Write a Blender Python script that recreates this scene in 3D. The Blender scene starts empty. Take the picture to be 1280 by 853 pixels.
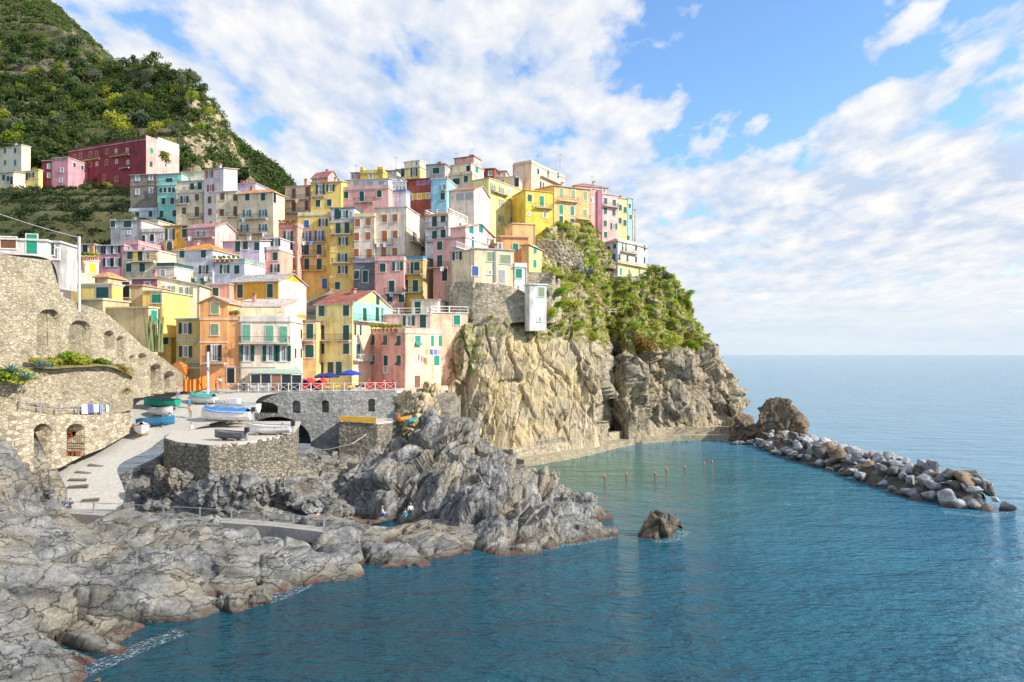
import bpy, math, random
import numpy as np
from mathutils import Vector, Matrix
R_ = math.radians
random.seed(7)
F_, CX, HY, CAMZ = 853.0, 640.0, 443.0, 18.0
scene = bpy.context.scene
COL = scene.collection

def P(px, py, D):
    return (D*(px-CX)/F_, D, CAMZ+(HY-py)*D/F_)
def G(px, py, z):
    D = (CAMZ-z)*F_/(py-HY)
    return P(px, py, D)

# ------------------------------------------------------------ numpy noise
def _hash(ix, iy, iz, s):
    h = (ix.astype(np.int64)*374761393 + iy.astype(np.int64)*668265263 + iz.astype(np.int64)*2147483647 + s*974634777) & 0xffffffff
    h = ((h ^ (h >> 13))*1274126177) & 0xffffffff
    h = ((h ^ (h >> 16))*2246822519) & 0xffffffff
    return ((h ^ (h >> 15)) & 0xffffff)/float(0xffffff)
def vnoise(p, s=0):
    i = np.floor(p); f = p-i; u = f*f*f*(f*(f*6-15)+10)
    ix, iy, iz = i[:, 0], i[:, 1], i[:, 2]; r = 0
    for dx in (0, 1):
        for dy in (0, 1):
            for dz in (0, 1):
                w = (u[:, 0] if dx else 1-u[:, 0])*(u[:, 1] if dy else 1-u[:, 1])*(u[:, 2] if dz else 1-u[:, 2])
                r = r+w*_hash(ix+dx, iy+dy, iz+dz, s)
    return r*2-1
def fbm(p, o=4, s=0, g=.5):
    a, t, r = 1., 0., 0
    for k in range(o):
        r = r+a*vnoise(p*(2.03**k)+k*17.3, s+k); t += a; a *= g
    return r/t
def voro(p, s=0):
    i = np.floor(p); n = len(p)
    f1 = np.full(n, 9.); f2 = np.full(n, 9.); idv = np.zeros(n); vec = np.zeros((n, 3))
    for dx in (-1, 0, 1):
        for dy in (-1, 0, 1):
            for dz in (-1, 0, 1):
                c = i+np.array((dx, dy, dz)); cx, cy, cz = c[:, 0], c[:, 1], c[:, 2]
                q = c+.5+.85*(np.stack((_hash(cx, cy, cz, s), _hash(cx, cy, cz, s+1), _hash(cx, cy, cz, s+2)), 1)-.5)
                d = np.sqrt(((q-p)**2).sum(1)); m = d < f1
                f2 = np.where(m, f1, np.minimum(f2, d)); f1 = np.where(m, d, f1)
                vec[m] = (p-q)[m]; idv = np.where(m, _hash(cx, cy, cz, s+3), idv)
    return f1, f2, idv, vec
def rot3(rx, ry, rz):
    return np.array(Matrix.Rotation(rz, 3, 'Z') @ Matrix.Rotation(ry, 3, 'Y') @ Matrix.Rotation(rx, 3, 'X'))
def rock_off(Pn, seed, levels, M=None, fb=(.4, 2.0), warp=.35, strata=()):
    """levels: (cell size xyz, step, crack width, crack depth, facet tilt); strata: (direction, period, depth)"""
    Q = Pn @ (M if M is not None else np.eye(3))
    Q = Q+warp*np.stack([fbm(Q*.13, 2, seed+k*9) for k in (1, 2, 3)], 1)*3
    off = np.zeros(len(Q)); S = seed
    for (size, amp, cw, cd, tilt) in levels:
        f1, f2, i, v = voro(Q/np.array(size), S); S += 11
        off += amp*(i-.5)*2
        tv = np.stack((np.sin(i*91.7), np.sin(i*47.3+1), np.sin(i*173.1+2)), 1)
        off += tilt*(v*tv).sum(1)
        off -= cd*np.clip(1-(f2-f1)/cw, 0, 1)*(.35+.65*vnoise(Q*.35, S+3))
    for k, (dr, per, dep) in enumerate(strata):
        t = (Pn @ np.array(dr))/per+.55*fbm(Pn*.09, 3, seed+70+k)+.05*vnoise(Pn*.8, seed+80)
        fr = t-np.floor(t); h = _hash(np.floor(t), np.floor(t)*0, np.floor(t)*0, seed+90)
        off += dep*(.5+h)*(np.minimum(fr/.88, (1-fr)/.12)-.5)
    return off+fb[0]*fbm(Q/fb[1], 5, seed+50)

def soft(a, n=2):
    for _ in range(n):
        p = np.pad(a, 1, mode='edge'); a = (p[1:-1, 1:-1]*4+p[:-2, 1:-1]*2+p[2:, 1:-1]*2+p[1:-1, :-2]*2+p[1:-1, 2:]*2+p[:-2, :-2]+p[2:, 2:]+p[:-2, 2:]+p[2:, :-2])/16
    return a
# ------------------------------------------------------------ materials
MATS = {}
def new_mat(name):
    m = bpy.data.materials.new(name); m.use_nodes = True
    nt = m.node_tree; b = nt.nodes['Principled BSDF']
    return m, nt, b
def nd(nt, typ, **kw):
    n = nt.nodes.new(typ)
    for k, v in kw.items():
        if k.startswith('i_'):
            n.inputs[k[2:].replace('_', ' ')].default_value = v
        else: setattr(n, k, v)
    return n
def ramp(nt, fac, stops):
    r = nt.nodes.new('ShaderNodeValToRGB'); e = r.color_ramp.elements
    while len(e) < len(stops): e.new(.5)
    for el, (p, c) in zip(e, stops):
        el.position = p; el.color = (*c, 1) if len(c) == 3 else c
    nt.links.new(fac, r.inputs[0]); return r
def mix(nt, fac, a, b, mode='MIX'):
    m = nt.nodes.new('ShaderNodeMix'); m.data_type = 'RGBA'; m.blend_type = mode
    for sock, v in ((m.inputs[0], fac), (m.inputs[6], a), (m.inputs[7], b)):
        if hasattr(v, 'is_output') or isinstance(v, bpy.types.NodeSocket): nt.links.new(v, sock)
        elif isinstance(v, (int, float)): sock.default_value = v
        else: sock.default_value = (*v, 1)
    return m.outputs[2]
def noise(nt, scale, detail=4, rough=.55, co=None, dist=0.):
    n = nd(nt, 'ShaderNodeTexNoise'); n.inputs['Scale'].default_value = scale
    n.inputs['Detail'].default_value = detail; n.inputs['Roughness'].default_value = rough
    n.inputs['Distortion'].default_value = dist
    if co is not None: nt.links.new(co, n.inputs['Vector'])
    return n
def mapping(nt, co, sc=(1, 1, 1), rot=(0, 0, 0)):
    m = nd(nt, 'ShaderNodeMapping'); m.inputs['Scale'].default_value = sc; m.inputs['Rotation'].default_value = rot
    nt.links.new(co, m.inputs[0]); return m.outputs[0]
def bump(nt, b, h, strength=.4, dist=.1, nrm=None):
    n = nd(nt, 'ShaderNodeBump'); n.inputs['Strength'].default_value = strength; n.inputs['Distance'].default_value = dist
    nt.links.new(h, n.inputs['Height'])
    if nrm is not None: nt.links.new(nrm, n.inputs['Normal'])
    if b is not None: nt.links.new(n.outputs[0], b.inputs['Normal'])
    return n.outputs[0]
def geo_pos(nt):
    return nd(nt, 'ShaderNodeNewGeometry').outputs['Position']
def mulv(c, k): return tuple(min(.92, x*k) for x in c)

def stucco(c):
    key = ('stucco', tuple(round(x, 3) for x in c))
    if key in MATS: return MATS[key]
    m, nt, b = new_mat('painted_plaster'); pos = geo_pos(nt)
    n1 = noise(nt, .35, 6, .65, pos); n2 = noise(nt, 1., 5, .6, mapping(nt, pos, (1.6, 1.6, .18)))
    n3 = noise(nt, 5, 4, .7, pos)
    r1 = ramp(nt, n1.outputs[0], [(.32, mulv(c, .68)), (.5, c), (.7, mulv(c, 1.12))])
    r2 = ramp(nt, n2.outputs[0], [(.34, (.5, .46, .41)), (.5, (1, 1, 1))])
    cc = mix(nt, .5, r1.outputs[0], r2.outputs[0], 'MULTIPLY')
    r3 = ramp(nt, n3.outputs[0], [(.35, (.86, .86, .85)), (.6, (1, 1, 1))])
    cc = mix(nt, .6, cc, r3.outputs[0], 'MULTIPLY')
    nt.links.new(cc, b.inputs['Base Color']); b.inputs['Roughness'].default_value = .9
    b.inputs['Specular IOR Level'].default_value = .2
    bump(nt, b, n3.outputs[0], .3, .03)
    MATS[key] = m; return m
def plain(c, rough=.6, metal=0., var=.12, key='paint'):
    k = (key, tuple(round(x, 3) for x in c), rough, metal)
    if k in MATS: return MATS[k]
    m, nt, b = new_mat(key)
    n = noise(nt, 3., 3, .6, geo_pos(nt))
    r = ramp(nt, n.outputs[0], [(.3, mulv(c, 1-var*1.5)), (.7, mulv(c, 1+var))])
    nt.links.new(r.outputs[0], b.inputs['Base Color']); b.inputs['Roughness'].default_value = rough
    b.inputs['Metallic'].default_value = metal; MATS[k] = m; return m
def glass():
    if 'glass' in MATS: return MATS['glass']
    m, nt, b = new_mat('window_glass'); b.inputs['Base Color'].default_value = (.03, .04, .05, 1)
    b.inputs['Roughness'].default_value = .08; MATS['glass'] = m; return m
def tiles(c):
    k = ('tiles', c)
    if k in MATS: return MATS[k]
    m, nt, b = new_mat('roof_tiles'); tc = nd(nt, 'ShaderNodeTexCoord').outputs['Object']
    v = nd(nt, 'ShaderNodeTexVoronoi'); v.inputs['Scale'].default_value = 3.2; nt.links.new(tc, v.inputs['Vector'])
    sep = nd(nt, 'ShaderNodeSeparateColor'); nt.links.new(v.outputs['Color'], sep.inputs[0])
    r = ramp(nt, sep.outputs[0], [(0, mulv(c, .6)), (.5, c), (1, mulv(c, 1.35))])
    n = noise(nt, .6, 5, .6, tc); r2 = ramp(nt, n.outputs[0], [(.35, (.6, .57, .52)), (.6, (1, 1, 1))])
    cc = mix(nt, .7, r.outputs[0], r2.outputs[0], 'MULTIPLY'); nt.links.new(cc, b.inputs['Base Color'])
    b.inputs['Roughness'].default_value = .85
    w = nd(nt, 'ShaderNodeTexWave'); w.inputs['Scale'].default_value = 2.2; w.inputs['Distortion'].default_value = .6
    nt.links.new(tc, w.inputs['Vector']); bump(nt, b, w.outputs['Fac'], .5, .06)
    MATS[k] = m; return m
def rubble(name, cols, scale=2.2, mortar=(.42, .38, .3), zs=1.5, mw=.06, bmp=.9):
    if name in MATS: return MATS[name]
    m, nt, b = new_mat(name); pos = geo_pos(nt)
    d = noise(nt, 1.5, 3, .5, pos)
    co = mix(nt, .08, mapping(nt, pos, (1, 1, zs)), d.outputs['Color'], 'ADD')
    v = nd(nt, 'ShaderNodeTexVoronoi'); v.inputs['Scale'].default_value = scale; nt.links.new(co, v.inputs['Vector'])
    e = nd(nt, 'ShaderNodeTexVoronoi'); e.feature = 'DISTANCE_TO_EDGE'; e.inputs['Scale'].default_value = scale; nt.links.new(co, e.inputs['Vector'])
    sep = nd(nt, 'ShaderNodeSeparateColor'); nt.links.new(v.outputs['Color'], sep.inputs[0])
    k = len(cols)-1
    r = ramp(nt, sep.outputs[0], [(i/k, c) for i, c in enumerate(cols)])
    er = ramp(nt, e.outputs['Distance'], [(mw*.3, (0, 0, 0)), (mw, (1, 1, 1))])
    cc = mix(nt, er.outputs[0], mortar, r.outputs[0])
    n = noise(nt, .35, 6, .7, pos); r2 = ramp(nt, n.outputs[0], [(.3, (.5, .48, .42)), (.5, (.95, .95, .92)), (.7, (1.1, 1.08, 1.0))])
    cc = mix(nt, .8, cc, r2.outputs[0], 'MULTIPLY')
    n5 = noise(nt, 6, 4, .7, pos); r5 = ramp(nt, n5.outputs[0], [(.35, (.65, .65, .65)), (.6, (1, 1, 1))])
    cc = mix(nt, .7, cc, r5.outputs[0], 'MULTIPLY')
    nt.links.new(cc, b.inputs['Base Color']); b.inputs['Roughness'].default_value = .95
    bump(nt, b, er.outputs[0], bmp, .12); MATS[name] = m; return m
def rockmat(name, dark, midc, light, warm=None, wet=True, strat=(.8, .5, 3.), sc=.5, ngreen=None, srot=(0, .5, 0), cracks=None):
    if name in MATS: return MATS[name]
    m, nt, b = new_mat(name); pos = geo_pos(nt)
    n1 = noise(nt, sc, 8, .68, pos, .6)
    n2 = noise(nt, sc*1.1, 7, .7, mapping(nt, pos, strat, srot), .8)
    r1 = ramp(nt, n1.outputs[0], [(.3, dark), (.48, midc), (.68, light)])
    r2 = ramp(nt, n2.outputs[0], [(.34, (.42, .42, .42)), (.5, (.95, .95, .95)), (.7, (1.15, 1.13, 1.08))])
    cc = mix(nt, .85, r1.outputs[0], r2.outputs[0], 'MULTIPLY')
    if warm:
        n3 = noise(nt, sc*.35, 5, .6, pos, .4); r3 = ramp(nt, n3.outputs[0], [(.46, (0, 0, 0)), (.62, (1, 1, 1))])
        cc = mix(nt, r3.outputs[0], cc, mix(nt, .8, warm, r2.outputs[0], 'MULTIPLY'))
    if ngreen:
        n4 = noise(nt, .9, 6, .7, pos); r4 = ramp(nt, n4.outputs[0], [(.55, (0, 0, 0)), (.66, (1, 1, 1))])
        cc = mix(nt, r4.outputs[0], cc, ngreen)
    crk = None
    if cracks:
        dn = noise(nt, .9, 5, .6, pos); dn2 = nd(nt, 'ShaderNodeVectorMath', operation='MULTIPLY_ADD'); nt.links.new(dn.outputs['Color'], dn2.inputs[0]); dn2.inputs[1].default_value = (1.1, 1.1, 1.1); nt.links.new(mapping(nt, pos, strat, srot), dn2.inputs[2])
        for sc_, lo, dk in ((cracks, .010, .34), (cracks*2.7, .018, .84)):
            ve = nd(nt, 'ShaderNodeTexVoronoi'); ve.feature = 'DISTANCE_TO_EDGE'; ve.inputs['Scale'].default_value = sc_; nt.links.new(dn2.outputs[0], ve.inputs['Vector'])
            rv = ramp(nt, ve.outputs['Distance'], [(0, (dk, dk, dk)), (lo, (dk+.15,)*3), (lo*2.6, (1, 1, 1))]); cc = mix(nt, .9, cc, rv.outputs[0], 'MULTIPLY')
            crk = rv.outputs[0] if crk is None else mix(nt, 1., crk, rv.outputs[0], 'MULTIPLY')
    n6 = noise(nt, 4., 6, .75, pos); r6 = ramp(nt, n6.outputs[0], [(.36, (.5, .5, .5)), (.55, (1, 1, 1))])
    cc = mix(nt, .7, cc, r6.outputs[0], 'MULTIPLY')
    if wet:
        sx = nd(nt, 'ShaderNodeSeparateXYZ'); nt.links.new(pos, sx.inputs[0])
        nz = noise(nt, .8, 4, .6, pos)
        ad = nd(nt, 'ShaderNodeMath', operation='MULTIPLY_ADD'); nt.links.new(nz.outputs[0], ad.inputs[0]); ad.inputs[1].default_value = -1.6
        nt.links.new(sx.outputs[2], ad.inputs[2])
        rz = ramp(nt, ad.outputs[0], [(0., (1, 1, 1)), (.25, (0, 0, 0))])
        mp = nd(nt, 'ShaderNodeMapRange'); mp.inputs[1].default_value = -.95; mp.inputs[2].default_value = 2.0
        nt.links.new(ad.outputs[0], mp.inputs[0])
        rz = ramp(nt, mp.outputs[0], [(0., (.09, .032, .03)), (.08, (.13, .075, .065)), (.125, (.1, .085, .06)), (.34, (.2, .19, .15))])
        fz = ramp(nt, mp.outputs[0], [(.1, (1, 1, 1)), (.34, (0, 0, 0))])
        cc = mix(nt, fz.outputs[0], cc, rz.outputs[0])
    nt.links.new(cc, b.inputs['Base Color']); b.inputs['Roughness'].default_value = .85
    b.inputs['Specular IOR Level'].default_value = .3
    n7 = noise(nt, 1.6, 8, .72, mapping(nt, pos, strat, srot), .5)
    nb = bump(nt, None, n7.outputs[0], .7, .35)
    if crk is not None: nb = bump(nt, None, crk, .9, .25, nb)
    bump(nt, b, n6.outputs[0], .6, .08, nb)
    MATS[name] = m; return m
def foliage(name, cols, var=True):
    if name in MATS: return MATS[name]
    m, nt, b = new_mat(name); pos = geo_pos(nt)
    oi = nd(nt, 'ShaderNodeObjectInfo')
    n = noise(nt, .45, 4, .6, pos); n2 = noise(nt, 2.5, 3, .6, pos)
    a = nd(nt, 'ShaderNodeMath', operation='MULTIPLY_ADD'); nt.links.new(oi.outputs['Random'], a.inputs[0]); a.inputs[1].default_value = .3
    nt.links.new(n.outputs[0], a.inputs[2])
    a2 = nd(nt, 'ShaderNodeMath', operation='MULTIPLY_ADD'); nt.links.new(n2.outputs[0], a2.inputs[0]); a2.inputs[1].default_value = .5
    nt.links.new(a.outputs[0], a2.inputs[2])
    k = len(cols)-1
    r = ramp(nt, a2.outputs[0], [(.52+.55*i/k, c) for i, c in enumerate(cols)])
    nt.links.new(r.outputs[0], b.inputs['Base Color']); b.inputs['Roughness'].default_value = .7
    b.inputs['Specular IOR Level'].default_value = .25
    t = nd(nt, 'ShaderNodeBsdfTranslucent'); nt.links.new(r.outputs[0], t.inputs['Color'])
    ms = nd(nt, 'ShaderNodeMixShader'); ms.inputs[0].default_value = .4
    nt.links.new(b.outputs[0], ms.inputs[1]); nt.links.new(t.outputs[0], ms.inputs[2])
    nt.links.new(ms.outputs[0], nt.nodes['Material Output'].inputs['Surface'])
    MATS[name] = m; return m

# ------------------------------------------------------------ objects
def tag(o, label=None, cat=None, group=None, kind=None):
    if label: o['label'] = label
    if cat: o['category'] = cat
    if group: o['group'] = group
    if kind: o['kind'] = kind
    return o
def link(name, data, parent=None, loc=None, rz=0.):
    o = bpy.data.objects.new(name, data); COL.objects.link(o)
    if parent is not None: o.parent = parent
    if loc is not None: o.location = loc
    if rz: o.rotation_euler[2] = rz
    return o
def empty(name, loc, rz=0.):
    o = link(name, None, None, loc, rz); o.empty_display_size = .5; return o
class MB:
    def __init__(s): s.v = []; s.f = []; s.m = []
    def add(s, vs, fs, mi=0):
        b = len(s.v); s.v += [tuple(v) for v in vs]
        s.f += [tuple(b+i for i in f) for f in fs]; s.m += [mi]*len(fs); return s
    def box(s, x0, x1, y0, y1, z0, z1, mi=0):
        return s.add([(x, y, z) for z in (z0, z1) for y in (y0, y1) for x in (x0, x1)],
                     [(0, 2, 3, 1), (4, 5, 7, 6), (0, 1, 5, 4), (2, 6, 7, 3), (0, 4, 6, 2), (1, 3, 7, 5)], mi)
    def bar(s, a, b, r, mi=0, n=4):
        a = Vector(a); b = Vector(b); d = (b-a).normalized()
        u = d.cross(Vector((0, 0, 1)) if abs(d.z) < .9 else Vector((1, 0, 0))).normalized(); w = d.cross(u)
        vs = []
        for p in (a, b):
            for k in range(n):
                t = 2*math.pi*(k+.5)/n; vs.append(p+u*(r*math.cos(t))+w*(r*math.sin(t)))
        fs = [(k, (k+1) % n, n+(k+1) % n, n+k) for k in range(n)]+[tuple(range(n))[::-1], tuple(range(n, 2*n))]
        return s.add(vs, fs, mi)
    def prism(s, pts, z0, z1, mi=0):
        n = len(pts)
        vs = [(x, y, z0) for x, y in pts]+[(x, y, z1) for x, y in pts]
        return s.add(vs, [(k, (k+1) % n, n+(k+1) % n, n+k) for k in range(n)]+[tuple(range(n))[::-1], tuple(range(n, 2*n))], mi)
    def mesh(s, name, mats):
        me = bpy.data.meshes.new(name); me.from_pydata(s.v, [], s.f)
        for m in (mats if isinstance(mats, (list, tuple)) else [mats]): me.materials.append(m)
        if any(s.m): me.polygons.foreach_set('material_index', s.m)
        me.update(); return me
    def build(s, name, mats, parent=None, loc=None, rz=0.):
        return link(name, s.mesh(name, mats), parent, loc, rz)
def np_mesh(name, V, Fq, mats, smooth=False, mi=None):
    me = bpy.data.meshes.new(name); V = np.asarray(V, dtype=np.float32); Fq = np.asarray(Fq, dtype=np.int32); k = Fq.shape[1]
    me.vertices.add(len(V)); me.vertices.foreach_set('co', V.ravel())
    me.loops.add(Fq.size); me.loops.foreach_set('vertex_index', Fq.ravel())
    me.polygons.add(len(Fq)); me.polygons.foreach_set('loop_start', np.arange(0, Fq.size, k, dtype=np.int32))
    me.polygons.foreach_set('loop_total', np.full(len(Fq), k, dtype=np.int32))
    for m in (mats if isinstance(mats, (list, tuple)) else [mats]): me.materials.append(m)
    if mi is not None: me.polygons.foreach_set('material_index', np.asarray(mi, dtype=np.int32))
    me.update(calc_edges=True)
    if smooth: me.polygons.foreach_set('use_smooth', np.ones(len(Fq), dtype=bool))
    return me
def grid_faces(nu, nv):
    i = np.arange(nu*nv).reshape(nu, nv)
    return np.stack((i[:-1, :-1], i[1:, :-1], i[1:, 1:], i[:-1, 1:]), -1).reshape(-1, 4)
def cr_interp(A, n):
    """Catmull-Rom along axis 0 of A[k,...] -> n samples"""
    k = A.shape[0]; t = np.linspace(0, k-1, n); i = np.clip(np.floor(t).astype(int), 0, k-2); f = (t-i).reshape((-1,)+(1,)*(A.ndim-1))
    g = lambda j: A[np.clip(j, 0, k-1)]
    p0, p1, p2, p3 = g(i-1), g(i), g(i+1), g(i+2)
    return .5*((2*p1)+(-p0+p2)*f+(2*p0-5*p1+4*p2-p3)*f*f+(-p0+3*p1-3*p2+p3)*f**3)
def normals(A):
    du = np.gradient(A, axis=0); dv = np.gradient(A, axis=1); n = np.cross(du, dv)
    n /= np.linalg.norm(n, axis=-1, keepdims=True)+1e-9
    return n
def loft(cols, nu, nv):
    """cols: list of columns, each a list of (px,py,D) or ('xyz',x,y,z)"""
    A = np.array([[P(*p) if len(p) == 3 else p[1:] for p in c] for c in cols])
    B = cr_interp(A, nu); B = np.swapaxes(cr_interp(np.swapaxes(B, 0, 1), nv), 0, 1)
    N = normals(B); c = B.reshape(-1, 3).mean(0)
    flip = np.sign((N*(np.array((0, 0, CAMZ+25))-B)).sum(-1).mean())
    return B, N*(flip if flip else 1)
def fade(nu, nv, w=.06):
    u = np.linspace(0, 1, nu)[:, None]; v = np.linspace(0, 1, nv)[None]
    return np.clip(np.minimum(np.minimum(u, 1-u), np.minimum(v, 1-v))/w, 0, 1)
def grid_obj(name, B, mat, parent=None, smooth=False):
    nu, nv = B.shape[:2]
    return link(name, np_mesh(name, B.reshape(-1, 3), grid_faces(nu, nv), mat, smooth), parent)

# palette
C = dict(g=(.01, .085, .065), G=(.012, .28, .17), l=(.2, .47, .33), n=(.2, .085, .035), o=(.45, .17, .05), b=(.04, .14, .42),
         k=(.02, .022, .025), y=(.85, .5, .02), w=(.78, .77, .74), t=(.02, .2, .22), v=(.12, .16, .14), e=(.3, .36, .2),
         r=(.5, .05, .03), a=(.45, .44, .42))
TERRA = (.42, .15, .06); TERRA2 = (.5, .21, .07); SLATE = (.2, .19, .19); REDT = (.35, .12, .08)
# ------------------------------------------------------------ buildings
TILES = dict(A=(100, 180, 4.7385), B=(340, 180, 4.741), C=(540, 180, 3.553), D=(180, 320, 4.741), E=(360, 320, 4.7375),
             F=(0, 270, 3.708), G=(0, 0, 2.666), H=(0, 160, 8.533), I=(80, 280, 8.533), J=(90, 340, 8.533), K=(520, 180, 8.533),
             L=(640, 190, 7.111), M=(480, 250, 8.533), N=(330, 200, 10.667), O=(440, 180, 10.667), P=(300, 280, 10.667),
             Q=(560, 280, 6.093), R=(480, 370, 7.108), S=(340, 430, 6.4), U=(740, 280, 4.7375), Z=(0, 0, 1))
PAINT = dict(yellow=(.88, .63, .2), lemon=(.9, .77, .33), ochre=(.84, .47, .07), cream=(.88, .78, .54), beige=(.82, .69, .46),
             white=(.8, .79, .76), pink=(.82, .45, .4), salmon=(.86, .43, .34), peach=(.9, .63, .44), orange=(.86, .43, .18),
             crimson=(.34, .07, .08), teal=(.34, .74, .62), lilac=(.68, .56, .72), bluew=(.7, .73, .8), stone=(.42, .36, .28),
             bluestone=(.24, .27, .34), redbrown=(.38, .1, .07), sky=(.36, .68, .8), rose=(.84, .53, .48), tan=(.6, .48, .28),
             gold=(.86, .62, .12), grey=(.5, .49, .47), magenta=(.7, .33, .38), olive=(.62, .52, .22), purple=(.42, .18, .26),
             palepink=(.9, .75, .6), pinkw=(.76, .67, .64), apricot=(.86, .54, .25), dgreen=(.02, .14, .1), canvas=(.7, .66, .58), steel=(.34, .36, .38))
WSZ = dict(s=(1.1, 1.65), t=(1.1, 2.35), o=(1.0, 1.65), q=(1.05, 2.3), w=(1.0, 1.35), p=(.65, .7), d=(1.1, 2.2), a=(1.1, 1.65), r=(1.9, 1.6), A=(1.2, 2.))
WC = {}
FRAME = None
def wmesh(kind, *a):
    key = (kind,)+tuple(round(x, 2) if isinstance(x, float) else x for x in a)
    if key in WC: return WC[key]
    if kind == 'frame':
        w, h, col = a; m = MB(); e = .13
        m.box(-w/2-e, w/2+e, -.05, .04, h/2, h/2+e); m.box(-w/2-e-.04, w/2+e+.04, -.12, .04, -h/2-.12, -h/2)
        m.box(-w/2-e, -w/2, -.05, .04, -h/2, h/2); m.box(w/2, w/2+e, -.05, .04, -h/2, h/2)
        r = m.mesh('window', plain(C.get(col, (.76, .74, .7)) if isinstance(col, str) else col, .7, key='window_surround'))
    elif kind == 'pane':
        w, h = a; m = MB(); m.box(-w/2, w/2, -.012, .03, -h/2, h/2, 0)
        fw = .07
        for x0, x1, z0, z1 in ((-w/2, -w/2+fw, -h/2, h/2), (w/2-fw, w/2, -h/2, h/2), (-fw/2, fw/2, -h/2, h/2), (-w/2+fw, w/2-fw, h/2-fw, h/2), (-w/2+fw, w/2-fw, -h/2, -h/2+fw)):
            m.box(x0, x1, -.04, -.012, z0, z1, 1)
        m.box(-w/2+fw, -w*.18, -.02, -.012, -h/2+fw, h/2-fw, 2); m.box(w*.2, w/2-fw, -.02, -.012, -h/2+fw, h/2-fw, 2)
        r = m.mesh('pane', [glass(), plain((.72, .71, .68), .5, key='window_frame_paint'), plain((.6, .6, .58), .9, key='curtain')])
    elif kind == 'leaf':
        w, h, col = a; m = MB(); m.box(-w/2, w/2, -.07, -.015, -h/2, h/2)
        k = max(4, int(h/.16))
        for i in range(k):
            z = -h/2+.09+(h-.18)*i/(k-1); m.box(-w/2+.06, w/2-.06, -.09, -.07, z-.03, z+.03)
        r = m.mesh('shutter', plain(C[col], .55, key='shutter_paint'))
    elif kind == 'tilt':
        w, h, col = a; m = MB(); m.box(-w/2, w/2, -.07, -.015, -h*.1, h/2)
        z0, z1 = -h/2+.08, -h*.1
        m.add([(-w/2, -.03, z1), (w/2, -.03, z1), (w/2, -.09, z1), (-w/2, -.09, z1), (-w/2, -.5, z0), (w/2, -.5, z0), (w/2, -.56, z0+.03), (-w/2, -.56, z0+.03)],
              [(0, 1, 2, 3), (4, 7, 6, 5), (0, 4, 5, 1), (3, 2, 6, 7), (0, 3, 7, 4), (1, 5, 6, 2)])
        r = m.mesh('shutter', plain(C[col], .55, key='shutter_paint'))
    elif kind == 'door':
        w, h, col = a; m = MB(); m.box(-w/2, w/2, -.05, .03, -h/2, h/2); m.box(-w/2-.1, -w/2, -.07, .03, -h/2, h/2+.1, 1)
        m.box(w/2, w/2+.1, -.07, .03, -h/2, h/2+.1, 1); m.box(-w/2, w/2, -.07, .03, h/2, h/2+.1, 1)
        m.box(-w/2+.12, w/2-.12, -.07, -.05, .1, h/2-.15); m.box(-w/2+.12, w/2-.12, -.07, -.05, -h/2+.2, -.05)
        r = m.mesh('door', [plain(C[col], .6, key='door_paint'), plain((.7, .68, .64), .7, key='window_surround')])
    elif kind == 'arch':
        w, h, col = a; m = MB(); pts = [(-w/2, -h/2), (w/2, -h/2)]+[(w/2*math.cos(t*math.pi/8), h/2-w/2+w/2*math.sin(t*math.pi/8)) for t in range(9)]
        n = len(pts); m.add([(x, -.06, z) for x, z in pts]+[(x, .03, z) for x, z in pts], [tuple(range(n))]+[(k, n+k, n+(k+1) % n, (k+1) % n) for k in range(n)])
        q = [(x*1.16, z*1.07) for x, z in pts]
        m.add([(x, -.03, z) for x, z in q]+[(x, .03, z) for x, z in q], [tuple(range(n))]+[(k, n+k, n+(k+1) % n, (k+1) % n) for k in range(n)], 1)
        r = m.mesh('shutter', [plain(C[col], .55, key='shutter_paint'), plain((.7, .68, .64), .7, key='window_surround')])
    WC[key] = r; return r

WALLM = dict(blue=rubble('blue_grey_stone', [(.2, .22, .28), (.26, .28, .33), (.16, .18, .24), (.3, .3, .34)], 1.6, (.3, .31, .34)),
             stone=rubble('bare_house_stone', [(.34, .27, .2), (.42, .35, .27), (.3, .25, .2), (.46, .4, .33)], 1.8, (.46, .42, .36)))
class Bld: pass
NB = []
def face_hit(b, px, py, face):
    k = (px-CX)/F_; m = (HY-py)/F_
    d = (k*b.ex[0]+b.ex[1], k*b.ey[0]+b.ey[1]); o = (-(b.C[0]*b.ex[0]+b.C[1]*b.ex[1]), -(b.C[0]*b.ey[0]+b.C[1]*b.ey[1]))
    if face == 'F': t = -o[1]/d[1]
    elif face == 'R': t = -o[0]/d[0]
    else: t = (-b.W-o[0])/d[0]
    return (o[0]+t*d[0], o[1]+t*d[1], CAMZ+t*m-b.z0)
FR = dict(F=0., R=math.pi/2, S=-math.pi/2)
def on_face(b, face, h, out=0.):
    x, y, z = h
    return (x, -out, z) if face == 'F' else ((out, y, z) if face == 'R' else (-b.W-out, y, z))
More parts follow.
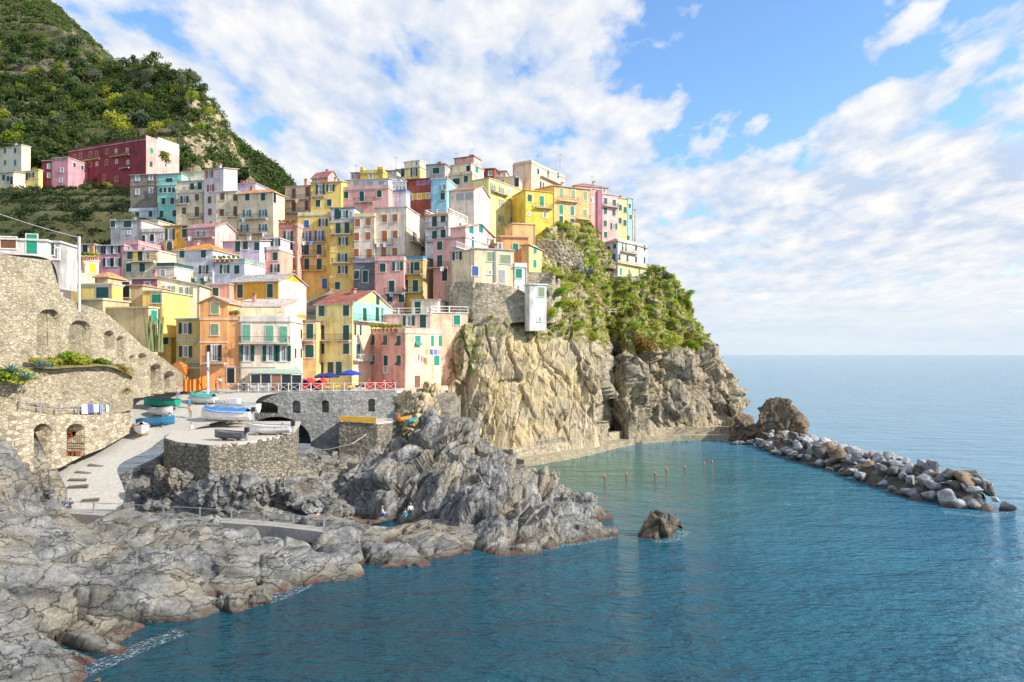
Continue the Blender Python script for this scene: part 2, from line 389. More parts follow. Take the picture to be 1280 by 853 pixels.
def window(b, face, typ, px, py, col, sc=1.):
    h = face_hit(b, px, py, face); w, hh = WSZ[typ]; w *= b.ws*sc; hh *= b.ws*sc
    u = h[0] if face == 'F' else h[1]; lim = (-b.W, 0) if face == 'F' else (0, b.Dp)
    if not (lim[0]-.2 < u < lim[1]+.2): NB.append((b.name, typ, face, px, py, round(u, 1), lim))
    loc = on_face(b, face, h, .003); rz = FR[face]
    if typ == 'd':
        return link('door', wmesh('door', w, hh, col), b.root, loc, rz)
    f = link('window', wmesh('frame', w, hh, b.fr), b.root, loc, rz)
    if typ == 'A': link('shutter', wmesh('arch', w, hh, col), f); return f
    if typ in 'sotq' or typ in 'wp' or typ == 'r': pass
    if typ in 'oqwp': link('pane', wmesh('pane', w, hh), f)
    if typ in 'oq':
        for s in (-1, 1): link('shutter', wmesh('leaf', w*.5, hh, col), f, (s*(w*.75+.02), -.04, 0))
    elif typ in 'st':
        for s in (-1, 1): link('shutter', wmesh('leaf', w*.495, hh, col), f, (s*w*.25, 0, 0))
    elif typ == 'r': link('shutter', wmesh('leaf', w, hh, col), f)
    elif typ == 'a': link('shutter', wmesh('tilt', w, hh, col), f)
    return f
def railing_mesh(L, ends, white):
    m = MB(); h = .95
    def run(p, q):
        a = Vector(p); c = Vector(q); n = max(2, int((c-a).length/.22))
        m.bar(a+Vector((0, 0, h)), c+Vector((0, 0, h)), .035); m.bar(a+Vector((0, 0, .1)), c+Vector((0, 0, .1)), .025)
        for i in range(n+1):
            x = a.lerp(c, i/n); m.bar(x, x+Vector((0, 0, h)), .018)
    o = ends
    run((0, -o, 0), (L, -o, 0)); run((0, 0, 0), (0, -o, 0)); run((L, 0, 0), (L, -o, 0))
    return m.mesh('railing', plain((.75, .74, .72) if white else (.05, .055, .06), .5, key='railing_paint'))
def balcony(b, face, x0, x1, y, white=False, out=.9, slab=None):
    h0 = face_hit(b, x0, y, face); h1 = face_hit(b, x1, y, face)
    a0 = h0[0] if face == 'F' else (h0[1] if face == 'R' else -h0[1]); a1 = h1[0] if face == 'F' else (h1[1] if face == 'R' else -h1[1])
    L = abs(a1-a0); st = h0 if a0 < a1 else h1
    z = (h0[2]+h1[2])/2
    loc = on_face(b, face, (st[0], st[1], z), .003)
    m = MB(); m.box(0, L, -out, 0, -.16, 0)
    for i in range(max(2, int(L/1.5))):
        x = .2+(L-.4)*i/max(1, int(L/1.5)-1) if L > 1.6 else L*(.2+.6*i); m.box(x-.06, x+.06, -out*.7, 0, -.38, -.16)
    s = m.build('balcony', stucco(slab or (.6, .56, .5)), b.root, loc, FR[face])
    link('railing', railing_mesh(L, out-.06, white), s)
def tile_roof(name, quads, thick, mats, parent):
    m = MB()
    for q in quads:
        v = [Vector(p) for p in q]; n = (v[1]-v[0]).cross(v[2]-v[0]).normalized()
        if n.z < 0: v.reverse(); n = -n
        k = len(v); m.add([p for p in v]+[p-Vector((0, 0, thick)) for p in v], [tuple(range(k))], 0)
        base = len(m.v)-2*k
        m.f += [tuple(base+k+i for i in range(k))[::-1]]+[(base+i, base+k+i, base+k+(i+1) % k, base+(i+1) % k) for i in range(k)]; m.m += [1]*(k+1)
    return m.build(name, mats, parent)
def chimney(roof, x, y, z, col=(.6, .5, .42), s=.55, h=1.3):
    m = MB(); m.box(x-s/2, x+s/2, y-s/2, y+s/2, z-.6, z+h); m.box(x-s/2-.08, x+s/2+.08, y-s/2-.08, y+s/2+.08, z+h, z+h+.1)
    for dx in (-.15, .15): m.box(x+dx-.07, x+dx+.07, y-.1, y+.1, z+h+.1, z+h+.32, 1)
    m.box(x-s/2-.1, x+s/2+.1, y-s/2-.1, y+s/2+.1, z+h+.32, z+h+.4)
    return m.build('chimney', [stucco(col), plain(TERRA, .8, key='chimney_pot')], roof)
ALLB = []
def B(label, tile, D, xl, xe, xr, yt, yb, th, col, roof='flat', items='', ext=5., sh='g', ws=1., dp=8., fr=(.76, .74, .7),
      name='house', rcol=TERRA, rh=1.4, ch=1, trim=None, cat='house', ov=.35, wcolR=None, wallmat=None):
    ox, oy, ks = TILES[tile]; X = lambda v: ox+v/ks; Y = lambda v: oy+v/ks
    b = Bld(); b.name = label; t = R_(th); b.th = t; b.ws = ws; b.fr = fr
    b.C = P(X(xe), Y(yt), D); ztop = b.C[2]; zb = P(X(xe), Y(yb), D)[2]; b.z0 = zb
    b.ex = (math.cos(t), -math.sin(t)); b.ey = (math.sin(t), math.cos(t))
    k = (X(xl)-CX)/F_; b.W = (b.C[0]-k*b.C[1])/(math.cos(t)+k*math.sin(t))
    if xr is not None:
        k = (X(xr)-CX)/F_; b.Dp = (b.C[0]-k*b.C[1])/(k*math.cos(t)-math.sin(t))
        if not .5 < b.Dp < 40: NB.append((label, 'DEPTH', b.Dp)); b.Dp = dp
    else: b.Dp = dp
    if not .5 < b.W < 60: NB.append((label, 'WIDTH', b.W)); b.W = 6
    H = ztop-zb; b.H = H; W, Dp = b.W, b.Dp
    b.root = empty(name, (b.C[0], b.C[1], zb), -t); tag(b.root, label, cat)
    colr = PAINT[col] if isinstance(col, str) else col; wm = WALLM[wallmat] if wallmat else stucco(colr)
    m = MB(); e = -ext
    rk = roof.split()[0]
    pts = [(-W, 0), (0, 0), (0, Dp), (-W, Dp)]
    m.prism(pts, e, H)
    if rk == 'gx':   # ridge along local x, gables on R and S
        for x in (-W, 0): m.add([(x, 0, H), (x, Dp, H), (x, Dp/2, H+rh), (x+(.02 if x else -.02), Dp/2, H)], [(0, 1, 2)])
    if rk == 'gy':
        for y in (0, Dp): m.add([(-W, y, H), (0, y, H), (-W/2, y, H+rh)], [(0, 1, 2)])
    if rk == 'sr':   # rises towards right
        m.add([(-W, 0, H), (0, 0, H), (0, 0, H+rh), (-W, Dp, H), (0, Dp, H), (0, Dp, H+rh)], [(0, 1, 2), (3, 4, 5), (1, 4, 5, 2)])
    if rk == 'sl':
        m.add([(-W, 0, H), (0, 0, H), (-W, 0, H+rh), (-W, Dp, H), (0, Dp, H), (-W, Dp, H+rh)], [(0, 1, 2), (3, 4, 5), (0, 3, 5, 2)])
    if rk == 'sb':
        m.add([(-W, 0, H), (-W, Dp, H), (-W, Dp, H+rh), (0, 0, H), (0, Dp, H), (0, Dp, H+rh)], [(0, 1, 2), (3, 4, 5), (1, 4, 5, 2)])
    m.build('wall', wm, b.root)
    mats = [tiles(rcol), plain((.5, .42, .34), .8, key='eave')]; T = .16; o = ov
    x0, x1, y0, y1 = -W-o, o, -o, Dp+o
    r = None
    if rk == 'flat':
        q = MB(); q.box(-W-.2, .2, -.2, Dp+.2, H, H+.22); r = q.build('roof', stucco(rcol if rcol != TERRA else (.55, .5, .45)), b.root)
    elif rk == 'terr':
        q = MB(); q.box(-W-.15, .15, -.15, Dp+.15, H, H+.18); r = q.build('roof', stucco((.6, .56, .5)), b.root)
        q = MB(); hp = .85
        q.box(-W, 0, 0, .2, H+.18, H+hp); q.box(-.2, 0, .2, Dp, H+.18, H+hp); q.box(-W, -W+.2, .2, Dp, H+.18, H+hp); q.build('parapet', stucco(trim or colr), r)
    elif rk == 'bal':   # terrace with white balustrade
        q = MB(); q.box(-W-.15, .15, -.15, Dp+.15, H, H+.2); r = q.build('roof', stucco(trim or (.72, .68, .6)), b.root)
        q = MB()
        def brun(a, c):
            a = Vector(a); c = Vector(c); n = max(1, int((c-a).length/2.2))
            q.bar(a+Vector((0, 0, .95)), c+Vector((0, 0, .95)), .09); q.bar(a+Vector((0, 0, .45)), c+Vector((0, 0, .45)), .05)
            for i in range(n+1):
                p = a.lerp(c, i/n); q.bar(p, p+Vector((0, 0, 1.05)), .15)
        z = H+.2; brun((-W, 0, z), (0, 0, z)); brun((0, 0, z), (0, Dp, z)); brun((-W, 0, z), (-W, Dp, z))
        q.build('balustrade', plain((.78, .76, .72), .7, key='white_masonry'), r)
    elif rk == 'gx':
        s = rh/(Dp/2); zo = H-o*s+T; r = tile_roof('roof', [[(x0, y0, zo), (x1, y0, zo), (x1, Dp/2, H+rh+T), (x0, Dp/2, H+rh+T)], [(x0, y1, zo), (x1, y1, zo), (x1, Dp/2, H+rh+T), (x0, Dp/2, H+rh+T)]], T, mats, b.root)
    elif rk == 'gy':
        s = rh/(W/2); zo = H-o*s+T; r = tile_roof('roof', [[(x0, y0, zo), (x0, y1, zo), (-W/2, y1, H+rh+T), (-W/2, y0, H+rh+T)], [(x1, y0, zo), (x1, y1, zo), (-W/2, y1, H+rh+T), (-W/2, y0, H+rh+T)]], T, mats, b.root)
    elif rk == 'hip':
        z = H+T*.6; L = min(W, Dp)/2*.95
        if W >= Dp: a, c = (-W+L, Dp/2, z+rh), (-L, Dp/2, z+rh)
        else: a, c = (-W/2, L, z+rh), (-W/2, Dp-L, z+rh)
        k = [(x0, y0, z), (x1, y0, z), (x1, y1, z), (x0, y1, z)]
        qs = [[k[0], k[1], c, a], [k[2], k[3], a, c], [k[1], k[2], c], [k[3], k[0], a]] if W >= Dp else [[k[0], k[1], a], [k[1], k[2], c, a], [k[2], k[3], c], [k[3], k[0], a, c]]
        r = tile_roof('roof', qs, T, mats, b.root)
    elif rk == 'sr':
        s = rh/W; r = tile_roof('roof', [[(x0, y0, H-o*s+T), (x1, y0, H+rh+o*s+T), (x1, y1, H+rh+o*s+T), (x0, y1, H-o*s+T)]], T, mats, b.root)
    elif rk == 'sl':
        s = rh/W; r = tile_roof('roof', [[(x0, y0, H+rh+o*s+T), (x1, y0, H-o*s+T), (x1, y1, H-o*s+T), (x0, y1, H+rh+o*s+T)]], T, mats, b.root)
    elif rk == 'sb':
        s = rh/Dp; r = tile_roof('roof', [[(x0, y0, H-o*s+T), (x1, y0, H-o*s+T), (x1, y1, H+rh+o*s+T), (x0, y1, H+rh+o*s+T)]], T, mats, b.root)
    b.roof = r
    rng = random.Random(label)
    for i in range(ch):
        zz = H+(rh*.6 if rk in ('gx', 'gy', 'hip', 'sb', 'sr', 'sl') else .2)
        chimney(r, -W*rng.uniform(.2, .8), Dp*rng.uniform(.35, .6), zz, rng.choice([(.6, .5, .42), (.66, .6, .54), (.55, .3, .22)]), rng.uniform(.45, .7), rng.uniform(.7, 1.3))
    # drain pipe on the front corner
    if rng.random() < .6:
        q = MB(); px_ = -.18 if rng.random() < .5 else -W+.18; q.bar((px_, -.09, -ext*.5), (px_, -.09, H-.1), .05, 0, 6)
        for z in np.arange(.5, H, 2.2): q.box(px_-.08, px_+.08, -.12, 0, z, z+.06)
        q.build('drainpipe', plain((.28, .2, .16), .5, key='pipe'), b.root)
    for it in items.split(';'):
        it = it.strip()
        if not it: continue
        head, *args = it.split(); face = 'F'
        if head[:2] in ('R.', 'S.', 'F.'): face = head[0]; head = head[2:]
        typ, _, c = head.partition(':'); typ, _, sc = typ.partition('*'); sc = float(sc) if sc else 1.
        if typ in WSZ:
            for a in args:
                x, y = map(float, a.split(',')); window(b, face, typ, X(x), Y(y), c or sh, sc)
        elif typ in ('b', 'bw'):
            for a in args:
                x, x2, y = map(float, a.split(',')); balcony(b, face, X(x), X(x2), Y(y), typ == 'bw', slab=PAINT[c] if c else None)
        elif typ == 'band':
            for a in args:
                zc = face_hit(b, X((xl+xe)/2), Y(float(a)), 'F')[2]; q = MB(); q.box(-W-.05, .05, -.07, -.002, zc-.12, zc+.12)
                if xr is not None: q.box(.002, .07, .05, Dp, zc-.12, zc+.12)
                q.build('cornice', stucco(PAINT[c] if c else mulv(colr, 1.15)), b.root)
        elif typ[0] == 'x':
            nm = typ[2:] or 'storey'
            for a in args:
                v = list(map(float, a.split(','))); h0 = face_hit(b, X(v[0]), Y(v[3]), face); h1 = face_hit(b, X(v[1]), Y(v[3]), face)
                p0, p1 = (v[4], v[5]) if len(v) > 5 else (-.05, .3)
                z1 = face_hit(b, X((v[0]+v[1])/2), Y(v[2]), face)[2]; zz = face_hit(b, X((v[0]+v[1])/2), Y(v[3]), face)[2]; q = MB()
                if face == 'F': q.box(h0[0], h1[0], p0, p1, zz, z1)
                elif face == 'R': q.box(-p1, -p0, min(h0[1], h1[1]), max(h0[1], h1[1]), zz, z1)
                q.build(nm, stucco(PAINT[c]) if c else wm, b.root)
    ca = -(b.C[0]*math.cos(t)-b.C[1]*math.sin(t))/math.hypot(b.C[0], b.C[1])
    if 'R.' not in items and Dp >= 5. and H >= 5 and ca > .2 and not any(q in label for q in ('ochre barn', 'blank', 'tall grey', 'tan', 'shed', 'lean-to')):
        for fl in range(1, int(H/3.1)):
            for yy in ((.3, .68) if Dp > 6.5 else (.5,)):
                if rng.random() < .72:
                    f = link('window', wmesh('frame', .95*ws, 1.45*ws, fr), b.root, (.003, Dp*yy, H-1.6-3.0*(fl-1)), FR['R'])
                    for s in (-1, 1): link('shutter', wmesh('leaf', .95*ws*.495, 1.45*ws, sh), f, (s*.95*ws*.25, 0, 0))
    ALLB.append(b); return b
# ---- front row
B('orange gabled house facing the harbour terrace', 'D', 100, 332, 497, None, 278, 775, 0, 'orange', 'gy', 's:e 422,310 420,437; q:k 418,575; b 360,490,632; band:peach 375 512; d:k 515,705', dp=9, rh=.9, rcol=(.5, .36, .26), ext=1, ch=0)
B('low orange wing with a terrace beside the orange gabled house', 'D', 100.2, 498, 566, None, 380, 775, 0, 'orange', 'terr', 'd:k 518,708', dp=9, ext=1, ch=0)
b = B('cream and pink striped house with pale green shutters above the veranda', 'D', 100.4, 568, 867, None, 392, 775, -3, 'palepink', 'terr',
  't:l 608,455 745,460 827,466; b 572,866,517; q 610,577 748,577 828,577; x/storey:cream 500,800,300,392,3,9; band:cream 512', dp=9, ext=1, trim=(.74, .7, .66))
B('cream penthouse set back on the terrace of the pink striped house', 'D', 104.5, 500, 806, None, 302, 392, 3, 'cream', 'sb', 't:l 540,325 677,342 760,340', dp=7, rh=1.6, rcol=(.62, .5, .44), ext=.5, ch=1)
B('narrow orange yellow house with a grey vaulted roof', 'E', 107.5, 18, 166, None, 386, 730, 4, 'apricot', 'flat', 't 130,447; s*1.2 128,565; b 20,163,500', dp=8, rcol=(.34, .33, .37), ch=0, ext=1)
B('yellow house with red tiled roof and turquoise gable', 'E', 108, 166, 381, 606, 284, 730, 20, 'lemon', 'gx',
  's 200,327 345,325 199,550 345,550; t 200,453 345,455; b 168,378,500; d 253,670 302,668 195,672; R.s 530,262; R.t 453,352 527,345; R.b 386,566,390; R.o 412,440; R.x/panel:teal 383,603,285,390,-.06,.1; R.x/panel:peach 383,600,394,730,-.05,.1; R.t 414,567; R.bw 384,480,618', rcol=REDT, rh=2.5, ext=1)
B('pink corner house behind the red restaurant tables', 'E', 107, 475, 693, 905, 460, 840, 45, 'salmon', 'terr',
  'a 503,500 577,500 657,503 503,615 657,620; s 580,620; R.a:G 768,503; R.o:G 877,503; R.w 765,620; R.s:G 880,620; R.x/panel:peach 697,903,462,760,-.04,.1; R.d:n 765,750; w:b 578,668', ext=2, trim=PAINT['peach'])
B('peach house with white roof balustrade above the pink corner house', 'R', 118, 412, 746, None, 158, 600, -18, 'peach', 'bal', 's:G 648,215; o:G 462,400', ext=4, dp=8, ch=0)
B('pink terrace house between turquoise gable and white balustrade', 'R', 115, -10, 410, None, 168, 300, 8, 'rose', 'bal', 'o 222,222; t 347,222', ext=5, dp=7, ch=0)
B('small peach penthouse with one green door below the cream round house', 'R', 120, 245, 480, None, 38, 165, 10, 'palepink', 'flat', 't 300,112', ext=2, dp=6, ch=0, rcol=(.5, .4, .42))
B('olive yellow house with blue stripes left of the orange gabled house', 'D', 103, 190, 333, None, 378, 690, 6, 'olive', 'flat', 'o 245,430; o 247,567; band:sky 500; band:sky 632', ext=6, rcol=(.3, .48, .46), ch=0)
B('thin yellow house front beside the tan retaining house', 'D', 106, 92, 160, None, 282, 520, -10, 'yellow', 'flat', 't 120,352 ; t 122,480', ext=6, rcol=(.5, .3, .25), ch=0)
B('tall cream house with olive shutters behind the blue striped house', 'D', 113, 80, 332, None, 175, 385, -9, 'cream', 'sl', 'o:e 147,208 253,215 208,327', ext=10, rh=1.4, rcol=(.5, .48, .44), ch=0)
B('ochre barn house with grey pitched roof and white gable', 'D', 118, 507, 796, 962, 150, 285, 14, 'ochre', 'gx', 't 570,210 747,207; R.x/panel:pinkw 798,960,152,345,-.05,.1', rh=1.7, rcol=(.42, .4, .38), ext=5, ch=0)
B('small pink house squeezed beside the ochre barn house', 'D', 118.5, 370, 506, None, 170, 255, 8, 'salmon', 'flat', 's 425,217', ext=5, ch=0)
B('pale blue house under a bright orange hipped roof', 'A', 132, 555, 786, None, 628, 840, 12, 'bluew', 'hip', 's 605,650 732,650 604,740; o 733,745; b 660,785,795; t:G 730,832', rh=1.9, rcol=(.62, .24, .05), ext=6, dp=8)
B('pale blue wing with plant terrace beside the orange hipped roof', 'A', 131, 788, 975, None, 705, 845, 12, 'bluew', 'terr', 'o 858,742; s 930,745', ext=6, dp=7, ch=0, trim=(.3, .42, .36))
B('lilac house with a sloping lilac roof', 'A', 139, 846, 1062, None, 575, 790, 8, 'lilac', 'sb', 't 935,607; s 980,602 1048,607', rh=1.3, rcol=(.55, .38, .5), ext=4, ch=1)
B('pink house with a flat pink roof slab and gable end', 'A', 143, 622, 800, 920, 492, 610, 16, 'rose', 'gx', 'w:k 700,533 735,533; b 628,798,557', rh=1.4, rcol=(.45, .22, .25), ext=6, ch=1)
B('ochre house with tall dark shutters beneath the beige terraces', 'A', 145, 500, 642, None, 487, 630, 8, 'ochre', 'flat', 'q 535,537; t 620,520; A 531,606', ext=6, rcol=(.28, .25, .22), ch=0)
B('salmon house with roofed balcony beside the lilac house', 'P', 141, 250, 524, None, 352, 690, 8, 'salmon', 'terr', 's 320,437 470,433; o 470,592 205,600; b 262,522,660', ext=6, dp=6, ch=0, trim=(.7, .66, .64))
B('lilac pink roofed balcony storey on the salmon house', 'P', 143.5, 310, 522, None, 195, 350, 8, 'lilac', 'flat', 'o 366,255 480,255', ext=1, dp=5, ch=0, rcol=(.68, .6, .58))
B('narrow salmon tower house with flower terrace on top', 'B', 149, 38, 152, None, 490, 790, 10, 'salmon', 'terr', 'q 97,548 97,632; o 97,705; b 55,135,583 50,135,668 50,140,752', ext=9, ch=0, trim=(.66, .4, .42))
B('yellow tower house with bright blue shutters', 'B', 151, 153, 341, None, 425, 858, 5, 'yellow', 'terr', 'o 303,467; s:b 205,475; q:b 205,547 280,545; b 168,318,581; t 205,628 280,628; b 162,318,661; t 207,712 280,712; b:yellow 162,318,751; p:t 178,780; d:b 312,828', ext=9, trim=(.8, .7, .4), ch=1)
B('yellow tower house with dark green shutters and white loggia', 'B', 148, 342, 488, None, 466, 868, 5, 'yellow', 'flat', 't 392,503 445,500; o 422,577; o 418,674; b 360,470,706; o 420,745; s 388,842; band:lemon 640; b 350,470,535', ext=9, ch=0)
B('white loggia storey on the dark shuttered yellow tower', 'B', 149, 347, 490, None, 382, 462, 5, 'bluew', 'flat', 't 385,418; o 425,418; w 465,418; b 350,488,462', ext=.6, dp=5, rcol=(.08, .2, .22), ch=0)
B('beige house with brown shutters left half', 'B', 146.5, 486, 608, None, 432, 715, 8, 'palepink', 'terr', 's:o 508,468 572,462 502,550 570,547 500,645; t:o 577,655; b 490,606,692', ext=6, trim=(.8, .66, .3), ch=0, dp=6)
ALLB[-1].root['label'] = 'low beige house with brown shutters against the yellow towers'
B('tall beige house with orange brown shutters in the village centre', 'B', 146, 609, 797, 912, 376, 700, 10, 'palepink', 'flat', 's:o 668,442 730,440 730,537; t:o 668,548; b 612,716,594; t:o 662,643; s:o 728,640; b 612,788,690; R.o 845,545; R.b 812,890,592', ext=6, rcol=(.6, .5, .46), ch=2)
B('blue grey stone house with one tall shutter', 'B', 133.5, 486, 607, None, 702, 868, 8, 'bluestone', 'terr', 's 500,776; t 553,786', ext=5, ch=0, wallmat='blue')
B('pink house with white framed green shutters below the beige house', 'E', 131, 514, 686, None, 28, 280, 8, 'pink', 'terr', 's 562,70; o 650,62; t 615,183; b 575,684,222; s 672,250 603,247', ext=5, ch=0)
B('narrow yellow house with a blue roof terrace', 'E', 131.5, 687, 799, 870, 26, 262, 16, 'gold', 'terr', 'q 712,75; s 763,62; b 690,796,108; t 697,178 755,180; b:sky 688,798,216; R.x/panel:tan 802,868,28,260,-.05,.1', ext=5, ch=0, trim=(.12, .3, .4))
B('pink house with iron balcony left of the round cream house', 'M', 131, 525, 868, 1205, 405, 1010, 22, 'pink', 'flat', 's 595,490; t 595,655; b 498,690,722; t:k 648,800; R.t:t 945,455; R.o:t 1120,455; R.bw 720,860,520; R.x/panel:palepink 872,1203,407,530,-.05,.1', ext=6, rcol=(.6, .5, .4), ch=0)
B('gabled pink attic with triangular green glazing', 'M', 134, 706, 868, 1172, 292, 400, 24, 'rose', 'gx', 'R.r:t 930,318; R.r:t 1033,310', rh=1.75, rcol=(.5, .3, .2), ext=1, ch=0)
B('round cream house corner turned away from the sun on the bastion', 'Q', 120.6, 18, 188, None, 203, 450, 34, 'beige', 'flat', 'o:k 70,240', ext=1, rcol=(.5, .46, .4), ch=0, dp=6)
B('sunlit cream house with tall drainpipe on the stone bastion', 'Q', 121.6, 189, 502, None, 205, 450, -17, 'beige', 'flat', 's:b 207,360; s:e 323,250; p:b 318,372; r:e 438,270; t:a 412,402; x/downpipe:steel 350,366,208,440,-.2,0', ext=1, rcol=(.5, .46, .4), ch=1)
B('small white house with railed terrace at the bastion corner', 'Q', 122, 506, 602, None, 335, 528, -14, 'white', 'terr', 's:G 540,378; p 532,485', ext=3, dp=5, ch=0)
B('tall narrow white house hanging over the cliff', 'Q', 119, 622, 750, None, 468, 772, -18, 'white', 'flat', 's:e 712,520; p 697,728', ext=1, dp=2.6, ch=0, rcol=(.78, .76, .72))
B('orange house behind the small white terrace house', 'Q', 141, 415, 612, None, 105, 240, -8, 'orange', 'sb', 's:G 515,180; w 395,170', ext=5, dp=6, rh=1.2, rcol=(.6, .3, .14), ch=0)
B('blank apricot wall house above the orange house', 'Q', 149, 490, 664, None, 8, 120, -14, 'apricot', 'flat', '', ext=5, dp=7, ch=0, rcol=(.75, .6, .4))
B('small orange house with green roller shutters by the cliff garden', 'Q', 138, 560, 616, 715, 160, 352, 22, 'apricot', 'hip', 'R.r:G 662,200; R.r:G 660,305', ext=4, rh=.5, rcol=(.6, .32, .14), ch=0)
B('lemon yellow mansion with olive open shutters', 'K', 165, 600, 777, 1166, 368, 860, 34, 'lemon', 'flat', 'R.q:e 818,470; R.o:e 910,490; R.w 997,505; R.o:e 907,627 1072,657; R.o:e 905,802; R.w 1013,812; R.b 800,960,530; R.band:olive 540', ext=5, rcol=(.6, .5, .34), ch=1)
B('white gabled house under a red tiled roof beside the lemon mansion', 'K', 151, 352, 620, 782, 484, 730, 20, 'palepink', 'gx', 'p 387,575; r:a 470,567; r:a 570,560; R.s:a 670,562; R.p 735,588', rh=1.6, rcol=(.52, .2, .1), ext=5, ch=0)
B('white house with a terrace balustrade and orange eaves', 'M', 142, 440, 690, 1062, 150, 480, 20, 'white', 'bal', 't 540,225; s 632,197; b 460,668,296; s 540,375 632,362; b 460,668,440; x/eave:orange 442,690,152,176,-.3,0', ext=5, ch=0)
B('golden yellow house with one bright green door', 'L', 168, 112, 362, None, 366, 615, -22, 'gold', 'flat', 's 158,411; t:G 265,437; b 205,352,500; p:n 150,552; w 293,560', ext=6, ch=0, dp=8, rcol=(.7, .45, .1))
B('large orange house with long balconies above the garden cliff', 'L', 178, 366, 692, None, 338, 700, -24, 'apricot', 'sb', 't:e 441,365 545,378 652,392; b:cream 405,582,440; t:G 437,513 537,525; s:e 650,540; b:cream 575,688,600; s 437,600 535,622 ; s:G 652,640', ext=6, rh=1.2, rcol=(.66, .36, .1), dp=10, ch=1)
B('peach villa with roof terrace at the hilltop', 'L', 181, 8, 172, 470, 100, 350, 32, 'peach', 'terr', 'p 52,190; t 40,275; R.s 232,175; R.t 320,203; R.s 408,210; R.bw 250,450,262; R.o:k 265,295', ext=6, ch=1)
B('deep pink narrow house with blue stair windows', 'L', 183, 690, 800, None, 345, 725, -27, 'pink', 'flat', 's*.7:b 760,437 762,523; w 705,430; band:purple 700; x/stair_shaft:purple 752,795,350,720,-.5,0', ext=5, ch=0)
B('pink hilltop house with a red hipped roof', 'L', 192, 560, 852, None, 322, 430, -18, 'pink', 'hip', 'p 750,320; w:k 820,345', ext=5, rh=2., rcol=(.36, .14, .12), dp=10, ch=1)
B('tall pink house with green shutters on the promontory edge', 'L', 185, 801, 942, None, 395, 760, -27, 'rose', 'flat', 's 832,437 908,452 830,527 905,542 828,637; o 905,662; s 832,737; b 810,935,490', ext=6, ch=1)
B('slim yellow house near the promontory end', 'L', 188, 943, 1031, None, 425, 765, -27, 'lemon', 'flat', 's 962,497 1005,517 960,612 1003,632', ext=6, ch=1)
B('slim pale blue house near the promontory end', 'L', 191, 1032, 1076, None, 420, 760, -27, 'sky', 'flat', 's*.8 1045,482 1054,580', ext=6, ch=1)
B('narrow peach house last before the sea', 'L', 193, 1077, 1098, None, 515, 760, -20, 'peach', 'flat', '', ext=6, ch=0)
B('pink house with arched green doors alone on the cliff shoulder', 'U', 172, 78, 152, 326, 104, 312, 41, 'lilac', 'hip', 's*.8 100,148 135,133; d:b 130,200; R.q 190,134; R.s 260,138 310,143 161,198 209,205 260,210 310,215; R.b 166,256,172; R.b:palepink 152,324,246; R.x/panel:palepink 153,325,105,246,-.05,.1; R.x/panel:lemon 153,325,250,312,-.05,.1; R.A:G 170,282 220,290 280,287 329,286', ext=4, rh=1.1, rcol=(.36, .22, .2), ch=1, ws=.95)
# ---- ridge
B('yellow ridge villa with white roof pergola', 'O', 188, 603, 905, 996, 312, 480, 25, 'lemon', 'flat', 't 678,385; q 828,380', ext=5, ch=0)
B('small upper storey under the white roof pergola', 'O', 190, 697, 903, 985, 222, 312, 25, 'cream', 'flat', 'w:k 860,262', ext=.5, ch=0, rcol=(.8, .78, .74))
B('grey white ridge house with wide dark green shutter', 'O', 180, 986, 1240, 1330, 272, 445, 14, 'grey', 'flat', 'r 1122,360', ext=6, rcol=(.35, .2, .18), ch=2)
B('pink rooftop block highest on the ridge', 'K', 194, 410, 615, 692, 135, 240, 24, 'salmon', 'flat', 'R.w:k 655,185', ext=4, rcol=(.28, .16, .15), ch=2)
B('cream ridge house with rooftop loggia', 'K', 182, 370, 588, 722, 212, 330, 24, 'cream', 'flat', 's:k 557,268; R.r:G 648,277', ext=2, ch=0)
B('beige house with wide green shutter below the loggia house', 'K', 178, 346, 600, 650, 322, 490, 20, 'beige', 'terr', 'r:g 430,402; s 533,374', ext=5, ch=0)
B('small brown roofed house left on the ridge garden', 'K', 193, 715, 835, None, 262, 345, 10, 'redbrown', 'sb', 'w:k 790,315', ext=6, rh=1.2, rcol=(.28, .15, .12), ch=0)
B('small cream house with brown roof on the ridge garden', 'K', 196, 840, 958, None, 290, 345, 5, 'beige', 'sb', 'w:k 885,320', ext=8, rh=.8, rcol=(.3, .17, .13), ch=0)
B('beige wall house left of the peach villa', 'K', 176, 840, 1060, 1165, 352, 500, 18, 'beige', 'flat', 't 1075,410', ext=6, ch=0)
B('red brown house with flowered loggia', 'O', 165, 722, 1050, None, 465, 830, 13, 'redbrown', 'flat', 'w 780,715 900,702 1015,692; x/panel:ochre 745,1045,655,745,-.04,.1; x/loggia:purple 860,1045,480,555,-.05,.1', ext=6, rcol=(.26, .1, .08), ch=0)
B('sky blue house right of the red brown house', 'O', 163, 1052, 1262, None, 465, 810, 13, 'sky', 'flat', 's 1210,702; w:k 1225,575; b 1180,1258,625', ext=6, ch=0, rcol=(.7, .66, .6))
B('bluish white house with glazed terrace', 'O', 163, 488, 720, None, 650, 810, 13, 'bluew', 'terr', '', ext=6, ch=0, trim=(.15, .3, .5))
B('glazed white terrace room above the bluish white house', 'O', 166, 525, 718, None, 505, 650, 13, 'bluew', 'flat', 'w 560,600 600,600 650,600 690,600', ext=.5, dp=5, ch=1, rcol=(.75, .74, .72))
B('pink house with glazed rooftop veranda', 'B', 161, 413, 690, None, 264, 372, 10, 'pink', 'terr', 's 440,303; t 533,311; s 637,296; b 492,606,346', ext=6, ch=0)
B('pale blue rooftop veranda on the pink house', 'B', 164, 438, 690, None, 207, 262, 10, 'bluew', 'sb', 'r:a 500,238 580,238 648,236', ext=1, dp=5, rh=.8, rcol=(.6, .62, .66), ch=0, ws=.8)
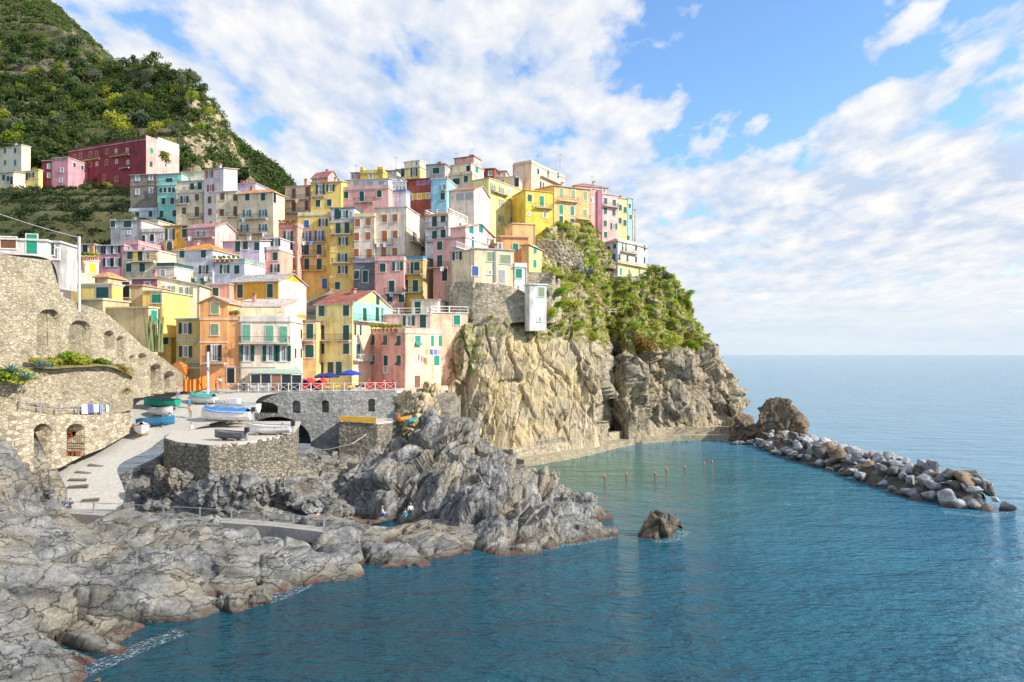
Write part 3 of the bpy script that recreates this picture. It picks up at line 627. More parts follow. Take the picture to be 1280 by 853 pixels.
B('yellow house with blue balcony on the upper left ridge', 'N', 162, 622, 1030, None, 292, 720, 8, 'yellow', 'sb', 'q 752,395; o 888,377; s 722,582 872,572; b 640,818,490', ext=6, rh=1.6, rcol=(.62, .38, .1), ch=1)
B('peach house with two long balconies on the upper left ridge', 'N', 164, 282, 620, None, 342, 730, 12, 'peach', 'sb', 't:n 398,447 580,425; b 300,615,530; t:n 398,622 570,610; b 300,615,705', ext=6, rh=2., rcol=(.6, .27, .08), ch=1)
B('pink gabled house high behind the orange tiled roof', 'N', 186, 636, 850, 990, 222, 300, 24, 'salmon', 'gx', 'w 690,262; R.w 900,230', ext=5, rh=2., rcol=(.4, .14, .12), ch=1)
B('long low rose house on the ridge', 'O', 186, -10, 104, None, 385, 475, 10, 'magenta', 'sb', 'w 15,440', ext=6, rh=.8, rcol=(.3, .16, .16), ch=0)
B('yellow ridge house with yellow rooftop chimney walls', 'O', 184, 105, 412, None, 382, 475, 10, 'gold', 'terr', 'w:n 250,428; x/chimney_wall:gold 110,150,310,384,0,1.5; x/chimney_wall:gold 338,408,306,384,0,1.5', ext=6, ch=0)
B('low grey house with dark flat roof on the ridge', 'O', 187, 413, 602, None, 362, 420, 10, 'grey', 'flat', 'w 440,388; w 570,388', ext=8, rcol=(.1, .1, .11), ch=1)
B('white lean-to wall below the ridge villa', 'O', 176, 523, 655, None, 455, 510, 16, 'white', 'sl', '', ext=5, rh=1.2, rcol=(.7, .66, .62), ch=0, dp=4)
# ---- left cluster
B('cream corner house with terracotta hipped roof and blue green shutters', 'A', 156, 931, 1146, 1212, 287, 565, 14, 'beige', 'hip', 's 992,315 1085,315; o:t 990,412 1085,412; b 945,1112,445; o:t 975,500 1085,497; b 945,1112,532; R.t:k 1152,320', rh=1.3, rcol=(.6, .27, .08), ext=6, ch=1)
B('beige house with brown shutters beside the cream corner house', 'A', 159, 806, 930, None, 283, 510, 8, 'beige', 'flat', 's:n 845,312 922,318 840,408; t:n 922,400; b 875,930,432', ext=6, ch=0)
B('tall grey white house with red shutters and bright gable side', 'A', 162, 735, 851, 932, 145, 455, 20, 'pinkw', 'sb', 'o:r 768,182 774,262; s:n 768,332 770,404', ext=6, rh=.9, rcol=(.4, .36, .34), ch=1, dp=7)
B('lilac attic house behind the beige house', 'A', 168, 846, 1040, None, 235, 285, 10, 'lilac', 'flat', 'w 888,262', ext=6, ch=1, rcol=(.55, .36, .44))
B('beige house with iron balcony in the upper left cluster', 'A', 165, 570, 732, None, 290, 475, 8, 'beige', 'terr', 'o:k 620,330; b 575,655,358; s:n 693,318 617,398; t:n 693,402; b 645,730,440', ext=6, ch=0)
B('cream roof terrace storey above the iron balcony house', 'A', 168, 572, 722, None, 220, 290, 8, 'cream', 'flat', 't 665,262; t 710,255; b 620,722,284', ext=1, ch=1, dp=6)
B('cream wall behind the turquoise house', 'A', 176, 600, 735, None, 165, 225, 10, 'cream', 'flat', '', ext=6, ch=1, rcol=(.6, .5, .4))
B('turquoise house with rows of small green windows', 'A', 172, 458, 570, 602, 245, 515, 10, 'teal', 'terr', 's*.75 480,276 505,274 532,273 555,273; s 495,340 547,338 483,415 560,412', ext=6, ch=0)
B('turquoise upper storey with dark terrace band', 'A', 174, 463, 600, None, 178, 245, 10, 'teal', 'flat', 'r:g 530,222; b 466,598,243', ext=1, ch=0, dp=6, rcol=(.3, .3, .28))
B('bare stone house with crumbling plaster', 'A', 175, 298, 458, None, 182, 400, 8, 'stone', 'flat', 'w 340,203 420,200 340,285 420,276; band:stone 245', ext=3, ch=0, wallmat='stone', rcol=(.4, .36, .3))
B('whitewashed lower house below the bare stone house', 'A', 174, 290, 456, None, 397, 470, 8, 'bluew', 'terr', 's 340,424 418,414', ext=5, ch=1)
B('grey white farmhouse at the edge of the dark garden slope', 'A', 152, 182, 362, None, 455, 590, 8, 'grey', 'flat', 'r 283,474; s 196,472; p 290,525', ext=5, ch=1, rcol=(.36, .3, .26))
B('low white annex with arched doors below the stone house', 'A', 151, 364, 502, None, 522, 600, 8, 'pinkw', 'terr', 'A*.8:k 375,562 427,556; p:r 485,548', ext=4, ch=0)
B('terraced block between farmhouse and turquoise house', 'A', 158, 362, 462, None, 455, 530, 8, 'beige', 'flat', 's 410,490; s 432,490', ext=5, ch=0)
b = B('large crimson hotel on the hillside with pink sunlit end', 'G', 205, 228, 486, 598, 466, 612, 22, 'crimson', 'terr',
  'R.s:G 505,503; R.s:G 533,482 556,488 580,492; R.s:g 503,548; R.x/panel:pink 487,596,470,612,-.06,.1; R.x/panel:pinkw 526,596,470,510,-.1,.1', ext=5, fr=(.7, .45, .3), sh='n', ch=3, ws=.95)
hit = [(795, 312), (860, 300), (965, 285), (1030, 278), (1140, 252), (800, 420), (860, 415), (965, 390), (1135, 370), (1110, 530), (1245, 545)]
for q in hit: window(b, 'F', 's', q[0]/8.533, 160+q[1]/8.533, 'n')
for q in [(1035, 385), (1245, 360), (1240, 250), (1365, 368), (1358, 240), (1240, 545)]: window(b, 'F', 'w', q[0]/8.533, 160+q[1]/8.533, 'w')
for q in [(905, 1080, 340), (1195, 1395, 298), (1290, 1395, 432)]: balcony(b, 'F', q[0]/8.533, q[1]/8.533, 160+q[2]/8.533, slab=PAINT['apricot'])
B('crimson house small neighbour left of the large hotel', 'H', 208, 450, 555, None, 350, 560, 10, 'crimson', 'flat', 'w 520,410 520,507', ext=5, ch=0)
ALLB[-1].root['label'] = 'small crimson house with cream window frames left of the large hotel'
B('purple pink house wedged against the large crimson hotel', 'H', 207, 557, 725, None, 318, 600, 10, 'magenta', 'flat', 'w 660,450; w:k 650,555', ext=5, ch=0)
B('cream villa with green shutters far left on the hill', 'H', 215, -40, 230, 326, 182, 410, 25, 'cream', 'flat', 's 55,243 163,243; A*.8:k 55,370; A:b 163,372; R.p 295,275', ext=6, ch=1)
B('small lemon house with balcony below the cream villa', 'H', 206, 180, 412, 455, 455, 670, 20, 'lemon', 'flat', 'd:k 290,520; o:k 338,505; d:k 245,622; band:apricot 560; band:apricot 460', ext=5, ch=0)
B('cream cottage with red roof at the left edge below the villa', 'H', 204, -40, 145, None, 475, 620, 15, 'cream', 'sb', 's 40,530 88,545; d:k 125,560', ext=6, rh=1.5, rcol=(.36, .14, .1), ch=1)
B('magenta row house with white shutters windows', 'I', 138, 320, 640, None, 232, 470, 8, 'magenta', 'flat', 'o:k 368,272 475,275 552,270 470,410 560,410', ext=5, rcol=(.62, .55, .52), ch=0)
ALLB[-1].root['label'] = 'magenta row house with a line of dark shuttered windows'
B('magenta low wing right of the row house', 'I', 139, 641, 790, None, 218, 300, 8, 'magenta', 'terr', 'w:k 685,265', ext=6, ch=0)
B('orange end house left of the magenta row house', 'I', 138.5, 140, 319, None, 222, 420, 8, 'apricot', 'flat', 's:k 228,262', ext=6, ch=0, rcol=(.6, .4, .36))
B('beige house with yellow curtains in its loggia', 'I', 128, 630, 1000, None, 290, 580, 8, 'beige', 'flat', 's 704,330; s 692,466; s 836,466; x/curtain:gold 735,790,300,400,-.08,.02; x/curtain:apricot 905,985,310,370,-.08,.02; d:k 812,352; w 895,340; b:beige 728,985,402; ', ext=6, rcol=(.66, .6, .54), ch=1)
B('dark terrace block with planters beside the pale blue house', 'I', 127, 990, 1175, None, 460, 590, 8, 'palepink', 'terr', 'w 1050,530', ext=6, ch=0, trim=(.05, .12, .11))
B('peach house with yellow shutters and roof terrace pots', 'I', 112, -10, 100, 372, 372, 590, 26, 'peach', 'terr', 's:n 65,462; R.t:y 150,462; R.s:y 303,476; R.band:cream 400', ext=6, ch=0, trim=(.82, .62, .5))
B('low peach shed with terracotta hip roof below the yellow shutters', 'I', 108, 330, 470, None, 570, 640, 5, 'apricot', 'hip', '', ext=4, rh=.9, rcol=(.62, .3, .12), dp=4, ch=0)
B('yellow cottage with a wide green roller shutter', 'J', 100, -10, 430, 542, 138, 300, 4, 'yellow', 'flat', 'r 327,222; band:cream 150', ext=5, ch=0, rcol=(.62, .52, .4))
B('brown terrace room between the yellow cottage and cream house', 'J', 104, 545, 752, None, 150, 300, 4, 'tan', 'flat', 't:k 577,190', ext=5, rcol=(.5, .3, .2), ch=0)
B('low yellow house with green tinted flat roof', 'J', 102.5, 753, 960, None, 212, 340, 4, 'yellow', 'flat', 'r*.8:G 906,287', ext=5, rcol=(.45, .55, .48), ch=0)
B('dark attic house with skylight below the pale blue house', 'J', 117, 640, 905, None, 75, 200, 4, 'purple', 'sb', 'w 805,150', ext=5, rh=1., rcol=(.2, .2, .24), ch=1, dp=6)
B('blank tan house along the sloping stone wall', 'J', 93, 330, 812, 914, 385, 700, 14, 'tan', 'flat', 'R.t:G 872,500', ext=4, ch=0, rcol=(.66, .54, .36))
B('tan garden wall house under the lamp mast', 'J', 94, 100, 328, None, 300, 420, 10, 'tan', 'flat', '', ext=3, ch=0, rcol=(.66, .54, .36), dp=5)
B('grey pale house at the left edge above the stone wall', 'F', 80, -60, 215, None, 118, 215, -14, 'pinkw', 'flat', 'd:G 148,130; r*.8:n 40,125', ext=3, ch=0, rcol=(.7, .66, .6), dp=6)
B('glass sided kiosk with green roller next to the pale house', 'F', 81.5, 195, 276, None, 125, 222, -6, 'grey', 'flat', 'r:g 212,150; w 255,175', ext=3, ch=0, rcol=(.6, .62, .6), dp=4, ws=1.)
for x in NB: print('NB', x)
# ------------------------------------------------------------ ground, rock, walls
PALE_ROCK = rockmat('pale_shore_rock', (.085, .086, .088), (.215, .215, .21), (.4, .4, .39), warm=(.3, .27, .21), strat=(.35, .5, 1.2), srot=(.25, .45, .3), sc=.42, cracks=.75)
MID_ROCK = rockmat('grey_shore_rock', (.085, .086, .088), (.24, .24, .235), (.48, .475, .46), warm=(.34, .3, .23), strat=(1.3, .5, .5), srot=(0, .6, .4), sc=.6, cracks=.8)
CLIFF = rockmat('golden_cliff_rock', (.3, .24, .16), (.56, .47, .32), (.7, .61, .45), warm=(.72, .57, .32), strat=(1.8, .9, .22), srot=(0, -.3, 0), sc=.3, wet=True, cracks=.27)
DARK_ROCK = rockmat('dark_sea_rock', (.05, .045, .04), (.16, .13, .1), (.3, .26, .19), warm=(.26, .18, .1), strat=(.6, .6, 2.), sc=.8)
STONE_W = rubble('golden_rubble_wall', [(.4, .33, .22), (.54, .46, .32), (.31, .25, .17), (.6, .53, .4), (.42, .37, .29)], 2.9, (.5, .44, .33))
STONE_L = rubble('light_rubble_wall', [(.46, .38, .26), (.64, .55, .4), (.28, .23, .16), (.7, .62, .48)], 1.7, (.52, .46, .36), mw=.07)
STONE_D = rubble('dark_pier_stone', [(.26, .23, .18), (.38, .34, .27), (.16, .145, .115), (.46, .42, .35)], 2.7, (.16, .14, .11), mw=.1)
STONE_B = rubble('grey_bridge_stone', [(.3, .3, .3), (.4, .4, .39), (.24, .25, .26), (.46, .45, .43)], 1.7, (.42, .42, .41), mw=.05)

PAVE0 = plain((.5, .46, .4), .9, key='stone_paving')
def ground_obj(name, B, mat, **k):
    return tag(grid_obj(name, B, mat), kind='structure')
def add_back(B, dy, dz, inset=(0, 0)):
    """append rows behind the top row so the sheet closes into the hill"""
    top = B[:, -1:, :]
    return np.concatenate((B, top+np.array((inset[0], dy*.3, dz*.05)), top+np.array((inset[0], dy, dz))), axis=1)

# sea
m, nt, b = new_mat('sea_water')
pos = geo_pos(nt)
sx = nd(nt, 'ShaderNodeSeparateXYZ'); nt.links.new(pos, sx.inputs[0])
# green shallows in the cove; sky reflection put into the colour, dark inshore, pale offshore
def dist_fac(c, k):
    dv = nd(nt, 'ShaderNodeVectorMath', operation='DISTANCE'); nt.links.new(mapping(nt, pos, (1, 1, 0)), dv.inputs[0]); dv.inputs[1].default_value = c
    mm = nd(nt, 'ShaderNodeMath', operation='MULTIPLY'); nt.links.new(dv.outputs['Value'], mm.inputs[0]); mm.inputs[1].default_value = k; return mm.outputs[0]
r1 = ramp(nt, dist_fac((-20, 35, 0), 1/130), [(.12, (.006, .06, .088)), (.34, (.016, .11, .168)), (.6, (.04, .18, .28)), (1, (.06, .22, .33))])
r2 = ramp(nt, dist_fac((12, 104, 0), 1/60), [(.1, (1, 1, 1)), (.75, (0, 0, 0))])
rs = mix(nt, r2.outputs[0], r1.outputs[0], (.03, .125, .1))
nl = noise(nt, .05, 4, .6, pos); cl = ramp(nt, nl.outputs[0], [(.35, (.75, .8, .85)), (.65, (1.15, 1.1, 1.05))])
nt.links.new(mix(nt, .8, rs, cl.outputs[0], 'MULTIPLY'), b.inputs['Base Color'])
b.inputs['Roughness'].default_value = .04; b.inputs['IOR'].default_value = 1.33
w1 = noise(nt, .2, 3, .5, mapping(nt, pos, (.7, 1.6, 1), (0, 0, .4)), .1); w2 = noise(nt, 1.1, 3, .55, mapping(nt, pos, (.8, 1.8, 1), (0, 0, .25)), .15); w3 = noise(nt, 3.6, 4, .6, mapping(nt, pos, (.8, 1.5, 1), (0, 0, -.2)), .2)
n1 = bump(nt, None, w1.outputs[0], 1., 1.3); n2 = bump(nt, None, w2.outputs[0], 1., .5, n1); bump(nt, b, w3.outputs[0], 1., .1, n2)
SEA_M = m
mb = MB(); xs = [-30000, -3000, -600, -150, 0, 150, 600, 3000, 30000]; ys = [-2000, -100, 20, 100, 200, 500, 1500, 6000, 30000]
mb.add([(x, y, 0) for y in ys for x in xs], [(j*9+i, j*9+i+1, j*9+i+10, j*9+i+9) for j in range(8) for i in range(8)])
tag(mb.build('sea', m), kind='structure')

# --- foreground shore rock
def cut(cols, extra=1): return cols
sh = [
 [(500,70),(560,62),(640,55),(700,50),(760,43.5),(820,38),(880,34),(960,29)],
 [(505,74),(566,66),(640,60),(700,52),(755,44.5),(805,39.8),(850,36.4),(925,31.5)],
 [(545,74),(590,71),(640,66),(690,55.5),(735,47.8),(780,43),(822,39.2),(880,34.8)],
 [(634,72),(650,68),(676,60.5),(708,53.3),(740,47.6),(780,43.4),(818,40.2),(858,36.8)],
 [(640,71),(652,67),(672,61),(700,54.5),(735,49),(772,45.),(806,42.2),(845,38.4)],
 [(638,71),(651,67),(668,61.5),(692,56),(722,51.4),(752,48.4),(784,45.1),(818,41.4)],
 [(640,71),(650,67.5),(664,63),(684,57.5),(710,53.5),(735,51),(762,48.3),(795,44.5)],
 [(642,71),(652,68),(664,63.5),(682,59),(702,55.5),(722,53),(740,51.6),(770,47.5)],
 [(650,70.5),(657,68),(667,64.3),(680,60.5),(694,58),(708,56.3),(724,54.2),(745,51.2)],
 [(660,69.5),(665,68),(672,65),(682,62),(693,59.5),(703,58),(719,55.5),(738,52.5)],
 [(652,70),(656,68.6),(662,66.8),(670,64.7),(681,62.3),(692,60.5),(706,58.2),(722,55.5)],
 [(648,71),(652,70),(657,68.6),(664,67),(673,65),(683,63.4),(694,61),(708,58.2)]]
pxs = [-90, 0, 50, 100, 160, 235, 300, 365, 425, 480, 540, 600]
cols = [[(px, y, D) for y, D in reversed(c)] for px, c in zip(pxs, sh)]
Bg, N = loft(cols, 620, 320)
M1 = rot3(.35, .5, .5)
off = rock_off(Bg.reshape(-1, 3), 3, [((13, 7., 6.), .5, .07, 2.0, 1.1), ((4.5, 2.4, 2.2), .1, .06, .7, .5), ((1.2, .6, .55), .015, .05, .12, .09)], M1, (.14, 3.), warp=.5, strata=[((.45, .7, .5), 4.2, .7)]).reshape(Bg.shape[:2]); off = soft(off, 3)
d = Bg[..., 1]; k = (np.clip((72-d)/7, 0, 1)*.85+.15)*np.clip((Bg[..., 2]+.5)/1.6, .22, 1)
Bg = Bg+N*(off*k)[..., None]*np.array((.6, .6, 1)); Bg[..., 2] += .3*k; Bg[..., 2] += 1.3*np.exp(-((Bg[..., 0]+31)**2/40+(Bg[..., 1]-37)**2/40)); z = Bg[..., 2]; Bg[..., 2] = np.where(z < .7, .7-(.7-z)*1.7, z); z = Bg[..., 2]; Bg[..., 2] = np.where(z < .06, z*4-.2, z)
tag(grid_obj('shore_rock', Bg, PALE_ROCK), kind='structure')

# --- rock mass in the middle
mid = [(425, [(600,84),(612,81),(622,79.5),(632,78),(645,75)]), (460, [(565,86),(585,82),(605,79),(624,77),(646,75)]),
 (500, [(545,86),(565,81),(590,78),(615,75.3),(652,72.7)]), (540, [(520,86),(548,81),(580,77),(612,74),(658,70.5)]),
 (580, [(538,84),(560,80),(590,76),(618,72.5),(672,66)]), (620, [(558,82),(580,78),(605,74),(640,69.5),(692,61.3)]),
 (660, [(588,80),(605,76),(625,73),(650,69),(688,62)]), (700, [(604,79),(618,76),(635,73),(655,69.5),(680,64)]),
 (738, [(624,77),(634,75),(646,73),(658,70.6),(672,66.5)]), (772, [(652,74),(656,73),(660,71.5),(664,70),(670,67.5)])]
cols = []
for px, c in mid:
    r = list(reversed([(px, y, D) for y, D in c])); t = P(*r[-1]); lo = P(*r[0])
    cols.append([('xyz', lo[0], lo[1]-.8, -2.)]+r+[('xyz', t[0]-.3, t[1]+3, t[2]*.6), ('xyz', t[0]-.3, t[1]+6, -1.)])
Bg, N = loft(cols, 420, 320)
M2 = rot3(.2, -.75, .35)
off = rock_off(Bg.reshape(-1, 3), 23, [((8.5, 5., 11.), .9, .07, 2.2, 1.8), ((3.2, 1.9, 4.2), .2, .06, .8, .75), ((.9, .6, 1.1), .02, .06, .14, .12)], M2, (.18, 3.), warp=.45, strata=[((.8, .1, -.55), 4.5, 1.), ((.8, .2, -.5), 1.2, .15)]).reshape(Bg.shape[:2])*np.clip((Bg[..., 2]+.4)/2., .25, 1)
Bg = Bg+N*off[..., None]
tag(grid_obj('rock_headland', Bg, MID_ROCK), kind='structure')

# --- promontory cliff
cl = [
 (548, [(545,116),(505,117),(480,118),(462,118.6),(452,119.3),(446,120),(440,121),(436,123),(430,127)]),
 (575, [(552,114.5),(510,115.3),(475,116),(435,117),(418,118),(410,119),(402,120.3),(396,123),(385,128)]),
 (610, [(562,113.5),(520,114.3),(470,115.4),(422,117.2),(402,118.6),(396,120.3),(391,122.5),(380,126),(360,132)]),
 (650, [(563,115),(520,116.5),(470,118),(426,119.6),(406,121.2),(398,123),(388,126.5),(370,131),(345,138)]),
 (690, [(562,119),(520,120),(475,121.5),(432,123.2),(412,125.5),(392,131),(366,139),(335,149),(286,166)]),
 (725, [(560,122),(520,123.5),(470,125),(424,126.5),(405,130),(380,137),(350,147),(320,158),(286,170)]),
 (751, [(552,126),(515,127),(475,128.2),(438,129.7),(418,133.5),(392,141),(366,150),(342,160),(308,176)]),
 (763, [(549,138),(515,139),(482,140),(456,141.5),(432,143.5),(405,148),(382,155),(364,164),(349,171)]),
 (771, [(549,149),(515,149),(482,149.5),(456,150),(432,150),(406,152),(383,157.5),(365,164.5),(350,170.5)]),
 (783, [(548,132),(515,133),(480,134.2),(454,136),(432,140),(406,147),(384,155),(366,163),(351,170)]),
 (820, [(546,136),(515,137),(480,138.5),(454,141),(434,145),(412,151),(392,157),(370,165),(350,172)]),
 (848, [(545,139),(515,140),(480,142),(454,145),(438,149),(418,155),(398,161),(380,167),(362,172)]),
 (878, [(544,142),(518,143.2),(492,145),(470,148),(456,152),(446,156),(436,160),(426,164),(416,168)]),
 (903, [(544,146),(525,147),(508,149),(492,151),(482,154),(474,157),(466,160),(460,163),(456,166)]),
 (919, [(545,151),(532,152),(522,154),(513,156),(506,158),(500,161),(494,164),(489,167),(485,170)]),
 (914, [(540,175),(530,176),(520,178),(512,180),(504,182),(498,184),(492,186),(488,188),(484,190)])]
cols = []
for px, c in cl:
    kq = {763: 1.9, 783: .55}.get(px, 1.)
    if 755 < px < 910 and px != 771: c = [(y, D+kq*dd_) for (y, D), dd_ in zip(c, (5.5, 5.5, 5.5, 4.5, 3, 2, 1, 0, 0))]
    r = [(px, y, D) for y, D in c]; lo = P(*r[0]); t = P(*r[-1])
    cols.append([('xyz', lo[0], lo[1]-.3, -2)]+r+[('xyz', t[0]-2, t[1]+14, t[2]+1)])
Bg, N = loft(cols, 700, 420)
M3 = rot3(0, -.30, .25)
Q = Bg.reshape(-1, 3)
off = rock_off(Q, 41, [((4.6, 5., 44.), .5, .06, 1.5, .35), ((1.8, 1.6, 12.), .05, .05, .45, .14), ((.8, .7, 1.6), .02, .05, .12, .07)], M3, (.16, 3.), warp=.25, strata=[((.93, .2, -.36), 5.2, 2.0), ((.94, .2, -.33), 1.7, .4)])
off2 = rock_off(Q, 77, [((5.5, 5., 13.), 1.5, .07, 2., 2.4), ((2.2, 2., 4.5), .4, .06, .8, .9), ((.8, .7, 1.1), .06, .07, .15, .22)], rot3(.1, .2, 0), (.3, 3.), warp=.35, strata=[((.9, .1, .3), 3.4, .8)])
wx = 1/(1+np.exp(-(Q[:, 0]-15.5)/1.2)); up = np.clip((Q[:, 2]-17-2*fbm(Q*.15, 3, 5))/5, 0, 1)
up = up*(wx*.5+.5)
o = off*(1-wx)+off2*wx
o = o*np.clip((Q[:, 2]-.5)/5, .05, 1)
off = (o*(1-.45*up)+up*.5*fbm(Q*.25, 4, 9)).reshape(Bg.shape[:2])
# step the upper slope into old terraces
Bg = Bg+N*off[..., None]
z = Bg[..., 2]; upg = up.reshape(z.shape); st = 2.6; fz = z/st-np.floor(z/st); zz = (np.floor(z/st)+np.clip((fz-.15)/.35, 0, 1))*st
Bg[..., 2] = z*(1-.55*upg)+zz*.55*upg
m, nt, b = new_mat('promontory_rock_and_soil')
SLOPE = rockmat('terrace_slope_soil', (.16, .15, .06), (.34, .3, .16), (.55, .47, .32), warm=(.3, .27, .08), strat=(.5, .5, 2), sc=.5, wet=False, ngreen=(.08, .12, .02))
nu, nv = Bg.shape[:2]; fq = grid_faces(nu, nv)
uf = upg.reshape(-1)[fq].mean(1); nrm = N.reshape(-1, 3)[fq[:, 0]]
Qf = Bg.reshape(-1, 3)[fq].mean(1); mi = ((uf+.35*fbm(Qf*.5, 3, 31)) > .42).astype(int)
nz = Qf[:, 2]; mi = np.where((mi == 0) & (Qf[:, 0]+2.5*fbm(Qf*.2, 3, 55) > 15.8), 2, mi)
CLIFF2 = rockmat('grey_brown_cliff_rock', (.16, .14, .11), (.38, .33, .25), (.56, .49, .37), warm=(.5, .41, .26), strat=(1.3, 1., .3), sc=.35, srot=(0, .15, 0), cracks=.5)
o = link('promontory_cliff', np_mesh('promontory_cliff', Bg.reshape(-1, 3), fq, [CLIFF, SLOPE, CLIFF2], False, mi)); tag(o, kind='structure')
bpy.data.materials.remove(m)
PROM = Bg; PROM_UP = upg

# --- hillsides
HILL = rockmat('terraced_hill_soil', (.03, .045, .013), (.075, .09, .03), (.17, .15, .07), warm=(.12, .11, .045), strat=(.3, .3, 3.), sc=.08, wet=False, ngreen=(.05, .075, .015), srot=(0, 0, 0))
hl = [(-640, [(330,180),(270,205),(200,228),(120,255),(20,290),(-120,340)]), (-420, [(300,192),(245,214),(185,236),(115,262),(25,295),(-130,345)]), (-230, [(270,204),(220,224),(165,243),(100,270),(28,302),(-110,348)]), (-80, [(250,212),(205,232),(150,250),(90,278),(30,308),(-80,350)]), (0, [(246,212),(202,232),(142,252),(86,279),(30,306),(-45,345)]),
 (60, [(243,212),(198,232),(142,254),(92,278),(45,302),(3,325)]), (95, [(241,212),(197,232),(147,253),(104,275),(70,292),(36,308)]),
 (125, [(240,212),(196,233),(155,250),(120,270),(92,284),(66,298)]), (160, [(238,213),(198,232),(160,248),(126,266),(98,279),(74,291)]),
 (190, [(236,214),(200,231),(162,245),(130,260),(100,272),(72,282)]), (218, [(233,216),(202,231),(168,242),(140,254),(112,265),(88,274)]),
 (240, [(232,212),(205,228),(180,240),(155,249),(130,256),(108,262)]), (258, [(232,228),(212,236),(194,243),(176,249),(160,254),(146,258)]),
 (276, [(236,245),(226,248),(216,252),(206,255),(197,258),(188,262)])]
cols = []
for px, c in hl:
    c = [(y+dy_, D) for (y, D), dy_ in zip(c, (0, 0, 3, 8, 14, 19))]
    t = P(px, *c[-1]); lo = P(px, *c[0])
    cols.append([('xyz', lo[0], lo[1]-4, lo[2]-12)]+[(px, y, D) for y, D in c]+[('xyz', t[0]-8, t[1]+50, t[2]+4), ('xyz', t[0]-8, t[1]+120, t[2]-60)])
Bg, N = loft(cols, 420, 280)
Q = Bg.reshape(-1, 3); z = Bg[..., 2]
z = z+(2.5*fbm(Q*.05, 4, 3)).reshape(z.shape); st = 5.; fz = z/st-np.floor(z/st)
Bg[..., 2] = z*.35+.65*(np.floor(z/st)+np.clip((fz-.1)/.3, 0, 1))*st
right = np.clip((Q[:, 0]/Q[:, 1]+.497)*30, 0, 1).reshape(z.shape)
Bg = Bg+N*(right*rock_off(Q, 91, [((9, 9, 14), 2.2, .1, 2.0, 2.), ((3, 3, 5), .8, .1, .8, .8)], None, (1., 8.)).reshape(z.shape))[..., None]
HCL = rockmat('hill_outcrop_rock', (.2, .16, .1), (.42, .34, .22), (.62, .52, .36), strat=(.4, .4, .4), sc=.12, wet=False, ngreen=(.1, .12, .03))
nu, nv = Bg.shape[:2]; fq = grid_faces(nu, nv); Qf = Bg.reshape(-1, 3)[fq].mean(1)
rr = right.reshape(-1)[fq].mean(1)+.5*fbm(Qf*.06, 4, 13)
o = link('terraced_hill', np_mesh('terraced_hill', Bg.reshape(-1, 3), fq, [HILL, HCL, rockmat('terrace_wall_stone', (.07, .06, .04), (.16, .135, .09), (.27, .23, .16), strat=(.4, .4, 2.), sc=.3, wet=False, ngreen=(.04, .06, .015), srot=(0, 0, 0))], False,
    np.where(rr > .62, 1, np.where((abs(normals(Bg).reshape(-1, 3)[fq[:, 0], 2]) < .55) & (fbm(Qf*.07, 3, 61) > 0) & (rr < .3), 2, 0)))); tag(o, kind='structure'); HILLG = Bg; HILLR = right
fh = [(225, [(290,300),(250,330),(210,355),(170,380),(125,400)]), (262, [(290,300),(256,330),(224,355),(190,380),(152,400)]), (290, [(292,300),(262,330),(232,355),(203,380),(172,400)]),
 (318, [(294,300),(270,330),(245,355),(218,380),(192,400)]), (345, [(296,300),(278,330),(258,355),(234,380),(210,400)]), (362, [(300,300),(284,330),(268,355),(250,380),(234,400)]),
 (374, [(310,300),(300,330),(290,355),(282,380),(275,400)])]
cols = []
for px, c in fh:
    t = P(px, *c[-1]); cols.append([(px, y, D) for y, D in c]+[('xyz', t[0]-10, t[1]+60, t[2]-10), ('xyz', t[0]-10, t[1]+140, t[2]-70)])
Bg, N = loft(cols, 120, 120); Bg = Bg+N*(3.5*fbm(Bg.reshape(-1, 3)*.04, 5, 4).reshape(Bg.shape[:2]))[..., None]
tag(grid_obj('far_hill', Bg, HILL), kind='structure'); FARG = Bg
# slope of gardens under the crimson hotel
gd = [(-420, [(352,140),(330,148),(312,154),(290,166),(272,182),(262,200)]), (-230, [(345,143),(325,150),(307,156),(282,169),(262,185),(246,203)]), (-80, [(338,146),(320,153),(302,159),(275,172),(252,188),(236,206)]), (30, [(338,147),(320,154),(302,159),(275,172),(254,188),(236,206)]), (100, [(336,148),(320,154),(302,159),(276,172),(254,188),(238,206)]),
 (160, [(335,149),(320,155),(302,160),(278,171),(255,187),(240,206)]), (215, [(335,150),(320,156),(302,161),(278,172),(256,188),(242,206)])]
Bg, N = loft([[(px, y, D) for y, D in c] for px, c in gd], 220, 150); z = Bg[..., 2]; st = 4.; fz = z/st-np.floor(z/st)
Bg[..., 2] = z*.3+.7*(np.floor(z/st)+np.clip((fz-.1)/.25, 0, 1))*st; Bg[..., 2] += .4*fbm(Bg.reshape(-1, 3)*.4, 3, 2).reshape(z.shape)-.6
tag(grid_obj('garden_terraces', Bg, HILL), kind='structure'); GARD = Bg

# ground under the village, from the foot of each building
pts = []
for b in ALLB:
    if b.C[1] < 99: continue
    zz = b.z0
    pts.append((b.C[0]-b.ex[0]*b.W/2+b.ey[0]*2, b.C[1]-b.ex[1]*b.W/2+b.ey[1]*2, zz-5.))
for a in [(200,480,104),(300,480,104),(420,484,104),(560,480,110),(300,300,195),(450,258,200),(600,250,205),(700,262,205),(760,290,200),(520,258,215),(680,275,225),(300,300,215)]:
    q = P(*a); pts.append((q[0], q[1], q[2]-1.))
pts = np.array(pts)
gx, gy = np.meshgrid(np.linspace(-84, 34, 120), np.linspace(101, 235, 136), indexing='ij')
dd = ((gx[..., None]-pts[:, 0])**2+((gy[..., None]-pts[:, 1])*.8)**2)+4.; w = dd**-2.
gz = (w*pts[:, 2]).sum(-1)/w.sum(-1)
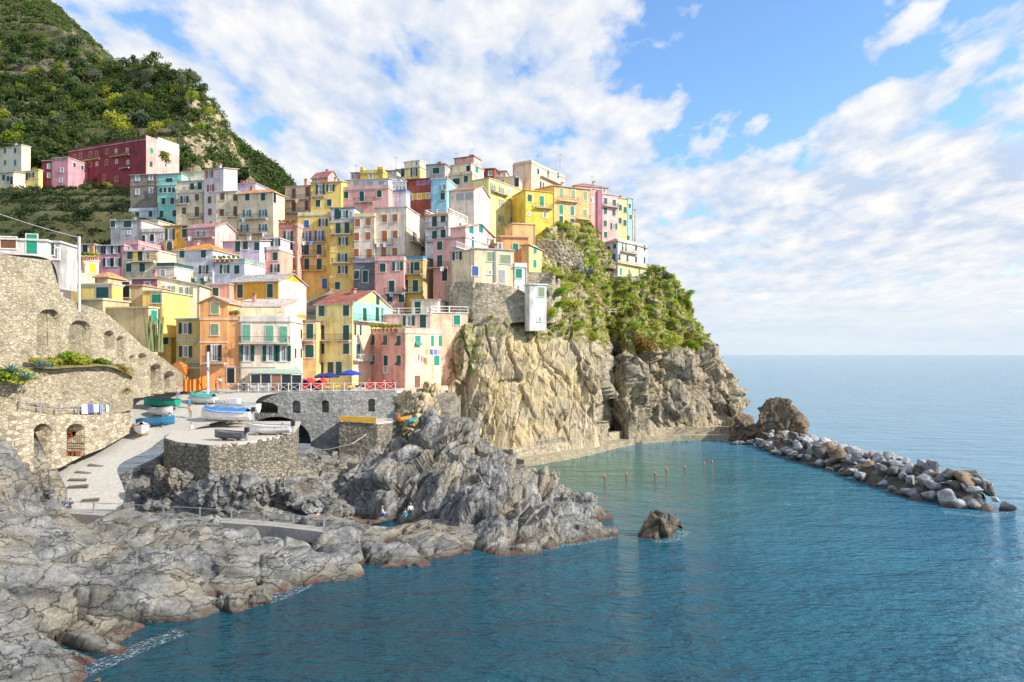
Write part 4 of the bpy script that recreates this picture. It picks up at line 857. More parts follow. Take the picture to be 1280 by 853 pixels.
# keep the ground under the cliff garden sheet
lim = np.where(gx > 13, (gy-156)*.72, np.where(gx > -8, (gy-133)*.72, (gy-104)*1.2+12))
gz = np.minimum(gz, lim)-6*np.exp(-((gy-128)/15)**2)
Bg = np.stack((gx, gy, gz), -1); Bg[..., 2] += .4*fbm(Bg.reshape(-1, 3)*.3, 3, 8).reshape(gz.shape)
tag(grid_obj('village_ground', Bg, rockmat('village_ground_stone', (.12, .1, .07), (.28, .25, .2), (.42, .38, .3), wet=False, ngreen=(.07, .1, .03))), kind='structure')

# --- masonry walls
def wall_sheet(name, label, top, bot, mat, arches=(), nu=260, nv=90, thick=.8, cat='wall', bumpy=.06, res=None):
    T = np.array([P(*a) for a in top]); Bt = np.array([P(*a) for a in bot])
    def ti(A):
        s = np.concatenate(([0], np.cumsum(np.linalg.norm(np.diff(A[:, :2], axis=0), axis=1))))
        return np.stack([np.interp(np.linspace(0, s[-1], nu), s, A[:, k]) for k in range(3)], 1)
    T, Bt = ti(T), ti(Bt); v = np.linspace(0, 1, nv)[None, :, None]
    Bg = Bt[:, None]*(1-v)+T[:, None]*v; N = normals(Bg); N[..., 2] = 0; N /= np.linalg.norm(N, axis=-1, keepdims=True)
    if (N[..., 1]).mean() > 0: N = -N
    X = CX+F_*Bg[..., 0]/Bg[..., 1]; Y = HY-F_*(Bg[..., 2]-CAMZ)/Bg[..., 1]
    Bg = Bg+N*(bumpy*fbm(Bg.reshape(-1, 3)*2.5, 3, 6)).reshape(X.shape)[..., None]
    for (cx, hw, y0, y1, rise, dep) in arches:
        dx = (X-cx)/hw; yy = y0+rise*(1-np.sqrt(np.clip(1-dx*dx, 0, 1)))
        ins = (abs(dx) < 1) & (Y > yy) & (Y < y1)
        Bg = Bg-N*(ins*dep)[..., None]
    back = -N[:, -1:]*thick
    Bg = np.concatenate((Bg, Bg[:, -1:]+back, Bg[:, :1]+back), axis=1)
    o = grid_obj(name, Bg, mat); tag(o, label, cat); return o
# big arched wall of the descending lane
wall_sheet('arched_stone_wall', 'tall golden stone wall with tapering arches under the descending lane',
  [(-70,318,66),(0,318,72),(63,326,76.5),(77,370,77.5),(103,381,79.5),(130,389,82),(151,407,84),(178,432,87.5),(205,449,92),(224,464,96),(236,472,99)],
  [(-70,520,64),(0,510,70),(63,500,74.5),(77,500,75.5),(103,500,77.5),(130,500,80),(151,500,82.5),(178,497,86.5),(205,492,91.5),(224,490,95.7),(236,488,98.8)], STONE_W,
  [(61,14.5,387,462,14,3.7),(100,13.5,401,460,12,3.7),(136.5,6,414,437,5,3.0),(150.5,4,420,446,4,3.0),(165.5,3,444,455,3,2.3),(178,5.5,442,460,5,3.0),(195,6.5,455,494,6,3.2),(212,6.5,464,494,6,3.2)], 520, 240)
tag(grid_obj('stone_ledge', loft([[(px, y0, D0), (px, y1, D1)] for px, y0, D0, y1, D1 in [(-70, 472, 65.5, 462, 69), (0, 465, 68.5, 458, 71.5), (40, 462, 71.5, 455, 74.5), (70, 461, 73.2, 455, 76.5), (103, 459, 75.8, 453, 78.5), (138, 459, 78.8, 453, 82), (168, 472, 83, 464, 87.5)]], 80, 12)[0], SLOPE), kind='structure')
tag(grid_obj('upper_lane', loft([[(px, y0, D0), ('xyz', P(px, y0, D0)[0]*(D0+9)/D0-2, D0+9, P(px, y0, D0)[2]-.4)] for px, y0, D0 in [(-70,318,66.3),(0,318,72.3),(63,326,76.8),(77,370,77.8),(103,381,79.8),(130,389,82.3),(151,407,84.3),(178,432,87.8),(205,449,92.3),(224,464,96.3),(236,472,99.3)]], 120, 8)[0], PAVE0), kind='structure')
# retaining ledge wall below it
wall_sheet('ledge_wall', 'stone retaining wall under the agave ledge', [(-60,470,66),(20,462,69.8),(60,462,73.4),(100,457,76.4),(138,456,79.6),(166,470,83.4)],
  [(-60,522,66.2),(20,519,70.3),(60,521,73.6),(100,522,76.6),(138,520,80.2),(166,512,84.4)], STONE_W, (), 260, 70, 1.5, bumpy=.15)
# lower wall with two arches along the ramp
wall_sheet('ramp_wall', 'low stone wall with two dark boat store arches beside the ramp', [(-10,513,68.5),(25,515,70),(75,519,73.7),(120,519,77.5),(165,516,84.4)],
  [(-10,600,68),(25,592,69.5),(75,585,73.2),(100,572,75.6),(130,560,79),(165,540,84.2)], STONE_L,
  [(53.5,11,530,600,10,4.5),(95,11.5,530,571,10,3.2)], 420, 200, 5.)
# pier wall under the boats
wall_sheet('pier_wall', 'dark rough stone pier wall under the beached boats', [(209,543,82),(205,548,76.3),(222,553,72.9),(262,557,70.3),(310,552,73.6),(369,541.5,81.4),(373,535,88)],
  [(209,575,81.8),(205,588,76.),(222,603,72.5),(262,620,69.8),(310,616,73.2),(369,603,81.),(373,585,87.8)], STONE_D, (), 330, 110, .8, bumpy=.2)
# bridge wall of the terrace
wall_sheet('bridge_wall', 'grey stone bridge wall with arches below the terrace fence', [(262,489,97),(300,490,98),(360,490,98),(430,490,99),(494,489,101),(510,490,106)],
  [(262,560,97),(300,560,97.8),(360,562,97.8),(430,565,98.8),(494,560,100.8),(510,560,105.8)], STONE_B,
  [(326,21,502.5,517,8,4.),(345,43,521.5,570,32,7.),(370,5,501,517,5,1.2),(406.5,4.3,501,516,3,1.2),(464.5,4.,499,515,2,1.2)], 520, 220, 1.)
# dark landing block with yellow beam
wall_sheet('landing_wall', 'dark landing block wall below the yellow beam', [(424,528,93.5),(470,530,93),(472,531,93),(503,527,98)], [(424,595,93.3),(470,592,92.8),(472,592,92.8),(503,575,97.8)], STONE_D, (), 160, 60, 5.)
# round bastion under the cream house
wall_sheet('bastion_wall', 'rounded stone bastion carrying the round cream house', [(556,354,128),(562,353,124.3),(575,352.5,121.2),(591,353,119.6),(610,354,119.4),(640,358,120),(660,367,122.5),(668,368,127)],
  [(554,400,127),(560,402,123.5),(573,404,120.2),(590,406,118.5),(610,406,118.4),(640,404,119),(662,402,121.5),(670,400,126)], STONE_L, (), 260, 100, 3.)
wall_sheet('garden_wall', 'stone terrace wall beneath the small orange house', [(659,340,123.5),(690,341,124),(700,343,128)], [(659,404,123),(692,404,123.6),(702,398,127.5)], STONE_L, (), 120, 100, 2.)
wall_sheet('terrace_wall', 'pale dry stone wall in the cliff garden below the golden house', [(672,299,153),(700,301,152),(730,318,152)], [(672,325,152.5),(700,330,151.5),(730,345,151.5)], STONE_L, (), 120, 60, 2., bumpy=.2)
wall_sheet('shoulder_wall', 'rubble terrace wall under the lonely pink cliff house', [(757,345,171),(790,346,170),(822,345,172)], [(757,362,170.7),(790,364,169.7),(822,362,171.7)], STONE_L, (), 120, 40, 3., bumpy=.2)

# --- ramp, piazza, pier top
CONC = plain((.46, .44, .4), .9, key='worn_concrete'); PAVE = plain((.5, .46, .4), .9, key='stone_paving')
rp = [[(40,640,69.5),(80,637,70),(120,637,70),(165,637,70)], [(60,612,72.5),(78,605,73.5),(115,605,73.5),(153,606,73.3)], [(62,590,76),(84,580,77),(115,581,77),(148,583,76.8)],
 [(80,572,79),(112,563,81),(150,563,80.8),(178,566,80)], [(120,552,83),(148,545,84.5),(182,545,84.3),(212,549,83)], [(150,532,87),(166,527,88.5),(215,528,88),(262,530,86)],
 [(165,511,92),(176,507,93),(240,510,92.5),(310,517,90)], [(180,499,96),(190,494,97),(260,494,97),(330,495,96.8)], [(200,487,101),(212,483,102),(300,485,101),(400,486,100)], [(205,480,107),(225,479,108),(320,480,107),(420,481,107)]]
Bg, N = loft([list(x) for x in zip(*rp)], 90, 120)
tag(grid_obj('ramp', Bg, CONC, smooth=True), kind='structure')
z0 = P(360, 489.5, 98)[2]
mb = MB(); mb.prism([P(262,489,97.3)[:2], P(300,489,98.3)[:2], P(430,489,99.3)[:2], P(494,489,101.3)[:2], P(560,489,110)[:2], P(560,489,116)[:2], P(240,489,116)[:2]], z0-.5, z0+.05)
tag(mb.build('piazza', PAVE), kind='structure')
zp = 8.6
mb = MB(); mb.prism([G(206,548,zp)[:2], G(222,553,zp)[:2], G(262,557,zp)[:2], G(310,552,zp)[:2], G(368,541.5,zp)[:2], G(376,527,zp)[:2], G(300,527,zp)[:2], G(215,540,zp)[:2]], zp-.3, zp+.03)
tag(mb.build('pier_top', PAVE), kind='structure')
mb = MB(); zl = P(450, 529, 93)[2]-.05
mb.prism([P(424,528,93.6)[:2], P(470,530,93.1)[:2], P(503,527,98)[:2], P(500,527,101)[:2], P(428,528,99)[:2]], zl-2, zl); tag(mb.build('landing', PAVE), kind='structure')
# gully floor, rough ground between ramp, pier and shore
gl = [[(140,650,68.5),(150,620,72),(150,595,75.5),(195,572,79.5),(215,556,82)], [(200,648,68.2),(200,626,69.8),(203,602,73),(218,588,77.5),(235,578,82)], [(265,648,67.4),(265,626,68),(265,605,69.2),(285,600,73),(295,590,82)],
 [(345,652,68.5),(345,634,70.5),(348,614,74),(364,603,79),(370,570,90)], [(410,660,68.5),(415,650,74),(420,620,80),(420,590,86),(400,555,97)], [(470,655,72),(468,640,76),(465,615,82),(460,590,88),(450,562,98)], [(520,640,76),(518,620,79),(515,600,84),(510,575,90),(505,550,102)]]
Bg, N = loft([list(c) for c in gl], 240, 200)
off = rock_off(Bg.reshape(-1, 3), 63, [((3., 2., 2.), .4, .1, .5, .4), ((1., .7, .6), .15, .12, .15, .2)], M1, (.3, 2.)).reshape(Bg.shape[:2])
kk = fade(*Bg.shape[:2], .1)
tag(grid_obj('gully_floor', Bg+N*(off*kk)[..., None], PALE_ROCK), kind='structure')
# shore path at the foot of the ramp
mb = MB()
ep = [(60,634),(130,639),(200,643),(270,647),(340,652),(410,660)]
a = [G(x, y, 2.25) for x, y in ep]; c = [G(x, y+6, 2.25) for x, y in ep]
for i in range(len(ep)-1): mb.prism([a[i][:2], a[i+1][:2], c[i+1][:2], c[i][:2]], 1.2, 2.25)
tag(mb.build('shore_path', plain((.33, .31, .28), .95, key='weathered_path')), kind='structure')

# --- quay round the cove
qf = [(655,584),(680,580),(705,576),(740,569),(770,561),(800,555),(850,551.5),(905,551),(935,552)]
A_ = [np.array(G(x, y, 0.)[:2]) for x, y in qf]
def offs(pts, d):
    out = []
    for i, p in enumerate(pts):
        t = pts[min(i+1, len(pts)-1)]-pts[max(i-1, 0)]; t = t/np.linalg.norm(t); out.append(p+np.array((-t[1], t[0]))*d)
    return out
mb = MB(); o1 = offs(A_, 2.6)
for i in range(len(A_)-1): mb.prism([A_[i], A_[i+1], o1[i+1], o1[i]], -2, 1.15)
tag(mb.build('quay', rubble('quay_stone', [(.4, .35, .24), (.48, .42, .3), (.34, .29, .2)], 1.5, (.44, .39, .28))), kind='structure')
o2 = offs(A_, 2.55); o3 = offs(A_, 3.4); o4 = offs(A_, 7)
mb = MB()
for i in range(len(A_)-1):
    h0 = 2.6
    mb.prism([o2[i], o2[i+1], o3[i+1], o3[i]], .5, h0+.35*(i % 2 == 0)*0)
    mb.prism([o3[i], o3[i+1], o4[i+1], o4[i]], .5, 2.3)
tag(mb.build('quay_wall', STONE_L), 'long low stone wall behind the curved quay at the cliff foot', 'wall')
# ------------------------------------------------------------ vegetation
def quads_from(pts, nrm, size, rng):
    n = len(pts); r = rng.normal(size=(n, 3)); d = nrm+.75*r; d /= np.linalg.norm(d, axis=1, keepdims=True)
    u = np.cross(d, rng.normal(size=(n, 3))); u /= np.linalg.norm(u, axis=1, keepdims=True)+1e-9; w = np.cross(d, u)
    s = size*rng.uniform(.6, 1.4, (n, 1)); a = s*.5; c = s*.5*rng.uniform(.5, .95, (n, 1))
    V = np.stack((pts-u*a, pts-w*c, pts+u*a, pts+w*c), 1).reshape(-1, 3)
    return V, np.arange(n*4).reshape(-1, 4)
def lobed(n, lobes, rng):
    L = np.array([l[:3] for l in lobes]); Rr = np.array([l[3] for l in lobes]); wt = Rr**2/np.sum(Rr**2)
    i = rng.choice(len(lobes), n, p=wt); d = rng.normal(size=(n, 3)); d /= np.linalg.norm(d, axis=1, keepdims=True)
    d[:, 2] = np.where(d[:, 2] < -.5, -d[:, 2], d[:, 2]); rad = Rr[i]*(1-.45*rng.random(n)**2.2)*(1+.18*rng.normal(size=n))
    return L[i]+d*rad[:, None]*np.array((1, 1, .85)), d
def rand_lobes(k, R, H, rng, base=0.):
    out = []
    for _ in range(k):
        a = rng.uniform(0, 6.28); q = rng.uniform(0, 1)**.6*R*.62; out.append((q*math.cos(a), q*math.sin(a), base+H*rng.uniform(.3, .85)-.25*q, R*rng.uniform(.32, .52)))
    return out
def bush_mesh(name, mat, R, H, k, n, leaf, seed, base=0.):
    rng = np.random.default_rng(seed); p, d = lobed(n, rand_lobes(k, R, H, rng, base), rng); V, Fq = quads_from(p, d, leaf, rng)
    return np_mesh(name, V, Fq, mat)
F_HILL = foliage('hill_foliage', [(.01, .036, .01), (.03, .075, .018), (.07, .12, .028), (.13, .17, .045)])
F_BRI = foliage('bright_foliage', [(.06, .13, .012), (.16, .26, .02), (.3, .37, .03), (.38, .38, .05)])
F_PROM = foliage('cliff_garden_foliage', [(.04, .12, .015), (.14, .28, .025), (.3, .42, .03), (.48, .48, .07)])
F_RUST = foliage('rusty_foliage', [(.12, .08, .02), (.22, .14, .03), (.3, .2, .04)])
F_GREY = foliage('grey_green_foliage', [(.06, .09, .05), (.12, .16, .09), (.2, .24, .14)])
BARK = plain((.1, .075, .05), .95, key='bark')
def trunk_mesh(h, r, seed):
    rng = random.Random(seed); m = MB(); p = Vector((0, 0, -.4)); q = Vector((rng.uniform(-.15, .15)*h, rng.uniform(-.15, .15)*h, h*.55)); m.bar(p, q, r, 0, 6)
    for k in range(4):
        a = rng.uniform(0, 6.28); m.bar(q-Vector((0, 0, h*.1*k*.5)), q+Vector((math.cos(a)*h*.3, math.sin(a)*h*.3, h*.35)), r*.5, 0, 5)
    return m.mesh('trunk', BARK)
TV = []
for i, (mat, R, H, k, n, leaf) in enumerate([(F_HILL, 2.6, 4.2, 9, 900, .42), (F_HILL, 2.1, 5.2, 9, 800, .4), (F_HILL, 3.2, 3.8, 11, 1000, .45), (F_BRI, 2.6, 4.2, 9, 850, .42), (F_GREY, 2.2, 3.8, 8, 750, .4)]):
    TV.append((trunk_mesh(H*.7, .18, i), bush_mesh('crown', mat, R, H, k, n, leaf, i+10, .6)))
def tree(loc, v, s, rz, label, group, name='tree'):
    r = empty(name, loc, rz); r.scale = (s, s, s*random.uniform(.9, 1.15)); tag(r, label, 'tree', group)
    link('trunk', TV[v][0], r); link('crown', TV[v][1], r); return r
def sample_grid(Bg, n, rng, wfun=None):
    a = Bg[:-1, :-1]; u = Bg[1:, :-1]-a; v = Bg[:-1, 1:]-a; ar = np.linalg.norm(np.cross(u, v), axis=-1)
    if wfun is not None: ar = ar*wfun
    p = (ar/ar.sum()).ravel(); i = rng.choice(len(p), n, p=p); ii, jj = np.unravel_index(i, ar.shape)
    s, t = rng.random((n, 1)), rng.random((n, 1)); nn = np.cross(u[ii, jj], v[ii, jj]); nn /= np.linalg.norm(nn, axis=1, keepdims=True)+1e-9
    nn *= np.sign(nn[:, 2:3]+1e-9)
    return a[ii, jj]+u[ii, jj]*s+v[ii, jj]*t, nn, ii, jj
def px_of(p): return CX+F_*p[..., 0]/p[..., 1], HY-F_*(p[..., 2]-CAMZ)/p[..., 1]
def scrub(name, Bg, n, per, size, leaf, mat, rng, wfun=None, lift=.3, label=None):
    pts, nn, ii, jj = sample_grid(Bg, n, rng, wfun)
    s = size*rng.uniform(.45, 1.35, (n, 1)); tmp = rng.normal(size=(n, per, 3)); tmp /= np.linalg.norm(tmp, axis=2, keepdims=True); tmp[..., 2] = abs(tmp[..., 2])*.9
    q = pts[:, None]+tmp*s[:, None]*np.sqrt(rng.uniform(.35, 1.1, (n, per, 1)))+np.array((0, 0, lift*-.3))
    V, Fq = quads_from(q.reshape(-1, 3), tmp.reshape(-1, 3), leaf, rng)
    o = link(name, np_mesh(name, V, Fq, mat)); tag(o, label, 'shrubs', None, 'stuff'); return o
rng = np.random.default_rng(5)
g = HILLG[:-1, :-1]; hx, hy = px_of(g); fbn = fbm(g.reshape(-1, 3)*.045, 3, 44).reshape(hx.shape); rt = HILLR[:-1, :-1]
dens = np.clip(.6+1.5*fbn, .2, 1.2)*(1-.6*np.clip(rt, 0, 1)); dens = np.where((hy > 35) & (hy < 92) & (hx < 135), dens*.5, dens); dens = np.where(hy > 120, dens*1.25, dens)
dens *= (g[..., 2] > 40)*np.clip(abs(normals(HILLG)[:-1, :-1, 2])*1.5-.3, .14, 1)
dens *= np.where(hx < -60, .35, 1)*(hx > -420)
scrub('hill_scrub', HILLG, 13500, 40, 2.0, .75, F_HILL, rng, dens, label='dark green scrub covering the terraced hill')
scrub('hill_bright_scrub', HILLG, 420, 40, 1.8, .65, F_BRI, rng, np.where(hy > 118, np.clip(fbn+.25, 0, 1), .12*np.clip(fbn+.4, 0, 1)), label='yellow green scrub on the lower hill terraces')
scrub('far_hill_woods', FARG, 3800, 40, 3.6, 1.2, F_HILL, rng, None, label='dense dark woodland on the farther hill')
gx_, gy_ = px_of(GARD[:-1, :-1])
scrub('garden_scrub', GARD, 2600, 36, 1.3, .5, foliage('shaded_bramble', [(.008, .022, .008), (.02, .045, .012), (.045, .07, .02)]), rng, np.clip(.5+1.4*fbm(GARD[:-1, :-1].reshape(-1, 3)*.08, 3, 9).reshape(gx_.shape), .08, 1), label='dark undergrowth on the shaded garden terraces')  # shade of the slope is put into the darker leaf colours
# countable trees of the hill
n = 0
pts, nn, ii, jj = sample_grid(HILLG, 2200, rng, np.clip(dens, 0, 1)*(hy > -20)*(hx > -20))
X, Y = px_of(pts); order = np.argsort(pts[:, 1]); kept = []
for i in order:
    if n >= 240: break
    if X[i] < -15 or X[i] > 262 or Y[i] > 215: continue
    if any(abs(X[i]-a) < 6.5 and abs(Y[i]-c) < 5.5 for a, c in kept): continue
    kept.append((X[i], Y[i])); low = Y[i] > 118
    v = int(rng.choice([0, 1, 2, 3, 4], p=[.26, .24, .24, .16, .1] if low else [.28, .22, .28, .06, .16])); n += 1
    lab, grp = [('dark green broadleaf tree on the terraced hill', 'dark trees on the terraced hill'), ('yellow green tree among the dark hillside trees', 'yellow green trees on the hill'), ('grey green olive tree on the hill terraces', 'olive trees on the hill')][0 if v < 3 else v-2]
    tree(tuple(pts[i]+np.array((0, 0, -.3))), v, rng.uniform(.7, 1.45), rng.uniform(0, 6.28), lab, grp, 'olive_tree' if v == 4 else 'broadleaf_tree')
tree(P(142, 172, 226), 3, 1.9, 1., 'large bright yellow green tree above the crimson hotel roof', None)
# bushes near houses on the left hill
for (px, py, D, v, s) in [(45, 212, 213, 3, .8), (55, 216, 212, 3, .9), (68, 214, 212, 3, .8), (78, 212, 212, 3, .7)]:
    tree(P(px, py+10, D), v, s*.8, px, 'yellow green bush row above the purple pink house', 'bushes above the purple house')
tree(P(135, 240, 203), 3, .6, 2, 'small bright bush below the crimson hotel', None)
tree(P(207, 207, 200), 3, .8, 3, 'orange green tree against the sunlit hotel end', None)

# cliff garden bushes
BV = [bush_mesh('bush', m_, R, H, k, n_, leaf, 60+i) for i, (m_, R, H, k, n_, leaf) in enumerate([(F_PROM, 1.7, 1.9, 8, 620, .3), (F_PROM, 1.3, 2.2, 7, 520, .28), (F_BRI, 1.5, 1.5, 7, 520, .28), (F_RUST, 1.7, 1.3, 7, 500, .26), (F_GREY, 1.2, 1.3, 6, 420, .28)])]
KIND = [('leafy green bush on the cliff garden slope', 'green bushes of the cliff garden'), ('tall green bush on the cliff garden slope', 'tall bushes of the cliff garden'), ('bright yellow green bush on the cliff garden slope', 'bright bushes of the cliff garden'),
        ('rusty brown dry bush on the cliff garden slope', 'rusty bushes of the cliff garden'), ('grey green bush on the cliff garden slope', 'grey bushes of the cliff garden')]
g = PROM[:-1, :-1]; ux = PROM_UP[:-1, :-1]; px_, py_ = px_of(g); fn = fbm(g.reshape(-1, 3)*.12, 3, 71).reshape(px_.shape)
wf = np.clip((ux-.35)*2, 0, 1)*(px_ > 676)*(g[..., 2] > 16)
scrub('cliff_ground_cover', PROM, 4600, 24, .5, .3, F_PROM, rng, wf*np.clip(.6+1.5*fn, .12, 1.2), label='low green ground cover on the promontory slope')
scrub('cliff_dry_grass', PROM, 1500, 20, .5, .25, F_RUST, rng, wf*np.clip(.4-1.5*fn, .05, 1), label='dry rusty grass patches on the promontory slope')
gl_ = (px_ < 605)*(py_ < 470)*(py_ > 395)*1.+(py_ < 425)*(px_ < 690)*(px_ > 600)*.6
scrub('cliff_ledge_grass', PROM, 700, 14, .35, .2, F_PROM, rng, gl_*np.clip(fn+.2, 0, 1)+1e-9, label='grass tufts on the ledges of the golden cliff')
pts, nn, ii, jj = sample_grid(PROM, 1400, rng, wf); X, Y = px_of(pts); kept = []; n = 0
for i in range(len(pts)):
    if n >= 210: break
    if X[i] > 915 or any(abs(X[i]-a) < 6 and abs(Y[i]-c) < 5 for a, c in kept): continue
    kept.append((X[i], Y[i])); n += 1; v = int(rng.choice(5, p=[.34, .24, .22, .1, .1])); s = rng.uniform(.35, .85)
    o = link('bush', BV[v], None, tuple(pts[i]+np.array((0, 0, -.2))), rng.uniform(0, 6.28)); o.scale = (s, s, s*rng.uniform(.8, 1.2)); tag(o, KIND[v][0], 'bush', KIND[v][1])
for (px, py, D, s, v) in [(822, 345, 171, 1.8, 2), (832, 352, 170, 1.6, 4), (838, 362, 169, 1.4, 0), (862, 372, 166, .9, 0), (812, 440, 143, 2.0, 3), (800, 432, 143, 1.6, 3), (836, 440, 146, 1.7, 0), (865, 440, 152, 1.8, 2), (716, 395, 134, 1.5, 1), (705, 372, 140, 1.5, 0)]:
    o = link('bush', BV[v], None, P(px, py, D), px); o.scale = (s, s, s); tag(o, ['large round green bush on the promontory flank', 'tall dark bush by the cliff garden path', 'large bright bush on the promontory flank', 'large rusty bush above the sea cliff', 'grey bush beside the lonely pink cliff house'][v], 'bush', 'large bushes %d of the promontory' % v if False else ['big round bushes of the promontory', 'tall dark bushes by the path', 'big bright bushes of the promontory', 'big rusty bushes above the cliff', 'grey bushes by the cliff house'][v])
for i, (px, py, D, s, v) in enumerate([(694, 346, 123.6, .9, 0), (702, 352, 126, 1., 2), (690, 398, 122.6, .9, 0), (700, 392, 125, 1.1, 1), (676, 403, 121.8, .6, 2), (684, 372, 122.8, .8, 4), (699, 372, 124.6, .9, 0), (612, 400, 118, .5, 2), (588, 404, 118.2, .6, 4)]):
    o = link('bush', BV[v], None, P(px, py, D), px); o.scale = (s, s, s); tag(o, 'creeper bush growing on the bastion and garden walls', 'bush', 'creepers on the bastion walls')
for i, (px, py, D, s) in enumerate([(268, 212, 240, 1.6), (280, 222, 244, 1.7), (262, 224, 236, 1.5), (291, 232, 246, 1.7), (276, 236, 238, 1.6), (255, 232, 228, 1.3), (286, 212, 250, 1.6)]):
    tree(P(px, py, D), [0, 2, 1][i % 3], s, i, 'dark tree filling the hollow between the two hills', 'trees in the hollow between the hills', 'broadleaf_tree')
def tp(t, x, y, D):
    ox, oy, ks = TILES[t]; return P(ox+x/ks, oy+y/ks, D)
POT = MB(); POT.prism([(.22*math.cos(k*.785), .22*math.sin(k*.785)) for k in range(8)], 0, .4); POT.prism([(.26*math.cos(k*.785), .26*math.sin(k*.785)) for k in range(8)], .36, .44); POT = POT.mesh('pot', plain((.45, .18, .09), .8, key='terracotta'))
F_FLOW = foliage('flowering_foliage', [(.04, .1, .03), (.1, .2, .04), (.5, .06, .12), (.65, .1, .3)])
PL = [bush_mesh('leaves', m_, .5, .8, 4, 160, .14, 90+i) for i, m_ in enumerate((F_PROM, F_FLOW))]
def potted(t, x, y, D, v, label, group):
    r_ = empty('potted_plant', tp(t, x, y, D)); tag(r_, label, 'plant', group); link('pot', POT, r_); link('leaves', PL[v], r_, (0, 0, .3)); r_.scale = (1.25, 1.25, 1.25)
for i in range(7): potted('B', 48+i*15, 484, 148.2, i % 2, 'potted flowers on the roof terrace of the salmon tower house', 'flower pots of the salmon tower')
for i in range(6): potted('A', 800+i*28, 700, 131.6+.5*0, 0, 'potted shrub on the terrace of the pale blue wing', 'terrace shrubs of the pale blue wing')
for i in range(8): potted('E', 500+i*24, 452, 108.6+i*.0, 0, 'green potted plant along the roof edge of the pink corner house', 'roof plants of the pink corner house')
for i in range(5): potted('I', 170+i*45, 385, 112.5, 0, 'potted plant on the roof terrace above the yellow shutters', 'roof pots above the yellow shutters')
for i in range(5): potted('D', 505+i*14, 376, 100.6, i % 2, 'potted plant on the low orange wing terrace', 'pots of the orange wing')
def cloth(t, x, y, D, c, label, w=.7, h=.9):
    m = MB(); m.add([(0, 0, 0), (w*.5, .04, -.03), (w, 0, 0), (w*.97, -.03, -h), (w*.5, .05, -h*1.04), (.02, -.03, -h), (0, .03, 0), (w*.5, .07, -.03), (w, .03, 0), (w*.97, 0, -h), (w*.5, .08, -h*1.04), (.02, 0, -h)], [(0, 1, 4, 5), (1, 2, 3, 4), (6, 11, 10, 7), (7, 10, 9, 8), (0, 6, 7, 1), (1, 7, 8, 2), (5, 4, 10, 11), (4, 3, 9, 10)])
    tag(m.build('laundry', plain(c, .9, key='laundry_cloth'), None, tp(t, x, y, D)), label, 'laundry')
for a in [('B', 180, 575, 148.6, (.75, .75, .76), 'white sheet on the blue shuttered balcony'), ('B', 225, 575, 148.8, (.2, .3, .6), 'blue towel on the blue shuttered balcony'), ('B', 265, 655, 149, (.6, .2, .2), 'red cloth on the yellow tower balcony'), ('B', 620, 586, 144, (.76, .74, .7), 'white cloth on the beige house balcony'), ('B', 660, 586, 144.2, (.5, .55, .7), 'pale blue cloth on the beige house balcony'), ('A', 680, 785, 130.8, (.2, .6, .6), 'turquoise towel on the pale blue house balcony'), ('A', 735, 785, 131, (.75, .74, .74), 'white towel on the pale blue house balcony'), ('A', 640, 548, 141.5, (.75, .7, .72), 'white sheet on the pink slab roof house balcony'), ('A', 960, 438, 154.5, (.3, .45, .6), 'blue cloth on the cream corner house balcony'), ('A', 1080, 525, 154.8, (.75, .73, .7), 'white cloth on the cream corner house balcony'), ('N', 420, 520, 162.5, (.72, .4, .3), 'orange cloth on the long upper balcony'), ('E', 600, 213, 129.5, (.4, .5, .7), 'blue cloth on the pink house balcony under the beige house'), ('M', 600, 708, 130, (.74, .72, .7), 'white cloth on the iron balcony by the round house')]: cloth(*a)
# bushes on the wall ledge at left and the agaves
for (px, py, D, s, v) in [(72, 461, 75.5, 1.1, 2), (84, 459, 76.5, 1.2, 2), (96, 459, 77.3, 1.1, 0), (108, 459, 78, 1., 2), (120, 459, 79, .9, 2), (135, 462, 80.5, .9, 4), (148, 466, 82, .9, 3), (46, 458, 73, .8, 2), (22, 482, 69.5, 1.1, 0), (10, 478, 69, 1.2, 2), (152, 492, 82.5, .9, 3), (30, 400, 74, .5, 3)]:
    o = link('bush', BV[v], None, P(px, py, D), px*.7); o.scale = (s, s, s*.75); tag(o, ['green bush at the left end of the stone ledge', '', 'bright yellow green bush on the stone wall ledge', 'rusty creeper bush on the stone wall', 'grey green bush at the end of the wall ledge'][v], 'bush', ['green ledge bushes', '', 'bright ledge bushes', 'rusty wall bushes', 'grey ledge bushes'][v])
def agave_mesh(seed, R=1.1, n=26):
    r = random.Random(seed); m = MB()
    for i in range(n):
        a = i*2.4; el = R_(12+62*(i/n)); L = R*r.uniform(.8, 1.1); d = Vector((math.cos(a)*math.cos(el), math.sin(a)*math.cos(el), math.sin(el))); sd_ = Vector((-math.sin(a), math.cos(a), 0)); pr = None
        for k in range(5):
            t = k/4; c = d*L*t+Vector((0, 0, -.22*t*t*L)); wd = .11*R*(1-t)**.7*(1.1 if k else .8)+.004; cur = (c-sd_*wd+Vector((0, 0, .02)), c-Vector((0, 0, .03)), c+sd_*wd+Vector((0, 0, .02)))
            if pr: m.add(list(pr)+list(cur), [(0, 1, 4, 3), (1, 2, 5, 4)])
            pr = cur
    return m.mesh('agave', plain((.16, .26, .24), .5, key='agave_leaf'))
AG = [agave_mesh(1), agave_mesh(2)]
for i, (px, py, D, s, l) in enumerate([(14, 466, 68.5, 1.3, 'spiky blue agave at the far left of the ledge'), (33, 474, 69, 1.1, 'spiky blue agave hanging over the ledge wall'), (52, 460, 72, 1.25, 'spiky blue agave beside the bright ledge bushes')]):
    o = link('agave', AG[i % 2], None, P(px, py, D), i); o.scale = (s, s, s); tag(o, l, 'agave')
